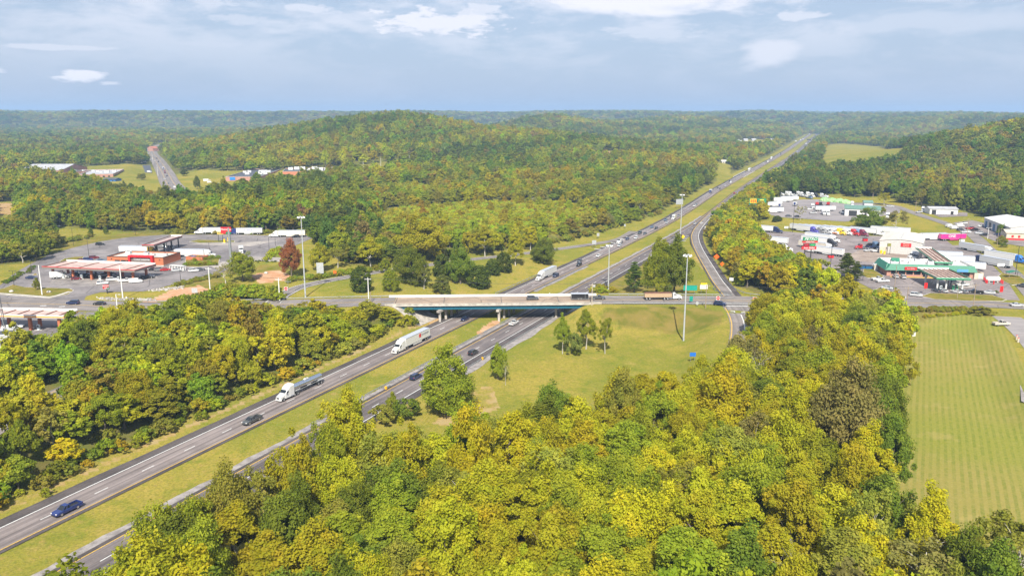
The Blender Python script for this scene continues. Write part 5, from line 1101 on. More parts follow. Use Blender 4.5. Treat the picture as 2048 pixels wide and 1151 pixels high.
for kd, c, x, y, h, lb in (('suv', 'silver', 1791, 555, 80, 'left silver car parked at the restaurant wall'), ('suv', 'silver', 1805.5, 556, 80, 'right silver car parked at the restaurant wall'), ('pickup', 'white', 1755, 560, 10, 'white pickup left in the restaurant car park'), ('pickup', 'white', 1765, 564, 8, 'white pickup nearest the trees in the restaurant car park'), ('sedan', 'silver', 1774, 577.5, -25, 'silver car turning at the truck stop entrance'), ('suv', 'silver', 1832, 592, -30, 'silver car leaving the truck stop entrance'),
                           ('sedan', 'dark grey', 1873, 583, 100, 'dark grey car first in the row by the grass'), ('sedan', 'silver', 1886, 583.5, 100, 'silver car second in the row by the grass'), ('sedan', 'white', 1912.5, 585, 110, 'white car third in the row by the grass'), ('sedan', 'grey', 1925.5, 585, 110, 'grey car fourth in the row by the grass'), ('pickup', 'black', 1951, 586, 150, 'black pickup in the row by the grass'), ('sedan', 'silver', 1978, 587, 150, 'silver car last in the row by the clipped bush'), ('suv', 'dark grey', 2046, 574, 120, 'dark car at the right edge by the service road'),
                           ('suv', 'dark grey', 1907, 567, 5, 'dark car in the shade of the front pump canopy'), ('pickup', 'white', 1924, 572, 10, 'white pickup at the right end of the front pumps'), ('pickup', 'beige', 2002, 650, 4, 'beige pickup parked alone beside the mown field')):
    lot(kd, c, x, y, h, lb, GC, z=ZP - .01 if y < 640 else 6.3)
GY = 'vehicles in the far truck yard'
for kd, c, x, y, h, lb in (('trailer', 'white', 1564, 404, 8, 'white trailer at the back of the yard, left one'), ('trailer', 'white', 1578, 401.5, 8, 'white trailer at the back of the yard, right one'), ('trailer', 'white', 1547, 413, 25, 'white trailer standing askew under the billboard'), ('trailer', 'white', 1545, 425, -2, 'nearest white trailer in the pale yard'), ('daycab', 'red', 1545, 412, 200, 'red tractor among the white trailers'), ('boxtruck', 'white', 1561, 414, 60, 'white box truck beside the red tractor'), ('boxtruck', 'white', 1591, 411, 60, 'lone white box truck in the middle of the yard')): lot(kd, c, x, y, h, lb, GY)
for i, (c, x, y) in enumerate((('white', 1564, 391), ('white', 1574, 391), ('white', 1580, 391.5), ('silver', 1588, 393), ('white', 1596, 391), ('white', 1603, 392.5), ('silver', 1609, 394), ('white', 1616, 392), ('white', 1624, 394), ('steel blue', 1619, 397), ('black', 1631, 394), ('silver', 1644, 395), ('white', 1652, 395))):
    lot('tractor' if i % 3 else 'daycab', c, x, y, -80 + 9 * (i % 4), '%s tractor in the line under the trees behind the yard, %s' % (c, ['leftmost', 'second from the left', 'third from the left', 'fourth from the left', 'fifth from the left', 'sixth from the left', 'seventh from the left', 'eighth from the left', 'ninth from the left', 'pulled forward', 'tenth from the left', 'second from the right', 'rightmost'][i]), GY)
for kd, c, x, y, h, lb in (('daycab', 'red', 1634, 411, 80, 'red tractor at the left of the dismantled trucks'), ('daycab', 'black', 1641, 411, 80, 'black tractor among the dismantled trucks'), ('daycab', 'red', 1656, 411, 60, 'red tractor nearest the green tarpaulins'), ('daycab', 'red', 1635, 420, 280, 'red tractor in front of the parked vans'), ('tractor', 'white', 1625, 417, 260, 'white tractor left of the red one in the yard'), ('sedan', 'white', 1618, 419, 10, 'white car left of the yard tractors'), ('trailer', 'white', 1650, 422, 4, 'short white trailer before the yard shed'), ('boxtruck', 'white', 1647, 429, 260, 'left white truck before the short trailer'), ('boxtruck', 'white', 1655, 430, 260, 'right white truck before the short trailer'), ('daycab', 'orange', 1667, 418, 80, 'dark orange loader truck by the yard shed'),
                           ('pickup', 'silver', 1626, 427, 10, 'silver pickup at the front of the yard'), ('daycab', 'white', 1684, 427, 265, 'white tractor at the corner of the yard shed'), ('sedan', 'dark grey', 1577, 433, 5, 'left dark car at the grass edge of the yard'), ('sedan', 'black', 1595, 434, 5, 'right black car at the grass edge of the yard'), ('tractor', 'white', 1775, 436, 240, 'white tractor parked right of the big round tree'), ('pickup', 'silver', 1780, 414, 170, 'silver pickup on the service road'), ('tractor', 'white', 1704, 412, 250, 'white tractor behind the yard shed roof')): lot(kd, c, x, y, h, lb, GY)
GR = 'vehicles before the white roofed shed'
for kd, c, x, y, h, lb in (('van', 'white', 1899, 454, 20, 'left white van by the service road'), ('van', 'white', 1908, 457.5, 15, 'second white van by the service road'), ('van', 'white', 1920, 453, 10, 'right white van by the service road'), ('pickup', 'white', 1927, 448, 20, 'white pickup behind the vans'), ('suv', 'dark grey', 1921, 461, 10, 'dark car by the service road'), ('pickup', 'white', 1931, 465.5, 170, 'white pickup by the service road'), ('sedan', 'red', 1938, 458, 15, 'red car in the car yard'), ('pickup', 'black', 1950, 461, 15, 'black pickup in the car yard'), ('sedan', 'dark red', 1944, 457, 15, 'dark red car in the car yard'), ('suv', 'silver', 1958, 467.5, 170, 'silver car in the car yard'), ('suv', 'black', 1968, 471, 170, 'black car at the front of the car yard'), ('sedan', 'white', 1962, 453, 190, 'white car against the white roofed shed'), ('sedan', 'dark blue', 1996, 470, 150, 'dark blue car before the shed doors'),
                           ('tractor', 'white', 1846, 423, 240, 'white tractor beside the far white shed'), ('pickup', 'silver', 1838, 425.5, 20, 'silver pickup beside the far white shed'), ('suv', 'black', 1851, 421, 20, 'dark car by the wall of the far white shed')): lot(kd, c, x, y, h, lb, GR)
GW = 'traffic on the road through the woods'
def town(c, kd, px, py, lb, away):
    p = at(px, py, ZP); vehicle(kd, c, p, math.atan2(LT[40][1] - LT[10][1], LT[40][0] - LT[10][0]) + (0 if away else math.pi), lb, GW)
for c, kd, x, y, lb, aw in (('white', 'suv', 329.5, 359.5, 'white car at the junction on the wooded road', 0), ('dark grey', 'sedan', 334, 352.5, 'dark car waiting at the junction on the wooded road', 1), ('maroon', 'suv', 330, 346.5, 'dark red car second in the queue on the wooded road', 1), ('red', 'sedan', 329.5, 343, 'red car third in the queue on the wooded road', 1), ('white', 'boxtruck', 326.5, 338.5, 'white truck fourth in the queue on the wooded road', 1), ('silver', 'sedan', 320.3, 328.5, 'silver car driving up the wooded road', 1), ('black', 'sedan', 317, 324, 'black car driving up the wooded road', 1), ('dark blue', 'suv', 313.5, 317.5, 'dark blue car high on the wooded road', 1), ('white', 'sedan', 309, 322.5, 'white car coming down the wooded road', 0), ('white', 'suv', 304.5, 318.5, 'second white car coming down the wooded road', 0), ('dark grey', 'sedan', 301.5, 313.5, 'dark car coming down the wooded road', 0), ('white', 'van', 349, 376, 'white van at the near end of the wooded road', 1), ('grey', 'sedan', 337, 368, 'grey car at the near end of the wooded road', 0)):
    town(c, kd, x, y, lb, aw)
for kd, c, x, y, h, lb in (('boxtruck', 'white', 415, 363.5, 20, 'white truck in the small car park before the dark roofed mall'), ('van', 'white', 420, 366.5, 20, 'white van in the small car park before the dark roofed mall'), ('sedan', 'white', 437, 368.5, 20, 'white car in the small car park before the dark roofed mall'), ('van', 'white', 299, 344.5, 0, 'white van on the dark school car park'), ('sedan', 'black', 6, 440, 0, 'dark car at the left edge behind the meadow')):
    lot(kd, c, x, y, h, lb, None)
# ------------------------------------------------------------------ bridge
DE = np.array(DECK1) - np.array(DECK0); DL = float(np.hypot(DE[0], DE[1])); br = empty('road_bridge', DECK0, XH, 'long concrete road bridge with blue girders over the motorway', 'bridge')
TEAL = mat('teal_girder_paint', (.008, .105, .165), .5, var=.1); TANC = mat('stained_concrete', (.40, .365, .32), .85, var=.3, scale=.5)
HWD = 7.4
me = ribbon('deck', np.array([(x, HWD - .3, .012) for x in np.linspace(0, DL, 12)]), np.array([(x, -HWD + .3, .012) for x in np.linspace(0, DL, 12)]), DECK, u=(-7, 7)); link('road_surface', me, br)
MB().box((DL / 2, 0, -.14), (DL, HWD * 2 + .4, .28), CONC).build('deck_slab', br)
for s in (-1, 1):
    b = MB().box((DL / 2, s * HWD, .42), (DL + 6, .28, .84), TANC if s < 0 else WHITE); b.box((DL / 2, s * (HWD + .16), .86), (DL + 6, .1, .1), CONC)
    for i in range(26): b.box((1 + i * (DL - 2) / 25, s * (HWD + .155), .45), (.12, .03, .7), CONC)
    b.build('parapet', br)
for i, y in enumerate(np.linspace(-6.6, 6.6, 6)): MB().box((DL / 2, y, -1.0), (DL - .4, .34, 1.42), TEAL).box((DL / 2, y, -1.74), (DL - .4, .6, .06), TEAL).build('girder', br)
inv = Matrix.LocRotScale(Vector(DECK0), Euler((0, 0, XH)), None).inverted()
for px, py in ((880, 643), (998, 641), (1112, 634)):
    p0 = np.array(at(px, py, 0)); a0 = inv @ Vector(p0); cap = MB(); e = inv.to_3x3() @ Vector((U[0], U[1], 0)); ang = math.atan2(e.y, e.x)
    cen = a0 + e * 7.4; cap.box((cen.x, cen.y, -2.2), (17.8, 1.15, .85), TANC, ang); pc = cap.build('pier_cap', br)
    for k_ in range(4):
        q = a0 + e * (k_ * 4.9); MB().cyl((q.x, q.y, -6.7), (q.x, q.y, -2.62), .52, .52, TANC, 14).build('pier_column', pc)
for x, lb in ((-.4, 'left'), (DL + .4, 'right')):
    MB().box((x, 0, -1.3), (.9, HWD * 2 + .6, 2.3), CONC).build('abutment', br)
for i, x in enumerate((.6, DL * .25, DL * .54, DL * .83, DL - .6)): MB().box((x, 0, .02), (.22, HWD * 2 - .8, .03), BLACK).build('expansion_joint', br)
# slope paving under the bridge ends
for s, e0 in ((-1, DECK0), (1, DECK1)):
    V = []; 
    for t in (0, 1):
        for d in np.linspace(-8.5, 8.5, 8):
            base = np.array(e0) + np.array((-math.sin(XH), math.cos(XH), 0)) * d
            sA, dA = axsd(np.array([base[0]]), np.array([base[1]])); dd = 21.5 if t else 32.0 if s > 0 else 35.5
            q = axp(float(sA[0]), s * dd); V.append((q[0], q[1], gz(q[0], q[1]) + .10 + (.05 if t else .2)))
    n = 8; rows = []
    A_ = np.array(V[:n]); B_ = np.array(V[n:]); VV = []
    for t in np.linspace(0, 1, 9):
        for i in range(n):
            q = A_[i] * (1 - t) + B_[i] * t; VV.append((q[0], q[1], gz(q[0], q[1]) + .12))
    Q_ = [(r * n + i, r * n + i + 1, (r + 1) * n + i + 1, (r + 1) * n + i) for r in range(8) for i in range(n - 1)]
    struct('slope_paving', pyd('slope_paving', VV, Q_, TANC), 'pale concrete slope under the bridge end')
# creek bridge parapets far up the motorway
cb = empty('creek_bridge', axp(1120, -17.5, 0), axhead(1120), 'low pale creek bridge carrying the far carriageway', 'bridge')
MB().box((0, 1.9, .45), (120, .3, .9), WHITE).build('parapet', cb); MB().box((0, -11.2, .45), (120, .3, .9), WHITE).build('parapet', cb); MB().box((0, -4.6, -.5), (120, 13, .9), CONC).build('deck_slab', cb)
for x in (-30, -10, 10, 30): MB().box((x, -4.6, -2.2), (1.2, 12, 3), CONC).build('pier', cb)
# ------------------------------------------------------------------ guardrails
def rail(pts, label, step=3.8, z0=0.0):
    L = smooth_line([(p[0], p[1], p[2]) for p in pts], 2.0); o = Vector(L[0]); e = empty('guardrail', o, 0, label, 'guardrail', 'steel guardrails')
    seg = np.concatenate([[0], np.cumsum(np.linalg.norm(np.diff(L, axis=0), axis=1))])
    mb = MB(); 
    prof = [(-.03, .42), (.05, .50), (-.01, .58), (.05, .66), (-.03, .74)]
    T = np.gradient(L[:, :2], axis=0); T /= np.linalg.norm(T, axis=1)[:, None]
    V = []
    for i, p in enumerate(L):
        for a, z in prof: V.append((p[0] - o.x + T[i, 1] * a, p[1] - o.y - T[i, 0] * a, p[2] - o.z + z))
    n = len(prof); mb.add(V, [(i * n + k_, i * n + k_ + 1, (i + 1) * n + k_ + 1, (i + 1) * n + k_) for i in range(len(L) - 1) for k_ in range(n - 1)], GALV)
    mb.build('rail', e); pm_ = MB().box((0, 0, .36), (.16, .12, .78), GALV).mesh('post')
    for d in np.arange(.5, seg[-1], max(step, seg[-1] / 95)):
        q = [np.interp(d, seg, L[:, j]) for j in range(3)]; link('post', pm_, e, (q[0] - o.x, q[1] - o.y, q[2] - o.z))
    return e
def axr(d, s0, s1): return [axp(s, d, -.05) for s in np.arange(s0, s1 + 1, 12)]
rail(axr(5.4, 158, 322), 'guardrail on the gravel strip beside the median before the bridge'); rail(axr(19.8, 208, 322), 'guardrail on the right verge leading to the bridge pier')
rail(axr(-6.2, 283, 318), 'short guardrail before the median pier under the bridge'); rail(axr(-6.0, 330, 402), 'guardrail on the median just beyond the bridge'); rail(axr(-19.8, 318, 372), 'guardrail on the left verge just beyond the bridge')
rail([tuple(p + np.array((0, 0, 0))) for p in offset_line(LXE[2:14], 7.9)], 'guardrail along the crossroad above the brown bank'); rail([tuple(p) for p in offset_line(LXE[2:13], -8.0)] + [at(1428, 581, 6.3), at(1429, 573, 6.0), at(1422, 562, 5.5)], 'guardrail curving from the crossroad into the slip road')
rail([tuple(p) for p in offset_line(LXW[-26:], -7.9)], 'guardrail on the far side of the crossroad left of the bridge'); rail([at(1440, 553, 5.0), at(1452, 566, 5.7), at(1470, 579, 6.3), at(1492, 588, 6.5), at(1520, 592, 6.5)], 'guardrail round the outer bend of the slip road')
rail([at(590, 583, 6.3), at(600, 577.5, 6.2), at(622, 571, 6.0)], 'short guardrail inside the long slip road bend')
YB = mat('yellow_barrel', (.75, .42, .01), .6)
for px, py, lb in ((772, 778, 'yellow crash cushion at the end of the median guardrail'), (965, 719, 'yellow crash cushion at the end of the verge guardrail')):
    p = at(px, py, 0); e = empty('crash_cushion', p, HU, lb, 'crash cushion'); MB().box((0, 0, .5), (.5, .6, .8), YB).build('nose', e); MB().box((1.2, 0, .45), (1.9, .4, .5), GALV).build('frame', e)
# ------------------------------------------------------------------ lamp masts and poles
def mast(tx, ty, bx, by, label, group='high lamp masts'):
    p = G(bx, by); h = topz(p[0], p[1], ty) - p[2]; e = empty('lamp_mast', p, 0, label, 'lamp mast', group)
    MB().cyl((0, 0, -.3), (0, 0, h), .33, .15, MASTG, 12).build('pole', e); rg = MB(); rg.cyl((0, 0, h - .5), (0, 0, h - .3), .9, .9, GALV, 14)
    r = rg.build('lamp_ring', e)
    for k_ in range(6):
        a = k_ * math.pi / 3; lm = MB(); lm.cyl((1.25 * math.cos(a), 1.25 * math.sin(a), h - .75), (1.25 * math.cos(a), 1.25 * math.sin(a), h - .2), .42, .26, WHITE, 10); lm.build('floodlight', r)
    return e
mast(602, 432, 611, 594, 'tall lamp mast in the grass inside the left slip road'); mast(1219.5, 489, 1216.5, 578.5, 'tall lamp mast beside the pine just past the bridge'); mast(1376, 508, 1367, 681, 'tall lamp mast on the slope below the crossroad'); mast(1366, 388, 1360, 489, 'tall lamp mast by the yellow sign past the infield trees')
WOODP = mat('wooden_pole', (.30, .23, .17), .9, var=.25, scale=2); CPOLE = mat('pale_pole', (.72, .71, .68), .7, var=.1)
def pole(tx, ty, bx, by, label, m_=WOODP, r=.17, arm=True, lamp=0, z=None, name='utility_pole', trans=False):
    p = G(bx, by) if z is None else at(bx, by, z); h = topz(p[0], p[1], ty) - p[2]; lean = 0
    e = empty(name, p, 0, label, 'street lamp' if name == 'street_lamp' else 'utility pole', None); MB().cyl((0, 0, -.3), (0, 0, h), r, r * .65, m_, 9).build('pole', e)
    if arm: MB().box((0, 0, h - .6), (2.6, .12, .14), m_).cyl((-1.1, 0, h - .5), (-1.1, 0, h - .25), .06, .05, CONC, 6).cyl((1.1, 0, h - .5), (1.1, 0, h - .25), .06, .05, CONC, 6).cyl((0, 0, h), (0, 0, h + .3), .06, .05, CONC, 6).build('crossarm', e)
    if trans: MB().cyl((.35, 0, h - 2.6), (.35, 0, h - 1.6), .28, .28, GALV, 10).build('transformer', e)
    for s in ((-1, 1) if lamp == 2 else (1,) if lamp == 1 else ()):
        MB().box((s * .75, 0, h - .05), (1.3, .07, .07), m_).box((s * 1.25, 0, h - .08), (.75, .36, .14), m_).build('lamp_head', e)
    return e, (p[0], p[1], p[2] + h)
w1 = pole(75, 530, 84.5, 590, 'pale pole on the grass island at the station', CPOLE, .26, False)[1]; pole(239, 531, 246, 597, 'pale pole with a crossarm by the price sign', CPOLE, .26); pole(228, 588, 237, 637, 'white lamp pole with a box head below the red soil', CPOLE, .24, False, 1, name='street_lamp'); pole(251, 593, 257, 635, 'thick white pole right of the lamp pole', CPOLE, .36, False); pole(243.5, 590, 248, 636, 'thin grey pole between the two white ones', GALV, .08, False)
w2 = pole(416, 534, 421.5, 594, 'pale pole with a transformer on the red soil', CPOLE, .24, True, trans=True)[1]; w3 = pole(556, 556, 559.5, 601, 'pale pole at the foot of the long slip road', CPOLE, .26, z=6.4)[1]; pole(575, 560, 577.5, 592, 'thin pole beside the wrong way sign', GALV, .1, z=6.4)
w4 = pole(732, 555, 738, 615, 'pale pole left of the bridge end', CPOLE, .24, z=5.5)[1]; pole(738.5, 583, 742, 617, 'short wooden pole left of the bridge end', WOODP, .16, False, z=5.5); w5 = pole(1183, 567, 1183.5, 620, 'pale wooden pole at the right end of the bridge', mat('bleached_pole', (.5, .43, .34), .9, var=.2), .2, True, z=4.5)[1]; w6 = pole(1412, 569, 1411, 616, 'wooden pole by the slip road junction', WOODP, .16)[1]
w7 = pole(1815, 573, 1810.5, 634, 'wooden pole at the left corner of the mown field', WOODP, .19)[1]; w8 = pole(1952, 567, 1946, 616, 'wooden pole in the weeds right of the mown field', WOODP, .19)[1]; pole(1793, 530, 1788, 584, 'wooden pole before the restaurant', WOODP, .16, False, z=6.3); pole(1923, 564, 1914, 598, 'thin pole on the grass strip by the pumps', WOODP, .12, False, z=6.3); w9 = pole(1936, 437, 1934, 468, 'wooden pole among the parked vans', WOODP, .18, z=6.4)[1]
pole(1998, 457, 1994, 491, 'pole before the cream office', WOODP, .14, False, 1, z=6.4, name='street_lamp'); pole(1832, 404, 1830, 428, 'wooden pole by the far white shed', WOODP, .2, z=6.4); pole(1749, 385, 1745, 404, 'wooden pole at the end of the service road', WOODP, .18, False, z=6.4)
pole(671, 460, 671, 484, 'pale pole before the young plantation', CPOLE, .2, False); pole(41, 467, 45, 508, 'leaning wooden pole behind the wall at the left', WOODP, .2, False); pole(0, 490, 3, 525, 'wooden pole at the left edge', WOODP, .2, False)
for i, (tx, ty, bx, by, lb) in enumerate(((142, 456, 147, 490, 'black lamp pole on the far grass edge of the lane'), (174, 475, 178, 513, 'black lamp pole beside the parked red cars'), (269, 438, 271, 470, 'black lamp pole by the meadow above the lane'), (60, 519, 64, 546, 'black lamp pole left of the pumps'), (24, 541, 28.5, 571, 'black lamp pole on the left kerb'), (360, 534, 361.5, 561, 'black lamp pole at the right kerb of the station'), (420.5, 509, 423, 531, 'black lamp pole by the concrete apron'), (537, 469, 538.5, 500, 'black lamp pole at the truck exit, left one'), (550, 460, 551, 491, 'black lamp pole at the truck exit, right one'), (417, 483, 419, 503, 'black lamp pole behind the white and blue tractor'))):
    pole(tx, ty, bx, by, lb, BLACK, .11, False, 2, z=ZP, name='street_lamp')
for tx, ty, bx, by, lb in ((1587, 408, 1585, 464, 'tall black lamp pole at the grass edge of the parked row'), (1666, 487, 1660.5, 536, 'black lamp pole in front of the nearest white rig'), (2040, 492, 2031, 548, 'tall dark lamp pole at the service road entrance'), (1920, 455, 1920, 488, 'dark lamp pole beside the pink container'), (1977, 455, 1975, 477, 'pale lamp pole in the car yard')):
    pole(tx, ty, bx, by, lb, BLACK if 'pale' not in lb else CPOLE, .16, False, 2, z=ZP, name='street_lamp')
for x, b, lb in ((727, 345, 'tall thin pole on the cleared ground left of the hill, leftmost one'), (762, 338, 'tall thin pole on the cleared ground below the hill'), (819, 332, 'tall thin pole at the end of the cleared ground below the hill'), (306, 328, 'thin pole beside the wooded road, nearer one'), (297, 318, 'thin pole beside the wooded road, farther one'), (316, 352, 'thin pole on the lawn beside the wooded road')): pole(x, b - 22, x, b, lb, CPOLE, .2, False)
def wire(a, b, sag, label, n=14, r=.055):
    mb = MB(); a, b = Vector(a), Vector(b); pr = None
    for i in range(n + 1):
        t = i / n; q = a.lerp(b, t) - Vector((0, 0, sag * 4 * t * (1 - t))) - a
        if pr is not None: mb.cyl(pr, q, r, r, BLACK, 4, False)
        pr = q
    tag(mb.build('power_line', None, a), label, 'power line')
for a, b, lb in ((w3, w4, 'power line between the long slip road and the bridge end'), (w4, w5, 'power line crossing the motorway beside the bridge'), (w5, w6, 'power line along the crossroad to the junction'), (w6, w7, 'power line over the wood to the mown field'), (w7, w8, 'power line along the top of the mown field'), (w2, w3, 'power line over the red soil')): wire(a, b, 1.0, lb)
# ------------------------------------------------------------------ road signs
SG = mat('sign_green', (.01, .30, .22), .4, var=.04); SY = mat('sign_yellow', (.85, .60, .01), .4); SO = mat('sign_orange', (.90, .14, .01), .4); SR = mat('sign_red', (.68, .02, .02), .4); SB = mat('sign_back', (.55, .57, .58), .45, .4)
SBL = mat('sign_blue', (.02, .15, .55), .4)
def sign(px, py, w, h, zb, m_, label, ang=0, posts=1, shape='rect', txt=None, z=None, tm=WHITE, ts=.5):
    """a sign with its panel bottom zb above the ground point (px, py)"""
    p = G(px, py) if z is None else at(px, py, z); e = empty('road_sign', p, R(ang), label, 'road sign')
    for s in ([0] if posts == 1 else [-w * .32, w * .32]): MB().cyl((s, .06, -.2), (s, .06, zb + h * .6), .06, .06, GALV, 6).build('post', e)
    b = MB()
    if shape == 'rect': b.box((0, 0, zb + h / 2), (w, .05, h), m_)
    elif shape == 'diamond': b.loft([[(0, y, zb), (w / 2, y, zb + h / 2), (0, y, zb + h), (-w / 2, y, zb + h / 2)] for y in (-.025, .025)], m_)
    else: b.loft([[(w / 2 * math.cos(t), y, zb + h / 2 + h / 2 * math.sin(t)) for t in np.arange(8) * math.pi / 4 + math.pi / 8] for y in (-.025, .025)], m_)
    b.build('panel', e)
    if txt:
        for i, t in enumerate(txt): text_part(t, e, (0, -.035, zb + h * (1 - (i + .5) / len(txt))), ts, tm)
    return e
sign(1380, 590, 5.6, 2.2, 2.0, SG, 'wide green direction sign beside the crossroad', 0, 2, z=6.3)
e = sign(1407, 588, 3.2, 1.8, 2.2, WHITE, 'white sign with a yellow head by the junction', 0, 2, z=6.3); MB().box((0, 0, 4.35), (2.6, .05, .7), SY).build('top_panel', e)
sign(1365.5, 484, 2.6, 2.6, 2.2, SY, 'yellow diamond warning sign by the merging lane', 10, 2, 'diamond'); sign(1432.5, 526, 3.0, 3.0, 1.9, SO, 'large orange diamond sign at the wood edge, farther one', -10, 1, 'diamond'); sign(1443.5, 541, 2.2, 2.2, 2.2, SO, 'smaller orange diamond sign at the wood edge, nearer one', -10, 1, 'diamond')
def dne(px, py, lb, z=6.5):
    e = sign(px, py, 1.5, 1.5, 2.0, WHITE, lb, 0, 1, z=z); MB().cyl((0, -.03, 2.75), (0, -.05, 2.75), .68, .68, SR, 18).build('red_disc', e); MB().box((0, -.055, 2.75), (.9, .02, .2), WHITE).build('bar', e)
dne(1435.5, 609.5, 'red and white no entry sign beside the turning car'); dne(1508, 611, 'red and white no entry sign before the yellow trees'); dne(572.5, 590, 'red and white no entry sign at the foot of the long slip road', 6.4)
sign(1382, 606, 1.3, 2.0, .8, SG, 'narrow green sign on the near side of the crossroad', 0, 1, z=6.4); sign(1394, 612, 1.2, 1.4, .5, SB, 'pale round backed sign on the bank below the crossroad', 0, 1, 'oct')
sign(1462, 572, 1.8, 1.4, 2.4, WHITE, 'small white sign at the outer bend of the slip road', -30, 1); sign(1411, 463, 1.4, 1.6, 2.0, WHITE, 'small white sign at the start of the slip road', -20, 1)
sign(1188, 496, 2.8, 2.4, 2.4, SB, 'grey sign back on two posts inside the far slip road', 20, 2); sign(1196, 477, 1.8, 2.0, 1.6, SB, 'small grey sign back on the far verge', 20, 1); sign(1249.5, 457, 1.4, 1.6, 1.6, SB, 'small grey sign back at the far wood edge', 20, 1); sign(1358.5, 416, 7.4, 4.6, 3.2, SB, 'large grey sign back beside the approaching traffic', 25, 2)
sign(641, 555, 3.2, 5.0, 2.0, SB, 'tall pale sign back beside the long slip road', 0, 1); sign(670, 553, 1.4, 1.4, 1.5, SO, 'small orange sign by the long slip road', 0, 1); sign(1188, 583, 1.0, 1.0, 2.0, SB, 'small sign at the bridge rail', 0, 1, z=6.4); sign(1099, 594, .5, 1.2, .8, SB, 'small marker on the median under the bridge', 0, 1, z=0); sign(390, 591, 2.4, 2.0, 1.2, SB, 'grey sign back below the bare brown tree', 0, 2)
sign(1385, 722, 1.9, 1.3, 1.6, SBL, 'blue service sign half hidden in the yellow trees', 0, 2); sign(0.5, 815, 1.6, 2.2, 2.0, SB, 'grey sign back at the left edge by the hidden slip road', 0, 1)
sign(1573, 458.5, 3, 1.4, .6, WHITE, 'low white board in the grass behind the parked row', 0, 2); sign(2000, 545, 3.4, 1.4, 3.0, WHITE, 'white board at the service road entrance', 0, 2, z=ZP); sign(1924, 484, 3.2, 1.2, .4, WHITE, 'low white board by the pink container', 0, 2, z=ZP)
for px, py, lb in ((1850, 587, 'small red banner sign beside the front pumps'), (2001, 594, 'tall red banner sign at the right end of the grass strip')): sign(px, py, 1.3, 2.4, 2.2, SR, lb, 0, 2, z=ZP)
e = empty('gantry_sign', axp(2480, 15, 0), axhead(2480) - math.pi / 2, 'distant dark message board over the motorway', 'road sign'); MB().box((0, 0, 8), (12, .6, 3), BLACK).build('board', e); MB().cyl((5, .3, 0), (5, .3, 8), .3, .3, GALV, 8).build('post', e)
e = empty('gantry_sign', axp(2300, -22, 0), axhead(2300) - math.pi / 2, 'distant pale gantry arm beside the motorway', 'road sign'); MB().cyl((0, 0, 0), (0, 0, 9), .3, .25, GALV, 8).build('post', e); MB().box((6, 0, 9), (12, .3, .4), GALV).build('arm', e); MB().box((9, -.3, 9), (5, .2, 3), SB).build('board', e)
# ------------------------------------------------------------------ buildings and signs
BRICK = mat('brick', (.46, .15, .065), .85, var=.16, scale=2.5); BRICK2 = mat('pale_brick', (.44, .23, .17), .85, var=.14, scale=2); ROOFT = mat('pale_roof', (.56, .52, .46), .8, var=.14, scale=.5); ROOFG = mat('grey_roof', (.40, .40, .41), .7, var=.12, scale=.3); ROOFD = mat('dark_roof', (.075, .08, .095), .8, var=.2, scale=.3)
REDP = mat('red_panel', (.60, .02, .025), .45); GREENP = mat('green_panel', (.02, .20, .09), .5, var=.08); CREAM = mat('cream_wall', (.56, .49, .38), .75); TAUPE = mat('taupe_fascia', (.20, .165, .14), .6); ORANGEP = mat('orange_band', (.82, .33, .015), .5); YELP = mat('yellow_panel', (.85, .56, .01), .5)
BLUEP = mat('blue_panel', (.02, .11, .42), .5); WROOF = mat('white_roof', (.62, .61, .58), .6, var=.1, scale=.4); RUSTR = mat('rusty_beams', (.22, .085, .06), .85, var=.3); LOUV = mat('louvre', (.20, .17, .155), .6); MANS = mat('green_standing_seam', (.018, .17, .10), .5, var=.12, scale=2); DUMP = mat('dumpster_blue', (.02, .11, .26), .55); GRW = mat('grey_wall', (.50, .50, .50), .7, var=.1); PINKR = mat('worn_canopy_roof', (.46, .34, .30), .85, var=.2, scale=.5)
class Bld:
    def __init__(s, name, label, cat, FL, FR, BR=None, depth=None, z=ZP, group=None):
        a, b = np.array(at(*FL, z)), np.array(at(*FR, z)); s.rz = math.atan2(b[1] - a[1], b[0] - a[0]); s.w = float(np.hypot(*(b - a)[:2]))
        n = np.array((-math.sin(s.rz), math.cos(s.rz)))
        s.d = depth if depth else float(np.dot(np.array(at(*BR, z))[:2] - b[:2], n)); mid = (a + b) / 2
        s.e = empty(name, (mid[0], mid[1], ZP if z > ZP and z < 20 else z), s.rz, label, cat, group); s.z0 = z
    def part(s, name, f, parent=None):
        m = MB(); f(m); return m.build(name, parent or s.e)
def hgt(px, py_base, py_top, z=ZP):
    p = at(px, py_base, z); return topz(p[0], p[1], py_top) - z
def flatroof(b, h, wall, roof, cap=None, par=.7):
    w, d = b.w, b.d
    b.part('wall', lambda m: [m.box((0, .15, h / 2), (w, .3, h), wall), m.box((0, d - .15, h / 2), (w, .3, h), wall), m.box((-w / 2 + .15, d / 2, h / 2), (.3, d - .6, h), wall), m.box((w / 2 - .15, d / 2, h / 2), (.3, d - .6, h), wall)])
    b.part('roof', lambda m: m.box((0, d / 2, h - par), (w - .6, d - .6, .3), roof))
    if cap: b.part('roof_edge', lambda m: [m.box((0, .1, h + .1), (w + .2, .5, .2), cap), m.box((0, d - .1, h + .1), (w + .2, .5, .2), cap), m.box((-w / 2 + .1, d / 2, h + .1), (.5, d - .7, .2), cap), m.box((w / 2 - .1, d / 2, h + .1), (.5, d - .7, .2), cap)])
def win(b, x, z, w, h, y=-.03, parent=None, name='window', m_=GLASS):
    f = b.part(name, lambda m: m.box((x, y, z), (w, .08, h), BLACK)); MB().box((x, y - .05, z), (w - .16, .04, h - .16), m_).build('pane', f)
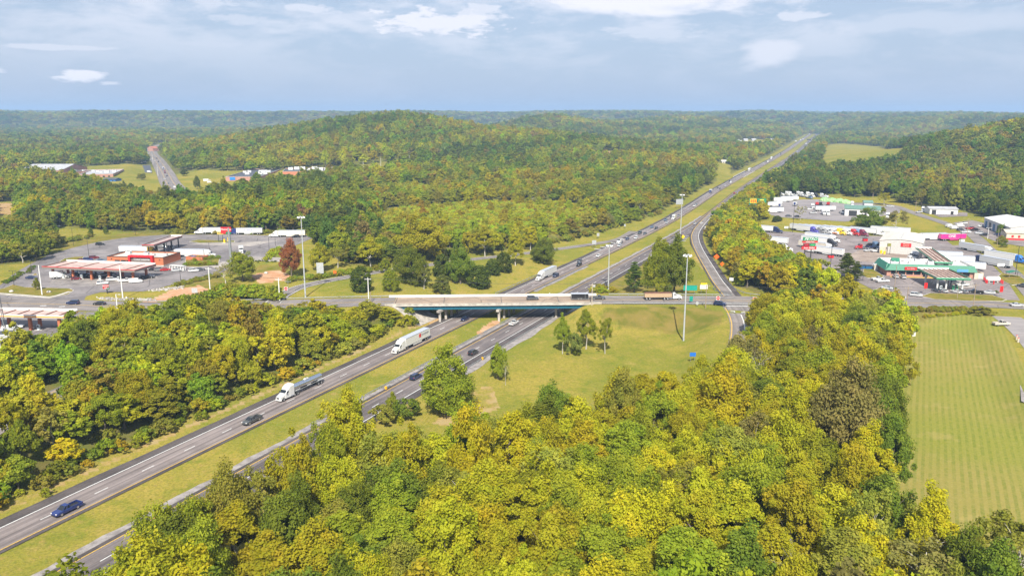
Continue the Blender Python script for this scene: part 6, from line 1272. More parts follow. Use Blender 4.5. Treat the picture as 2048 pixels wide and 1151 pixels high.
def sidewin(b, side, y, z, w, h, name='window'):
    x = side * (b.w / 2 + .03); f = b.part(name, lambda m: m.box((x, y, z), (.08, w, h), BLACK)); MB().box((x + side * .05, y, z), (.04, w - .16, h - .16), GLASS).build('pane', f)
def units(b, n, z, seed, m_=None, s0=1.4):
    r = random.Random(seed)
    for i in range(n):
        s = r.uniform(.7, 1.3) * s0; x = (i + .5) / n * b.w * .9 - b.w * .45; y = b.d * r.uniform(.3, .75)
        u = b.part('roof_unit', lambda m: m.box((x, y, z + s * .4), (s * 1.4, s, s * .8), m_ or GRW)); MB().cyl((x, y, z + s * .8), (x, y, z + s * .86), s * .35, s * .35, BLACK, 10).build('fan', u)
# brick station store
b = Bld('fuel_store', 'brick fuel station store with a red portal over its entrance', 'building', (215.6, 529.8), (327.5, 532.6), (364, 521))
h = hgt(327.5, 532.6, 515.2); flatroof(b, h, BRICK, ROOFT, BLACK); w = b.w
b.part('plinth', lambda m: [m.box((0, -.06, .3), (w + .1, .1, .6), CONC), m.box((w / 2 + .06, b.d / 2, .3), (.1, b.d, .6), CONC)])
px0, px1 = -w / 2 + w * .43, -w / 2 + w * .83; pc = (px0 + px1) / 2; ph = h + 1.1
b.part('portal', lambda m: [m.box((px0, -.9, ph / 2), (1.0, 1.8, ph), REDP), m.box((px1, -.9, ph / 2), (1.0, 1.8, ph), REDP), m.box((pc, -.9, ph - .45), (px1 - px0 - 1.0, 1.8, .9), REDP)])
b.part('louvre_panel', lambda m: [m.box((pc, -.45, ph - 2.3), (px1 - px0 - 1.0, .3, 2.8), LOUV)] + [m.box((px0 + 1 + i * (px1 - px0 - 2) / 7, -.62, ph - 2.3), (.12, .06, 2.8), TAUPE) for i in range(8)])
b.part('entrance_glass', lambda m: m.box((pc, -.3, 1.6), (px1 - px0 - 1.4, .1, 3.2), GLASS)); b.part('door', lambda m: [m.box((pc - 1.1, -.4, 1.25), (1.0, .08, 2.5), GALV), m.box((pc + 1.1, -.4, 1.25), (1.0, .08, 2.5), GALV)])
b.part('sign_board', lambda m: m.box((pc, -.75, 3.55), (9.4, .2, 1.3), LOUV)); text_part('Thorntons', b.e, (pc, -.87, 3.55), 2.0, WHITE, shear=.12, bold=.03)
for i, x in enumerate((-w * .32, -w * .21, -w * .11)): win(b, x, 1.7, w * .09, 2.0)
for x in (-w * .42, w * .44): b.part('wall_lamp', lambda m: m.box((x, -.12, 3.2), (.5, .2, .4), BLACK))
units(b, 5, h - .6, 2)
def canopy(name, label, FL, FR, BR, ztop, fascia, top, roofm, beam, cols, colm, colr=.45, band=None, fh=1.1, ncross=5, back=WHITE, brickc=False):
    c = Bld(name, label, 'canopy', FL, FR, BR, z=ztop); c.e.location.z = ZP; H = ztop - ZP; w, d = c.w, c.d
    c.part('fascia', lambda m: [m.box((0, .06, H - fh / 2), (w, .12, fh), fascia), m.box((0, d - .06, H - fh / 2), (w, .12, fh), fascia), m.box((-w / 2 + .06, d / 2, H - fh / 2), (.12, d - .24, fh), fascia), m.box((w / 2 - .06, d / 2, H - fh / 2), (.12, d - .24, fh), fascia)])
    c.part('fascia_trim', lambda m: [m.box((0, -.03, H - .12), (w + .1, .06, .24), top), m.box((-w / 2 - .03, d / 2, H - .12), (.06, d, .24), top), m.box((w / 2 + .03, d / 2, H - .12), (.06, d, .24), top), m.box((0, d - .16, H - .05), (w - .3, .06, .9), back)])
    if band: c.part('stripe', lambda m: [m.box((0, -.04, H - fh * .62), (w + .1, .06, fh * .36), band), m.box((w / 2 + .04, d / 2, H - fh * .62), (.06, d, fh * .36), band)])
    c.part('roof', lambda m: m.box((0, d / 2, H - .62), (w - .26, d - .26, .2), roofm))
    c.part('roof_beam', lambda m: [m.box((-w / 2 + w * (i + .5) / ncross, d / 2, H - .4), (.35, d - .4, .3), beam) for i in range(ncross)])
    for fx, fy in cols:
        x, y = (fx - .5) * w, fy * d; c.part('column', lambda m: m.box((x, y, (H - fh) / 2), (colr * 2, colr * 2, H - fh), colm))
    return c
c = canopy('pump_canopy', 'long brown pump canopy with a red edge in front of the brick store', (83.5, 532), (269, 539.5), (300, 526.5), 12.3, TAUPE, REDP, PINKR, RUSTR, [(x, y) for x in (.06, .28, .48, .67, .93) for y in (.2, .8)], BRICK, .42, ncross=4)
DISP = mat('pump_white', (.62, .68, .70), .5)
def pump(e, x, y, m_=DISP, lb=None, base=(0, 0)):
    p = empty('fuel_pump', e.matrix_world @ Vector((x, y, 0)) if False else (e.location.x + x * math.cos(e.rotation_euler.z) - y * math.sin(e.rotation_euler.z), e.location.y + x * math.sin(e.rotation_euler.z) + y * math.cos(e.rotation_euler.z), e.location.z), e.rotation_euler.z, lb, 'fuel pump', None)
    MB().box((0, 0, 1.0), (.9, .6, 1.9), m_).build('cabinet', p); MB().box((0, -.31, 1.4), (.6, .04, .6), GLASS).build('screen', p); MB().cyl((.5, 0, .7), (.62, -.15, 1.5), .05, .05, BLACK, 6).build('hose', p); MB().box((0, 0, .08), (2.6, 1.1, .16), CONC).build('island', p)
for i, x in enumerate((.17, .37, .57, .77)):
    for y in (.2, .8): pump(c.e, (x - .5) * c.w, y * c.d, DISP, '%s fuel pump from the left in the %s row of the brown canopy' % (['first', 'second', 'third', 'fourth'][i], 'front' if y < .5 else 'back'))
c = canopy('truck_canopy', 'narrow red edged truck canopy behind the brick store', (283.7, 489), (308, 489.2), (362.7, 470.8), 12.6, TAUPE, REDP, PINKR, ROOFG, [(x, y) for x in (.2, .8) for y in (.12, .4, .66, .92)], BLACK, .25, ncross=2)
for i, y in enumerate((.2, .5, .8)): pump(c.e, c.w * .1, y * c.d, YELP if i == 0 else DISP, '%s pump under the truck canopy of the brick station' % ('yellow guarded' if i == 0 else 'middle' if i == 1 else 'farthest'))
def pylon(px, py, label, panels, postm, posts, pr, z=ZP, cat='sign', rz=0.0, name='pylon_sign'):
    """panels: (x0, x1, y0, y1 pixel edges at the depth of the foot, material, text, size, text material, shear)"""
    p = at(px, py, z); e = empty(name, p, rz, label, cat); d = math.hypot(p[1], HC - p[2]); H = 0
    for (x0, x1, y0, y1, m_, txt, ts, tm, sh) in panels:
        zt, zb = topz(p[0], p[1], y0) - z, topz(p[0], p[1], y1) - z; t = p[0] / (px - 1024) if abs(px - 1024) > 1 else .25
        X0, X1 = (x0 - px) * t, (x1 - px) * t; H = max(H, zt)
        q = MB().box(((X0 + X1) / 2, 0, (zt + zb) / 2), (X1 - X0, .5, zt - zb), m_).build('panel', e)
        if txt:
            for i, tx in enumerate(txt): text_part(tx, q, ((X0 + X1) / 2, -.27, zb + (zt - zb) * (1 - (i + .5) / len(txt))), ts, tm, shear=sh, bold=.02)
    for x0 in posts:
        t = p[0] / (px - 1024); MB().cyl(((x0 - px) * t, .1, -.2), ((x0 - px) * t, .1, H - .3), pr, pr * .8, postm, 10).build('post', e)
    return e
YT = mat('yellow_letters', (.85, .68, .05), .5)
pylon(463.5, 529, 'tall pole sign with a red name board and green price panel', [(447, 467.5, 454, 463, REDP, ['Thorntons'], 1.15, WHITE, .12), (447, 457, 463.2, 467, REDP, None, 0, WHITE, 0), (456.5, 466.5, 462.8, 467.8, GREENP, ['3.59'], .95, BLACK, 0)], GALV, [462.5], .75)
pylon(214.5, 586, 'low red and green price sign at the station entrance', [(207.5, 219, 569.5, 577, REDP, ['Thorntons', '2.99'], .62, WHITE, 0), (214.5, 219.5, 573.5, 578, GREENP, ['3.59'], .5, WHITE, 0)], BLACK, [214.5], .25)
pylon(442, 484, 'yellow board on two black posts by the truck scale', [(436, 447.5, 463, 468.5, mat('dull_yellow', (.55, .42, .08), .6), ['SCALE'], .85, BLACK, 0)], BLACK, [437.5, 446], .16)
for px, py, lb in ((449, 485.5, 'left yellow guard post at the truck scale'), (457, 482, 'right yellow guard post at the truck scale')): e = empty('guard_post', at(px, py, ZP), 0, lb, 'bollard'); MB().cyl((0, 0, 0), (0, 0, 2.2), .55, .5, YELP, 10).build('post', e); MB().box((0, 0, .1), (1.8, 1.8, .2), CONC).build('base', e)
b = Bld('propane_cage', 'white propane bottle cage beside the store car park', 'cage', (339.5, 540), (367, 541.5), depth=1.6)
b.part('frame', lambda m: [m.box((0, .8, .12), (b.w, 1.6, .24), WHITE), m.box((0, .8, 2.3), (b.w, 1.6, .2), WHITE)] + [m.box((-b.w / 2 + i * b.w / 5, y, 1.2), (.3, .12, 2.1), WHITE) for i in range(6) for y in (.06, 1.5)])
for i in range(5): b.part('gas_bottle', lambda m: m.cyl((-b.w / 2 + b.w / 5 * (i + .5), .8, .24), (-b.w / 2 + b.w / 5 * (i + .5), .8, 1.5), .42, .42, GRW, 10))
b = Bld('refuse_enclosure', 'low brick refuse enclosure behind the planted island', 'enclosure', (372, 519.8), (405, 521), depth=6)
b.part('wall', lambda m: [m.box((0, .15, .9), (b.w, .3, 1.8), BRICK), m.box((0, 5.85, .9), (b.w, .3, 1.8), BRICK), m.box((-b.w / 2 + .15, 3, .9), (.3, 5.4, 1.8), BRICK), m.box((b.w / 2 - .15, 3, .9), (.3, 5.4, 1.8), BRICK)]); b.part('bin', lambda m: [m.box((-2.4, 3, .85), (2.4, 3, 1.5), DUMP), m.box((2.4, 3, .85), (2.4, 3, 1.5), BLACK)])
# orange striped station
c = canopy('pump_canopy', 'white canopy with an orange stripe at the left edge', (-70, 626.5), (126.7, 630.5), (154.5, 619), 12.2, WHITE, WHITE, PINKR, RUSTR, [(x, y) for x in (.3, .62, .92) for y in (.2, .8)], BRICK, .45, band=ORANGEP, ncross=7)
for i, x in enumerate((.45, .7)): pump(c.e, (x - .5) * c.w, .2 * c.d, DISP, '%s fuel pump under the orange striped canopy' % ('left' if i == 0 else 'right'))
e = empty('pylon_sign', at(9, 690, ZP), 0, 'white sign box with a yellow shell emblem on four thin poles', 'sign'); p = at(9, 690, ZP); zt = topz(p[0], p[1], 557) - ZP; zb = topz(p[0], p[1], 577) - ZP; zm = (zt + zb) / 2
q = MB().box((-1.7, 0, zm), (4.6, 1.2, zt - zb), WHITE).build('sign_box', e)
fan = [(math.cos(t) * r, math.sin(t) * r) for t, r in [(math.radians(a), 1.35 if i % 2 else 1.22) for i, a in enumerate(np.linspace(10, 170, 13))]] + [(-.42, -.95), (.42, -.95)]
for s, k_, m_, y in ((1.12, 'emblem_outline', REDP, -.63), (1.0, 'shell_emblem', YELP, -.66)): MB().loft([[(-1.9 + x * s, y + dy, zm - .1 + z * s) for x, z in fan] for dy in (.02, -.02)], m_).build(k_, q)
for x, y in ((-2.6, -.4), (-2.6, .4), (.2, -.4), (.2, .4)): MB().cyl((x * 1.4 + 1, y, 0), (x, y, zb), .13, .11, GALV, 8).build('pole', e)
MB().box((-1.0, 0, zb * .5), (3.2, .1, .1), GALV).box((-1.0, 0, zb * .75), (3.0, .1, .1), GALV).build('brace', e)
b = Bld('kiosk', 'dark roofed kiosk with red trim below the orange striped canopy', 'building', (-40, 700), (30, 694), depth=9); h = 4.2; flatroof(b, h, GRW, ROOFD, WHITE); b.part('red_trim', lambda m: [m.box((b.w / 2 + .1, 4.5, h - .7), (.2, 9.2, .9), REDP), m.box((b.w / 2 + 1.2, 3, 2.9), (2.4, 4, .3), REDP)])
win(b, 2, 1.5, 2.2, 1.8); win(b, 6, 1.5, 2.2, 1.8)
b = Bld('retaining_wall', 'dark block retaining wall at the left edge', 'wall', (-60, 527), (45, 505), depth=.6); b.part('wall', lambda m: m.box((0, .3, 1.6), (b.w, .6, 3.4), mat('block_wall', (.17, .165, .16), .9, var=.2, scale=2))); b.part('coping', lambda m: m.box((0, .3, 3.38), (b.w + .1, .8, .16), CONC))
for px, lb in ((7, 'left brick gate pillar behind the dark wall'), (14.5, 'right brick gate pillar behind the dark wall')): e = empty('gate_pillar', at(px, 499.5, ZP), 0, lb, 'pillar'); MB().box((0, 0, 1.4), (1.2, 1.2, 2.8), BRICK2).build('shaft', e); MB().box((0, 0, 2.9), (1.5, 1.5, .25), CONC).build('cap', e)
# truck stop
b = Bld('truck_stop_store', 'long low restaurant and store with a green mansard roof', 'building', (1773, 551), (1946, 556.5), depth=17); h = 4.6; w, d = b.w, b.d
b.part('wall', lambda m: [m.box((0, .15, h / 2), (w, .3, h), BRICK2), m.box((0, d - .15, h / 2), (w, .3, h), CREAM), m.box((-w / 2 + .15, d / 2, h / 2), (.3, d - .6, h), BRICK2), m.box((w / 2 - .15, d / 2, h / 2), (.3, d - .6, h), BRICK2)])
b.part('roof', lambda m: m.box((0, d / 2 + .6, h - .1), (w - .7, d - 1.9, .2), WROOF))
def mans(m):
    for x0, x1 in ((-w / 2 - 1.2, w / 2 + 1.2),):
        m.loft([[(x, -1.3, 2.9), (x, -1.1, 2.9), (x + (.9 if x < 0 else -.9), .9, h + .9), (x + (.9 if x < 0 else -.9), .5, h + .9)] for x in (x0, x1)], MANS)
    m.loft([[(-w / 2 - 1.3, y, 2.9), (-w / 2 - 1.1, y, 2.9), (-w / 2 + .9, y, h + .9), (-w / 2 + .5, y, h + .9)] for y in (-1.2, d)], MANS)
b.part('mansard_roof', mans); b.part('parapet', lambda m: [m.box((0, d - .05, h + .3), (w, .3, 1.2), WROOF), m.box((w / 2 - .2, d / 2, h + .3), (.3, d - 1, 1.2), WROOF), m.box((w * .1, d * .55, h + .45), (w * .5, .3, 1.0), WROOF)])
for i in range(7): win(b, -w / 2 + 3.2 + i * 3.3, 1.75, 2.8, 1.7)
for i in range(3): win(b, w / 2 - 3 - i * 3.6, 1.75, 2.8, 1.7)
b.part('door', lambda m: m.box((-w * .05, -.06, 1.2), (2.0, .1, 2.4), GLASS)); b.part('kerb_stripe', lambda m: m.box((-w * .2, -2.2, .1), (w * .55, .4, .16), YELP))
s_ = b.part('red_sign', lambda m: m.box((-w * .235, -1.25, 3.9), (5.2, .25, 1.35), REDP)); text_part('Iron Skillet', s_, (-w * .235, -1.39, 3.9), .8, WHITE)
s_ = b.part('blue_sign', lambda m: m.box((w * .36, -1.25, 3.6), (4.6, .25, 1.1), mat('light_blue_sign', (.10, .30, .62), .5)))
units(b, 8, h, 4, None, 1.8); b.part('roof_ridge', lambda m: m.loft([[(x, d * .7, h), (x, d * .9, h), (x, d * .8, h + 1.6)] for x in (-w * .36, -w * .26)], MANS))
c = canopy('pump_canopy', 'green edged pump canopy before the truck stop restaurant', (1873.5, 554.5), (1941.8, 556), (1907.5, 536.6), 12.4, GREENP, mat('pale_green', (.40, .62, .50), .5), mat('rusty_sheet_roof', (.40, .32, .27), .9, var=.4, scale=.8), RUSTR, [(x, y) for x in (.12, .38, .86) for y in (.12, .7)], WHITE, .3, ncross=7, fh=.9)
for i, x in enumerate((.25, .62, .75)): pump(c.e, (x - .5) * c.w, .15 * c.d, DISP if i == 0 else GREENP, '%s fuel pump under the green edged front canopy' % ['white', 'middle green', 'right green'][i])
c = canopy('truck_canopy', 'long green edged truck canopy running back to the garage', (1869.5, 522.6), (1906, 524.2), (1844, 494.5), 12.8, GREENP, mat('pale_green', (.40, .62, .50), .5), mat('rusty_sheet_roof', (.40, .32, .27), .9, var=.4, scale=.8), RUSTR, [(x, y) for x in (.2, .8) for y in (.08, .36, .64, .92)], WHITE, .3, ncross=4, fh=.8)
for i, y in enumerate((.2, .5, .8)): pump(c.e, -c.w * .1, y * c.d, DISP, '%s diesel pump under the long green edged canopy' % ['nearest', 'middle', 'farthest'][i])
b = Bld('garage', 'white truck garage with a low grey roof and red sign', 'building', (1757.5, 504.5), (1843, 511), depth=32); h = 6.4; w, d = b.w, b.d
def gar(m):
    prof = [(-w / 2, 0), (w / 2, 0), (w / 2, h), (w * .25, h + 1.0), (0, h + 1.3), (-w * .25, h + 1.0), (-w / 2, h)]
    m.loft([[(x, y, z) for x, z in prof] for y in (0, d)], mat('garage_white', (.50, .49, .47), .6))
b.part('wall', gar)
b.part('roof', lambda m: m.loft([[(x, y, z + o) for x, z, o in ((-w / 2 - .3, h, .05), (-w * .25, h + 1.0, .06), (0, h + 1.3, .06), (w * .25, h + 1.0, .06), (w / 2 + .3, h, .05), (w / 2 + .3, h, .25), (w * .25, h + 1.0, .26), (0, h + 1.3, .26), (-w * .25, h + 1.0, .26), (-w / 2 - .3, h, .25))] for y in (-.3, d + .3)], ROOFT))
b.part('roof_seam', lambda m: m.box((-w * .02, d * .45, h + 1.62), (.5, d * .7, .12), ROOFG)); s_ = b.part('red_sign', lambda m: m.box((w * .12, -.12, h - 1.4), (5.0, .2, 2.0), REDP)); text_part('TRUCK', s_, (w * .12, -.24, h - 1.0), .95, CREAM); text_part('SERVICE', s_, (w * .12, -.24, h - 1.9), .8, CREAM)
for i in range(3): sy = 6 + i * 9; b.part('garage_door', lambda m: m.box((-w / 2 - .05, sy, 2.3), (.12, 4.6, 4.6), BLACK))
b.part('annex', lambda m: m.box((-w / 2 + 2.2, -1.3, 1.7), (3.6, 2.6, 3.4), CREAM))
pylon(1616, 524, 'tall green and red truck stop sign with price panels', [(1602.5, 1632, 474, 481.4, GREENP, ['PETRO'], 2.05, WHITE, .35), (1601.5, 1632, 481.5, 484.9, REDP, ['Stopping Centers'], .62, WHITE, 0), (1604, 1628, 485.4, 486.8, LOUV, None, 0, WHITE, 0), (1604, 1616, 486.9, 492, mat('dark_red_panel', (.20, .01, .02), .5), ['2.99'], 1.0, REDP, 0), (1616.2, 1628, 486.9, 492, GREENP, ['3.69'], 1.0, mat('bright_green_digits', (.05, .55, .12), .5), 0), (1601, 1630, 492.4, 498.4, REDP, ['Iron Skillet'], 1.25, WHITE, .2)], BLACK, [1608, 1620.5], .28)
pylon(1772, 508, 'green board on two posts before the white garage', [(1773, 1780, 486.5, 492.5, mat('olive_board', (.22, .22, .05), .6), None, 0, WHITE, 0)], BLACK, [1773.5, 1779.5], .12)
for px, py, lb in ((1762, 506.5, 'left yellow bollard before the white garage'), (1768.5, 508, 'right yellow bollard before the white garage')): e = empty('guard_post', at(px, py, ZP), 0, lb, 'bollard'); MB().cyl((0, 0, 0), (0, 0, 1.6), .55, .55, YELP, 10).build('post', e); MB().cyl((0, 0, 1.6), (0, 0, 1.75), .5, .3, YELP, 10).build('cap', e)
def dumpster(px, py, m_, lb, w=3.4, rz=0):
    e = empty('dumpster', at(px, py, ZP), rz, lb, 'dumpster'); MB().loft([[(x, y, z) for y, z in ((-.9, .15), (.9, .15), (1.0, 1.75), (-1.05, 1.45))] for x in (-w / 2, w / 2)], m_).build('bin', e)
    MB().loft([[(x, y, z) for y, z in ((-1.1, 1.5), (1.05, 1.8), (1.05, 1.88), (-1.1, 1.58))] for x in (-w / 2 - .05, w / 2 + .05)], BLACK).build('lid', e); MB().box((-w / 2 - .1, 0, 1.0), (.16, .7, .25), m_).box((w / 2 + .1, 0, 1.0), (.16, .7, .25), m_).build('lifting_pocket', e)
dumpster(1724.5, 537, DUMP, 'left blue dumpster behind the dark pine'); dumpster(1736.5, 537.5, DUMP, 'right blue dumpster beside the cream shed'); dumpster(1661, 515.5, REDP, 'small red bin before the nearest white rig', 2.6); dumpster(1730, 482, REDP, 'red bin beside the parked red tractor row end', 2.4)
b = Bld('shed', 'small cream shed beside the blue dumpsters', 'shed', (1748, 540), (1756.5, 540.5), depth=5)
b.part('wall', lambda m: m.loft([[(x, y, z) for x, z in ((-b.w / 2, 0), (b.w / 2, 0), (b.w / 2, 2.3), (0, 3.0), (-b.w / 2, 2.3))] for y in (0, 5)], CREAM)); b.part('roof', lambda m: m.loft([[(x, y, z) for x, z in ((-b.w / 2 - .2, 2.3), (0, 3.06), (b.w / 2 + .2, 2.3), (b.w / 2 + .2, 2.45), (0, 3.22), (-b.w / 2 - .2, 2.45))] for y in (-.2, 5.2)], WROOF)); b.part('door', lambda m: m.box((0, -.05, 1.0), (1.0, .08, 2.0), GRW))
b = Bld('plant_enclosure', 'cream block enclosure right of the restaurant', 'enclosure', (1948, 557.5), (1966, 558), depth=7)
b.part('wall', lambda m: [m.box((0, .15, 1.4), (b.w, .3, 2.8), CREAM), m.box((0, 6.85, 1.4), (b.w, .3, 2.8), CREAM), m.box((-b.w / 2 + .15, 3.5, 1.4), (.3, 6.4, 2.8), CREAM), m.box((b.w / 2 - .15, 3.5, 1.4), (.3, 6.4, 2.8), CREAM)]); b.part('gate', lambda m: m.box((.6, -.06, 1.2), (1.8, .08, 2.2), GRW))
e = empty('propane_tank', at(1985, 564, ZP), R(-4), 'white gas tank guarded by red posts', 'tank'); MB().cyl((-2.6, 0, 1.45), (2.6, 0, 1.45), 1.15, 1.15, WHITE, 16).cyl((-2.6, 0, 1.45), (-3.1, 0, 1.45), 1.15, .5, WHITE, 16).cyl((2.6, 0, 1.45), (3.1, 0, 1.45), 1.15, .5, WHITE, 16).build('tank', e); MB().box((-1.8, 0, .3), (.5, 1.6, .6), CONC).box((1.8, 0, .3), (.5, 1.6, .6), CONC).build('saddle', e)
for i, (px, py) in enumerate(((1968, 561), (1971, 564), (1973.5, 566.5), (1987, 568), (1999, 563), (2002, 565.5), (2005, 567.5))): tag(MB().cyl((0, 0, 0), (0, 0, 1.5), .28, .28, REDP, 8).cyl((0, 0, 1.5), (0, 0, 1.62), .28, .12, REDP, 8).build('bollard', None, at(px, py, ZP)), 'red bollard guarding the white gas tank, %s' % ['leftmost of three', 'middle of the left three', 'right of the left three', 'alone in front of the tank', 'left of the right three', 'middle of the right three', 'rightmost one'][i], 'bollard', 'red bollards by the gas tank')
e = empty('picnic_shelter', at(2026, 555, ZP), 0, 'small green roofed shelter on the grass island', 'shelter'); MB().loft([[(x, y, z) for x, z in ((-3, 2.4), (0, 3.2), (3, 2.4), (3, 2.55), (0, 3.35), (-3, 2.55))] for y in (-1.5, 1.5)], MANS).build('roof', e)
for x in (-2.6, 2.6):
    for y in (-1.2, 1.2): MB().cyl((x, y, 0), (x, y, 2.5), .09, .09, WOODP, 6).build('post', e)
# billboard
pylon(1511, 430, 'green billboard with three orange number panels above the dark pine', [(1496.5, 1530.5, 397, 408.8, GREENP, None, 0, WHITE, 0)], BLACK, [1512], .6, name='billboard', cat='billboard')
e = bpy.data.objects.get('billboard'); p = e.location; t = p[0] / (1511 - 1024); pq = [o for o in e.children if o.name.startswith('panel')][0]; zc = (topz(p[0], p[1], 397) + topz(p[0], p[1], 408.8)) / 2 - p[2]; zh = topz(p[0], p[1], 397) - topz(p[0], p[1], 408.8)
MB().box(((1504.5 - 1511) * t, -.28, zc + .1 * zh), (13.2 * t, .06, zh * .68), YELP).build('price_frame', pq)
for i in range(3): MB().box(((1500.7 + i * 4.0 - 1511) * t, -.33, zc + .1 * zh), (3.3 * t, .06, zh * .5), SO).build('number_panel', pq)
for i, m_ in enumerate((YT, CREAM, WHITE)): MB().box(((1521.5 - 1511) * t, -.3, zc + zh * (.28 - .24 * i)), ((8.5 - i) * t, .08, zh * .12), m_).build('text_line', pq)
MB().box(((1513.5 - 1511) * t, 0, zc - zh * .58), (34 * t, 1.6, .3), GALV).build('walkway', pq)
# sheds on the right
b = Bld('metal_shed', 'large shed with a white roof and dark doors at the right edge', 'building', (1967, 453), (2019, 475), depth=26); h = 6.0; w, d = b.w, b.d
b.part('wall', lambda m: m.loft([[(x, y, z) for y, z in ((0, 0), (d, 0), (d, h), (d / 2, h + 2.2), (0, h))] for x in (-w / 2, w / 2)], GRW)); b.part('roof', lambda m: m.loft([[(x, y, z) for y, z in ((-.4, h), (d / 2, h + 2.3), (d + .4, h), (d + .4, h + .15), (d / 2, h + 2.48), (-.4, h + .15))] for x in (-w / 2 - .4, w / 2 + .4)], WROOF))
for i in range(6): x = -w / 2 + w * (i + .6) / 6.4; b.part('garage_door', lambda m: m.box((x, -.05, 2.2), (w * .075, .12, 4.2), BLACK if i % 2 else DUMP))
b = Bld('office', 'cream office with a red base at the right edge', 'building', (2012, 479), (2085, 482), depth=13); h = 4.0; w, d = b.w, b.d
b.part('wall', lambda m: m.box((0, d / 2, h / 2 + .5), (w, d, h - 1.0), CREAM)); b.part('red_base', lambda m: m.box((0, d / 2, .5), (w + .1, d + .1, 1.0), REDP)); b.part('roof', lambda m: m.loft([[(x, y, z) for y, z in ((-.5, h), (d / 2, h + 1.3), (d + .5, h), (d + .5, h + .12), (d / 2, h + 1.45), (-.5, h + .12))] for x in (-w / 2 - .5, w / 2 + .5)], CREAM))
for i in range(4): win(b, -w / 2 + 3.2 + i * 3.4, 2.1, 1.2, 1.4, name='window', m_=REDP)
b.part('door', lambda m: m.box((-w / 2 - .05, 3, 1.3), (.1, 1.2, 2.4), BLACK))
def gable(name, label, FL, FR, depth, h, rise, wall, roof, along='x', z=ZP, doors=(), wins=(), cat='building', group=None):
    b = Bld(name, label, cat, FL, FR, depth=depth, z=z, group=group); w, d = b.w, b.d
    if along == 'x':
        b.part('wall', lambda m: m.loft([[(x, y, q) for y, q in ((0, 0), (d, 0), (d, h), (d / 2, h + rise), (0, h))] for x in (-w / 2, w / 2)], wall)); b.part('roof', lambda m: m.loft([[(x, y, q) for y, q in ((-.5, h - .1), (d / 2, h + rise + .06), (d + .5, h - .1), (d + .5, h + .06), (d / 2, h + rise + .24), (-.5, h + .06))] for x in (-w / 2 - .5, w / 2 + .5)], roof))
    else:
        b.part('wall', lambda m: m.loft([[(x, y, q) for x, q in ((-w / 2, 0), (w / 2, 0), (w / 2, h), (0, h + rise), (-w / 2, h))] for y in (0, d)], wall)); b.part('roof', lambda m: m.loft([[(x, y, q) for x, q in ((-w / 2 - .5, h - .1), (0, h + rise + .06), (w / 2 + .5, h - .1), (w / 2 + .5, h + .06), (0, h + rise + .24), (-w / 2 - .5, h + .06))] for y in (-.5, d + .5)], roof))
    for x, ww, hh in doors: b.part('door', lambda m: m.box((x * w, -.05, hh / 2), (ww, .12, hh), BLACK))
    for x, zz in wins: win(b, x * w, zz, 1.4, 1.3)
    return b
gable('metal_shed', 'far small shed of pale sheet metal beside parked tractors', (1859, 428), (1915, 429), 12, 4.0, 1.0, WHITE, ROOFG, doors=((-.35, 3, 3.2), (.3, 2, 2.4)))
gable('yard_shed', 'white yard shed with a green roof among dismantled trucks', (1689, 431), (1760, 434), 20, 5.2, 1.5, WHITE, mat('dull_green_roof', (.13, .24, .19), .6), doors=((-.27, 5.5, 4.0), (.1, 1.2, 2.2)), wins=((.3, 2.4),))
gable('yard_shed', 'pale green roofed back shed behind the white yard shed', (1728, 415), (1745, 415.5), 10, 4.0, 1.2, GRW, mat('dull_green_roof', (.13, .24, .19), .6))
TARP = mat('lime_tarpaulin', (.30, .55, .22), .55, var=.25, scale=1.2); r = random.Random(5)
for i, (px, py, lb) in enumerate(((1650, 401.5, 'leftmost heap under lime green tarpaulin'), (1664, 402.5, 'second heap from the left under lime green tarpaulin'), (1678, 404, 'third heap from the left under lime green tarpaulin'), (1691, 406, 'rightmost heap under lime green tarpaulin'))):
    e = empty('tarpaulin_heap', at(px, py, ZP), R(-6), lb, 'tarpaulin', 'lime green tarpaulin heaps'); m = MB(); secs = []
    for x in np.linspace(-4.4, 4.4, 12): k_ = math.sqrt(max(.04, 1 - (x / 4.6) ** 2)); secs.append([(x + r.gauss(0, .15), math.cos(a) * (5.5 * k_ + r.gauss(0, .4)), max(0, math.sin(a)) * (2.9 * k_ + r.gauss(0, .3))) for a in np.linspace(0, math.pi, 9)])
    m.loft(secs, TARP).build('tarpaulin', e); MB().box((0, 0, .2), (7.6, 9, .4), WOODP).build('pallet_base', e)
# town side
gable('sports_hall', 'large low hall with a grey hipped roof at the school', (40, 352), (124, 352), 60, 7, 5.5, BRICK2, ROOFG, doors=((.1, 4, 4),), z=6)
b = Bld('school', 'long flat brick school building left of the wooded road', 'building', (158, 358), (227, 356.5), depth=85, z=6); flatroof(b, 5.2, BRICK2, ROOFG, GRW)
for i in range(6): win(b, -b.w / 2 + b.w * (i + .7) / 6.5, 2.2, b.w * .06, 2.2)
for i in range(8): sidewin(b, 1, b.d * (i + .5) / 8, 2.4, b.d * .09, 2.4)
units(b, 5, 4.6, 8, None, 3)
b = Bld('school_wing', 'lower brick wing between the hall and the school', 'building', (126, 350), (150, 351), depth=30, z=6); flatroof(b, 4.6, BRICK2, ROOFD, GRW); units(b, 3, 4.0, 9, WHITE, 2.6)
gable('kiosk', 'small blue walled building with a dark roof on the school lawn', (206, 364.5), (231, 365), 10, 3.2, 1.4, mat('blue_wall', (.04, .16, .42), .6), ROOFD, z=6, wins=((-.3, 1.6), (.3, 1.6)))
sheet('car_park', P([(270, 344), (266, 331), (300, 330), (305, 346)], 6.3), ROOFD, 'dark school car park by the wooded road', .12); sheet('car_park', P([(395, 350), (440, 345.5), (500, 345.5), (500, 350), (440, 372), (410, 372)], 6.3), ASPH_LOT, 'car park before the dark roofed mall', .12)
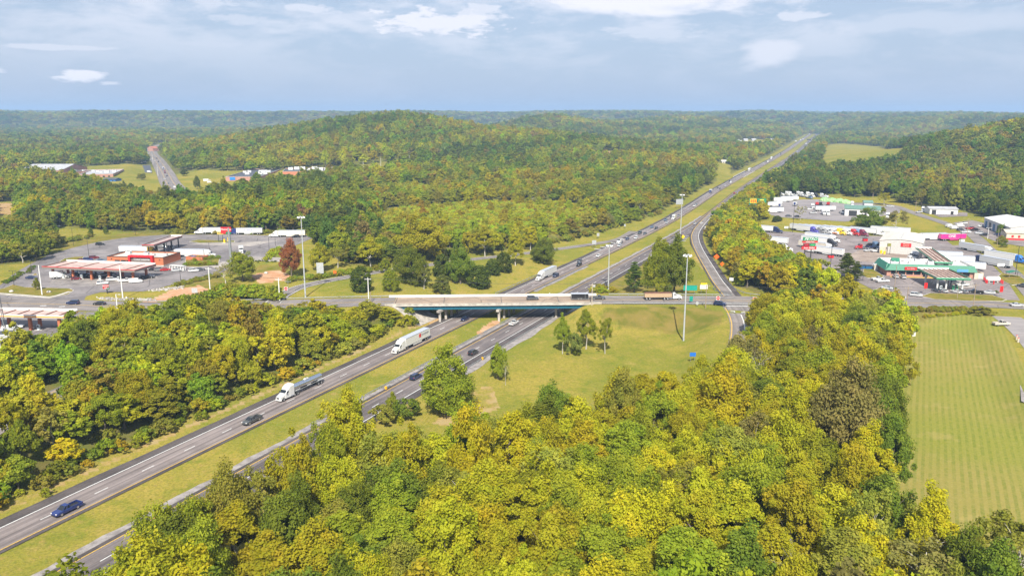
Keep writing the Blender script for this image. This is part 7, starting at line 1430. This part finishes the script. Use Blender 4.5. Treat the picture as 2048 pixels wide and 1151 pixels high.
b = Bld('mall', 'dark flat roofed mall with brick walls and blue signs', 'building', (452, 365.5), (520, 365), (515, 348), z=6); flatroof(b, 6.5, BRICK2, ROOFD, GRW); units(b, 7, 5.9, 3, WHITE, 3.2)
b.part('blue_sign', lambda m: m.box((-b.w * .3, -.3, 4.6), (b.w * .16, .4, 3), mat('bright_blue_board', (.03, .22, .62), .5))); b.part('door', lambda m: m.box((0, -.06, 1.7), (6, .1, 3.4), GLASS))
b = Bld('mall', 'small flat roofed block with a blue front right of the mall', 'building', (508, 361), (526, 361), depth=30, z=6); flatroof(b, 6, BRICK, ROOFD, GRW); b.part('blue_sign', lambda m: m.box((0, -.3, 4.2), (b.w * .5, .4, 2.6), mat('bright_blue_board', (.03, .22, .62), .5))); units(b, 2, 5.4, 13, WHITE, 3)
b = Bld('mall', 'long orange brick building with a dark roof before the hill', 'building', (566, 357), (690, 355), depth=60, z=6); flatroof(b, 8, mat('orange_brick', (.50, .19, .10), .85, var=.15), ROOFD, GRW); units(b, 9, 7.4, 5, WHITE, 3.6)
for i in range(4): win(b, -b.w / 2 + b.w * (i + .6) / 4.4, 2.4, b.w * .07, 3)
gable('house', 'small red brick house at the end of the wooded road', (306, 300.5), (318, 300), 22, 5, 4, BRICK2, mat('red_roof', (.40, .14, .09), .8), z=8, doors=((0, 1.6, 2.6),), wins=((-.3, 2), (.3, 2)), cat='house')
gable('house', 'white house beside the wooded road', (270, 325), (284, 325), 14, 5, 3, WHITE, WROOF, z=6.4, wins=((-.25, 2), (.25, 2)), doors=((0, 1.2, 2.4),), cat='house')
def far_house(px, py, wpx, label, wall, roof, depth=11, h=4.5, rise=3.0):
    p = G(px, py); z = p[2]; return gable('house', label, (px - wpx / 2, py), (px + wpx / 2, py), depth, h, rise, wall, roof, z=z, wins=((-.3, 1.8), (.3, 1.8)), doors=((0, 1.2, 2.3),), cat='house', group='far houses in the trees')
far_house(1477, 283, 12, 'far white house left of the dark grove', WHITE, WROOF); far_house(1492, 282, 8, 'far pale house second along the ridge lane', WHITE, ROOFG); far_house(1508, 282, 8, 'far grey house third along the ridge lane', GRW, ROOFG); far_house(1537, 283.5, 8, 'far cream house left of the pair by the motorway', CREAM, WROOF); far_house(1546, 282.5, 7, 'far white house right of the pair by the motorway', WHITE, ROOFT)
far_house(1452, 327, 16, 'long white roofed barn in the clearing left of the motorway', CREAM, WROOF, 10, 3, 2); far_house(1458, 320, 11, 'grey roofed house behind the white roofed barn', WHITE, ROOFD, 10); far_house(1384, 316, 22, 'long low white buildings among far trees left of the motorway', WHITE, WROOF, 12, 3.5, 2); far_house(500, 276, 8, 'pale house on the wooded hill slope', CREAM, WROOF, 12, 5, 4)
e = empty('utility_cabinet', G(1821, 671), R(4), 'white utility cabinet standing in the mown field', 'cabinet'); MB().box((0, 0, .75), (2.6, 1.7, 1.5), WHITE).build('cabinet', e); MB().box((0, -.87, .8), (1.2, .04, .9), GRW).build('door', e); MB().box((0, 0, 1.53), (2.8, 1.9, .08), GRW).build('lid', e)
for i, (px, py) in enumerate(((2033, 678), (2036, 683))): e = empty('bollard', at(px, py, 6.3), 0, ['farther white gate post at the field corner', 'nearer white gate post at the field corner'][i], 'post'); MB().cyl((0, 0, -1), (0, 0, 1.3), .3, .3, CREAM, 8).build('post', e); MB().cyl((0, 0, 1.3), (0, 0, 1.42), .34, .2, REDP, 8).build('cap', e)
for px, py, lb in ((118, 453, 'white stone block on the meadow'), (98, 585, 'pale boulder on the grass island, right one'), (23, 584, 'pale boulder on the grass island, left one'), (532, 547, 'pale boulder on the red soil')):
    e = G(px, py); m = MB(); m.loft([[(math.cos(a) * q * r.uniform(.8, 1.1), math.sin(a) * q * .8, zz) for a in np.linspace(0, 6.28, 8)[:-1]] for q, zz in ((.9, -.1), (1.1, .35), (.8, .75), (.3, .95))], WHITE if 'block' in lb else CONC, smooth=True); tag(m.build('boulder', None, e), lb, 'boulder')
b = Bld('storefront', 'yellow roofed pale building among parked cars at the left edge', 'building', (-30, 457), (22, 457), depth=14); flatroof(b, 4, GRW, ROOFG, WHITE); b.part('yellow_sign', lambda m: m.box((b.w * .42, -.3, 3.4), (6, .4, 1.6), YELP)); win(b, 0, 1.6, 4, 1.6)
# ------------------------------------------------------------------ the air
HAZE = 1
if HAZE:
    mb = MB(); m, k, out = newmat('haze_air')
    v = k.n('ShaderNodeVolumePrincipled', {'Color': (.45, .68, 1.0, 1), 'Density': 1.35e-4, 'Anisotropy': .0}); k.set(out.inputs['Volume'], v.outputs[0])
    mb.box((0, 4930, 80), (20200, 10600, 190), m)
    tag(mb.build('haze'), 'pale blue haze filling the valley', None, None, 'stuff')
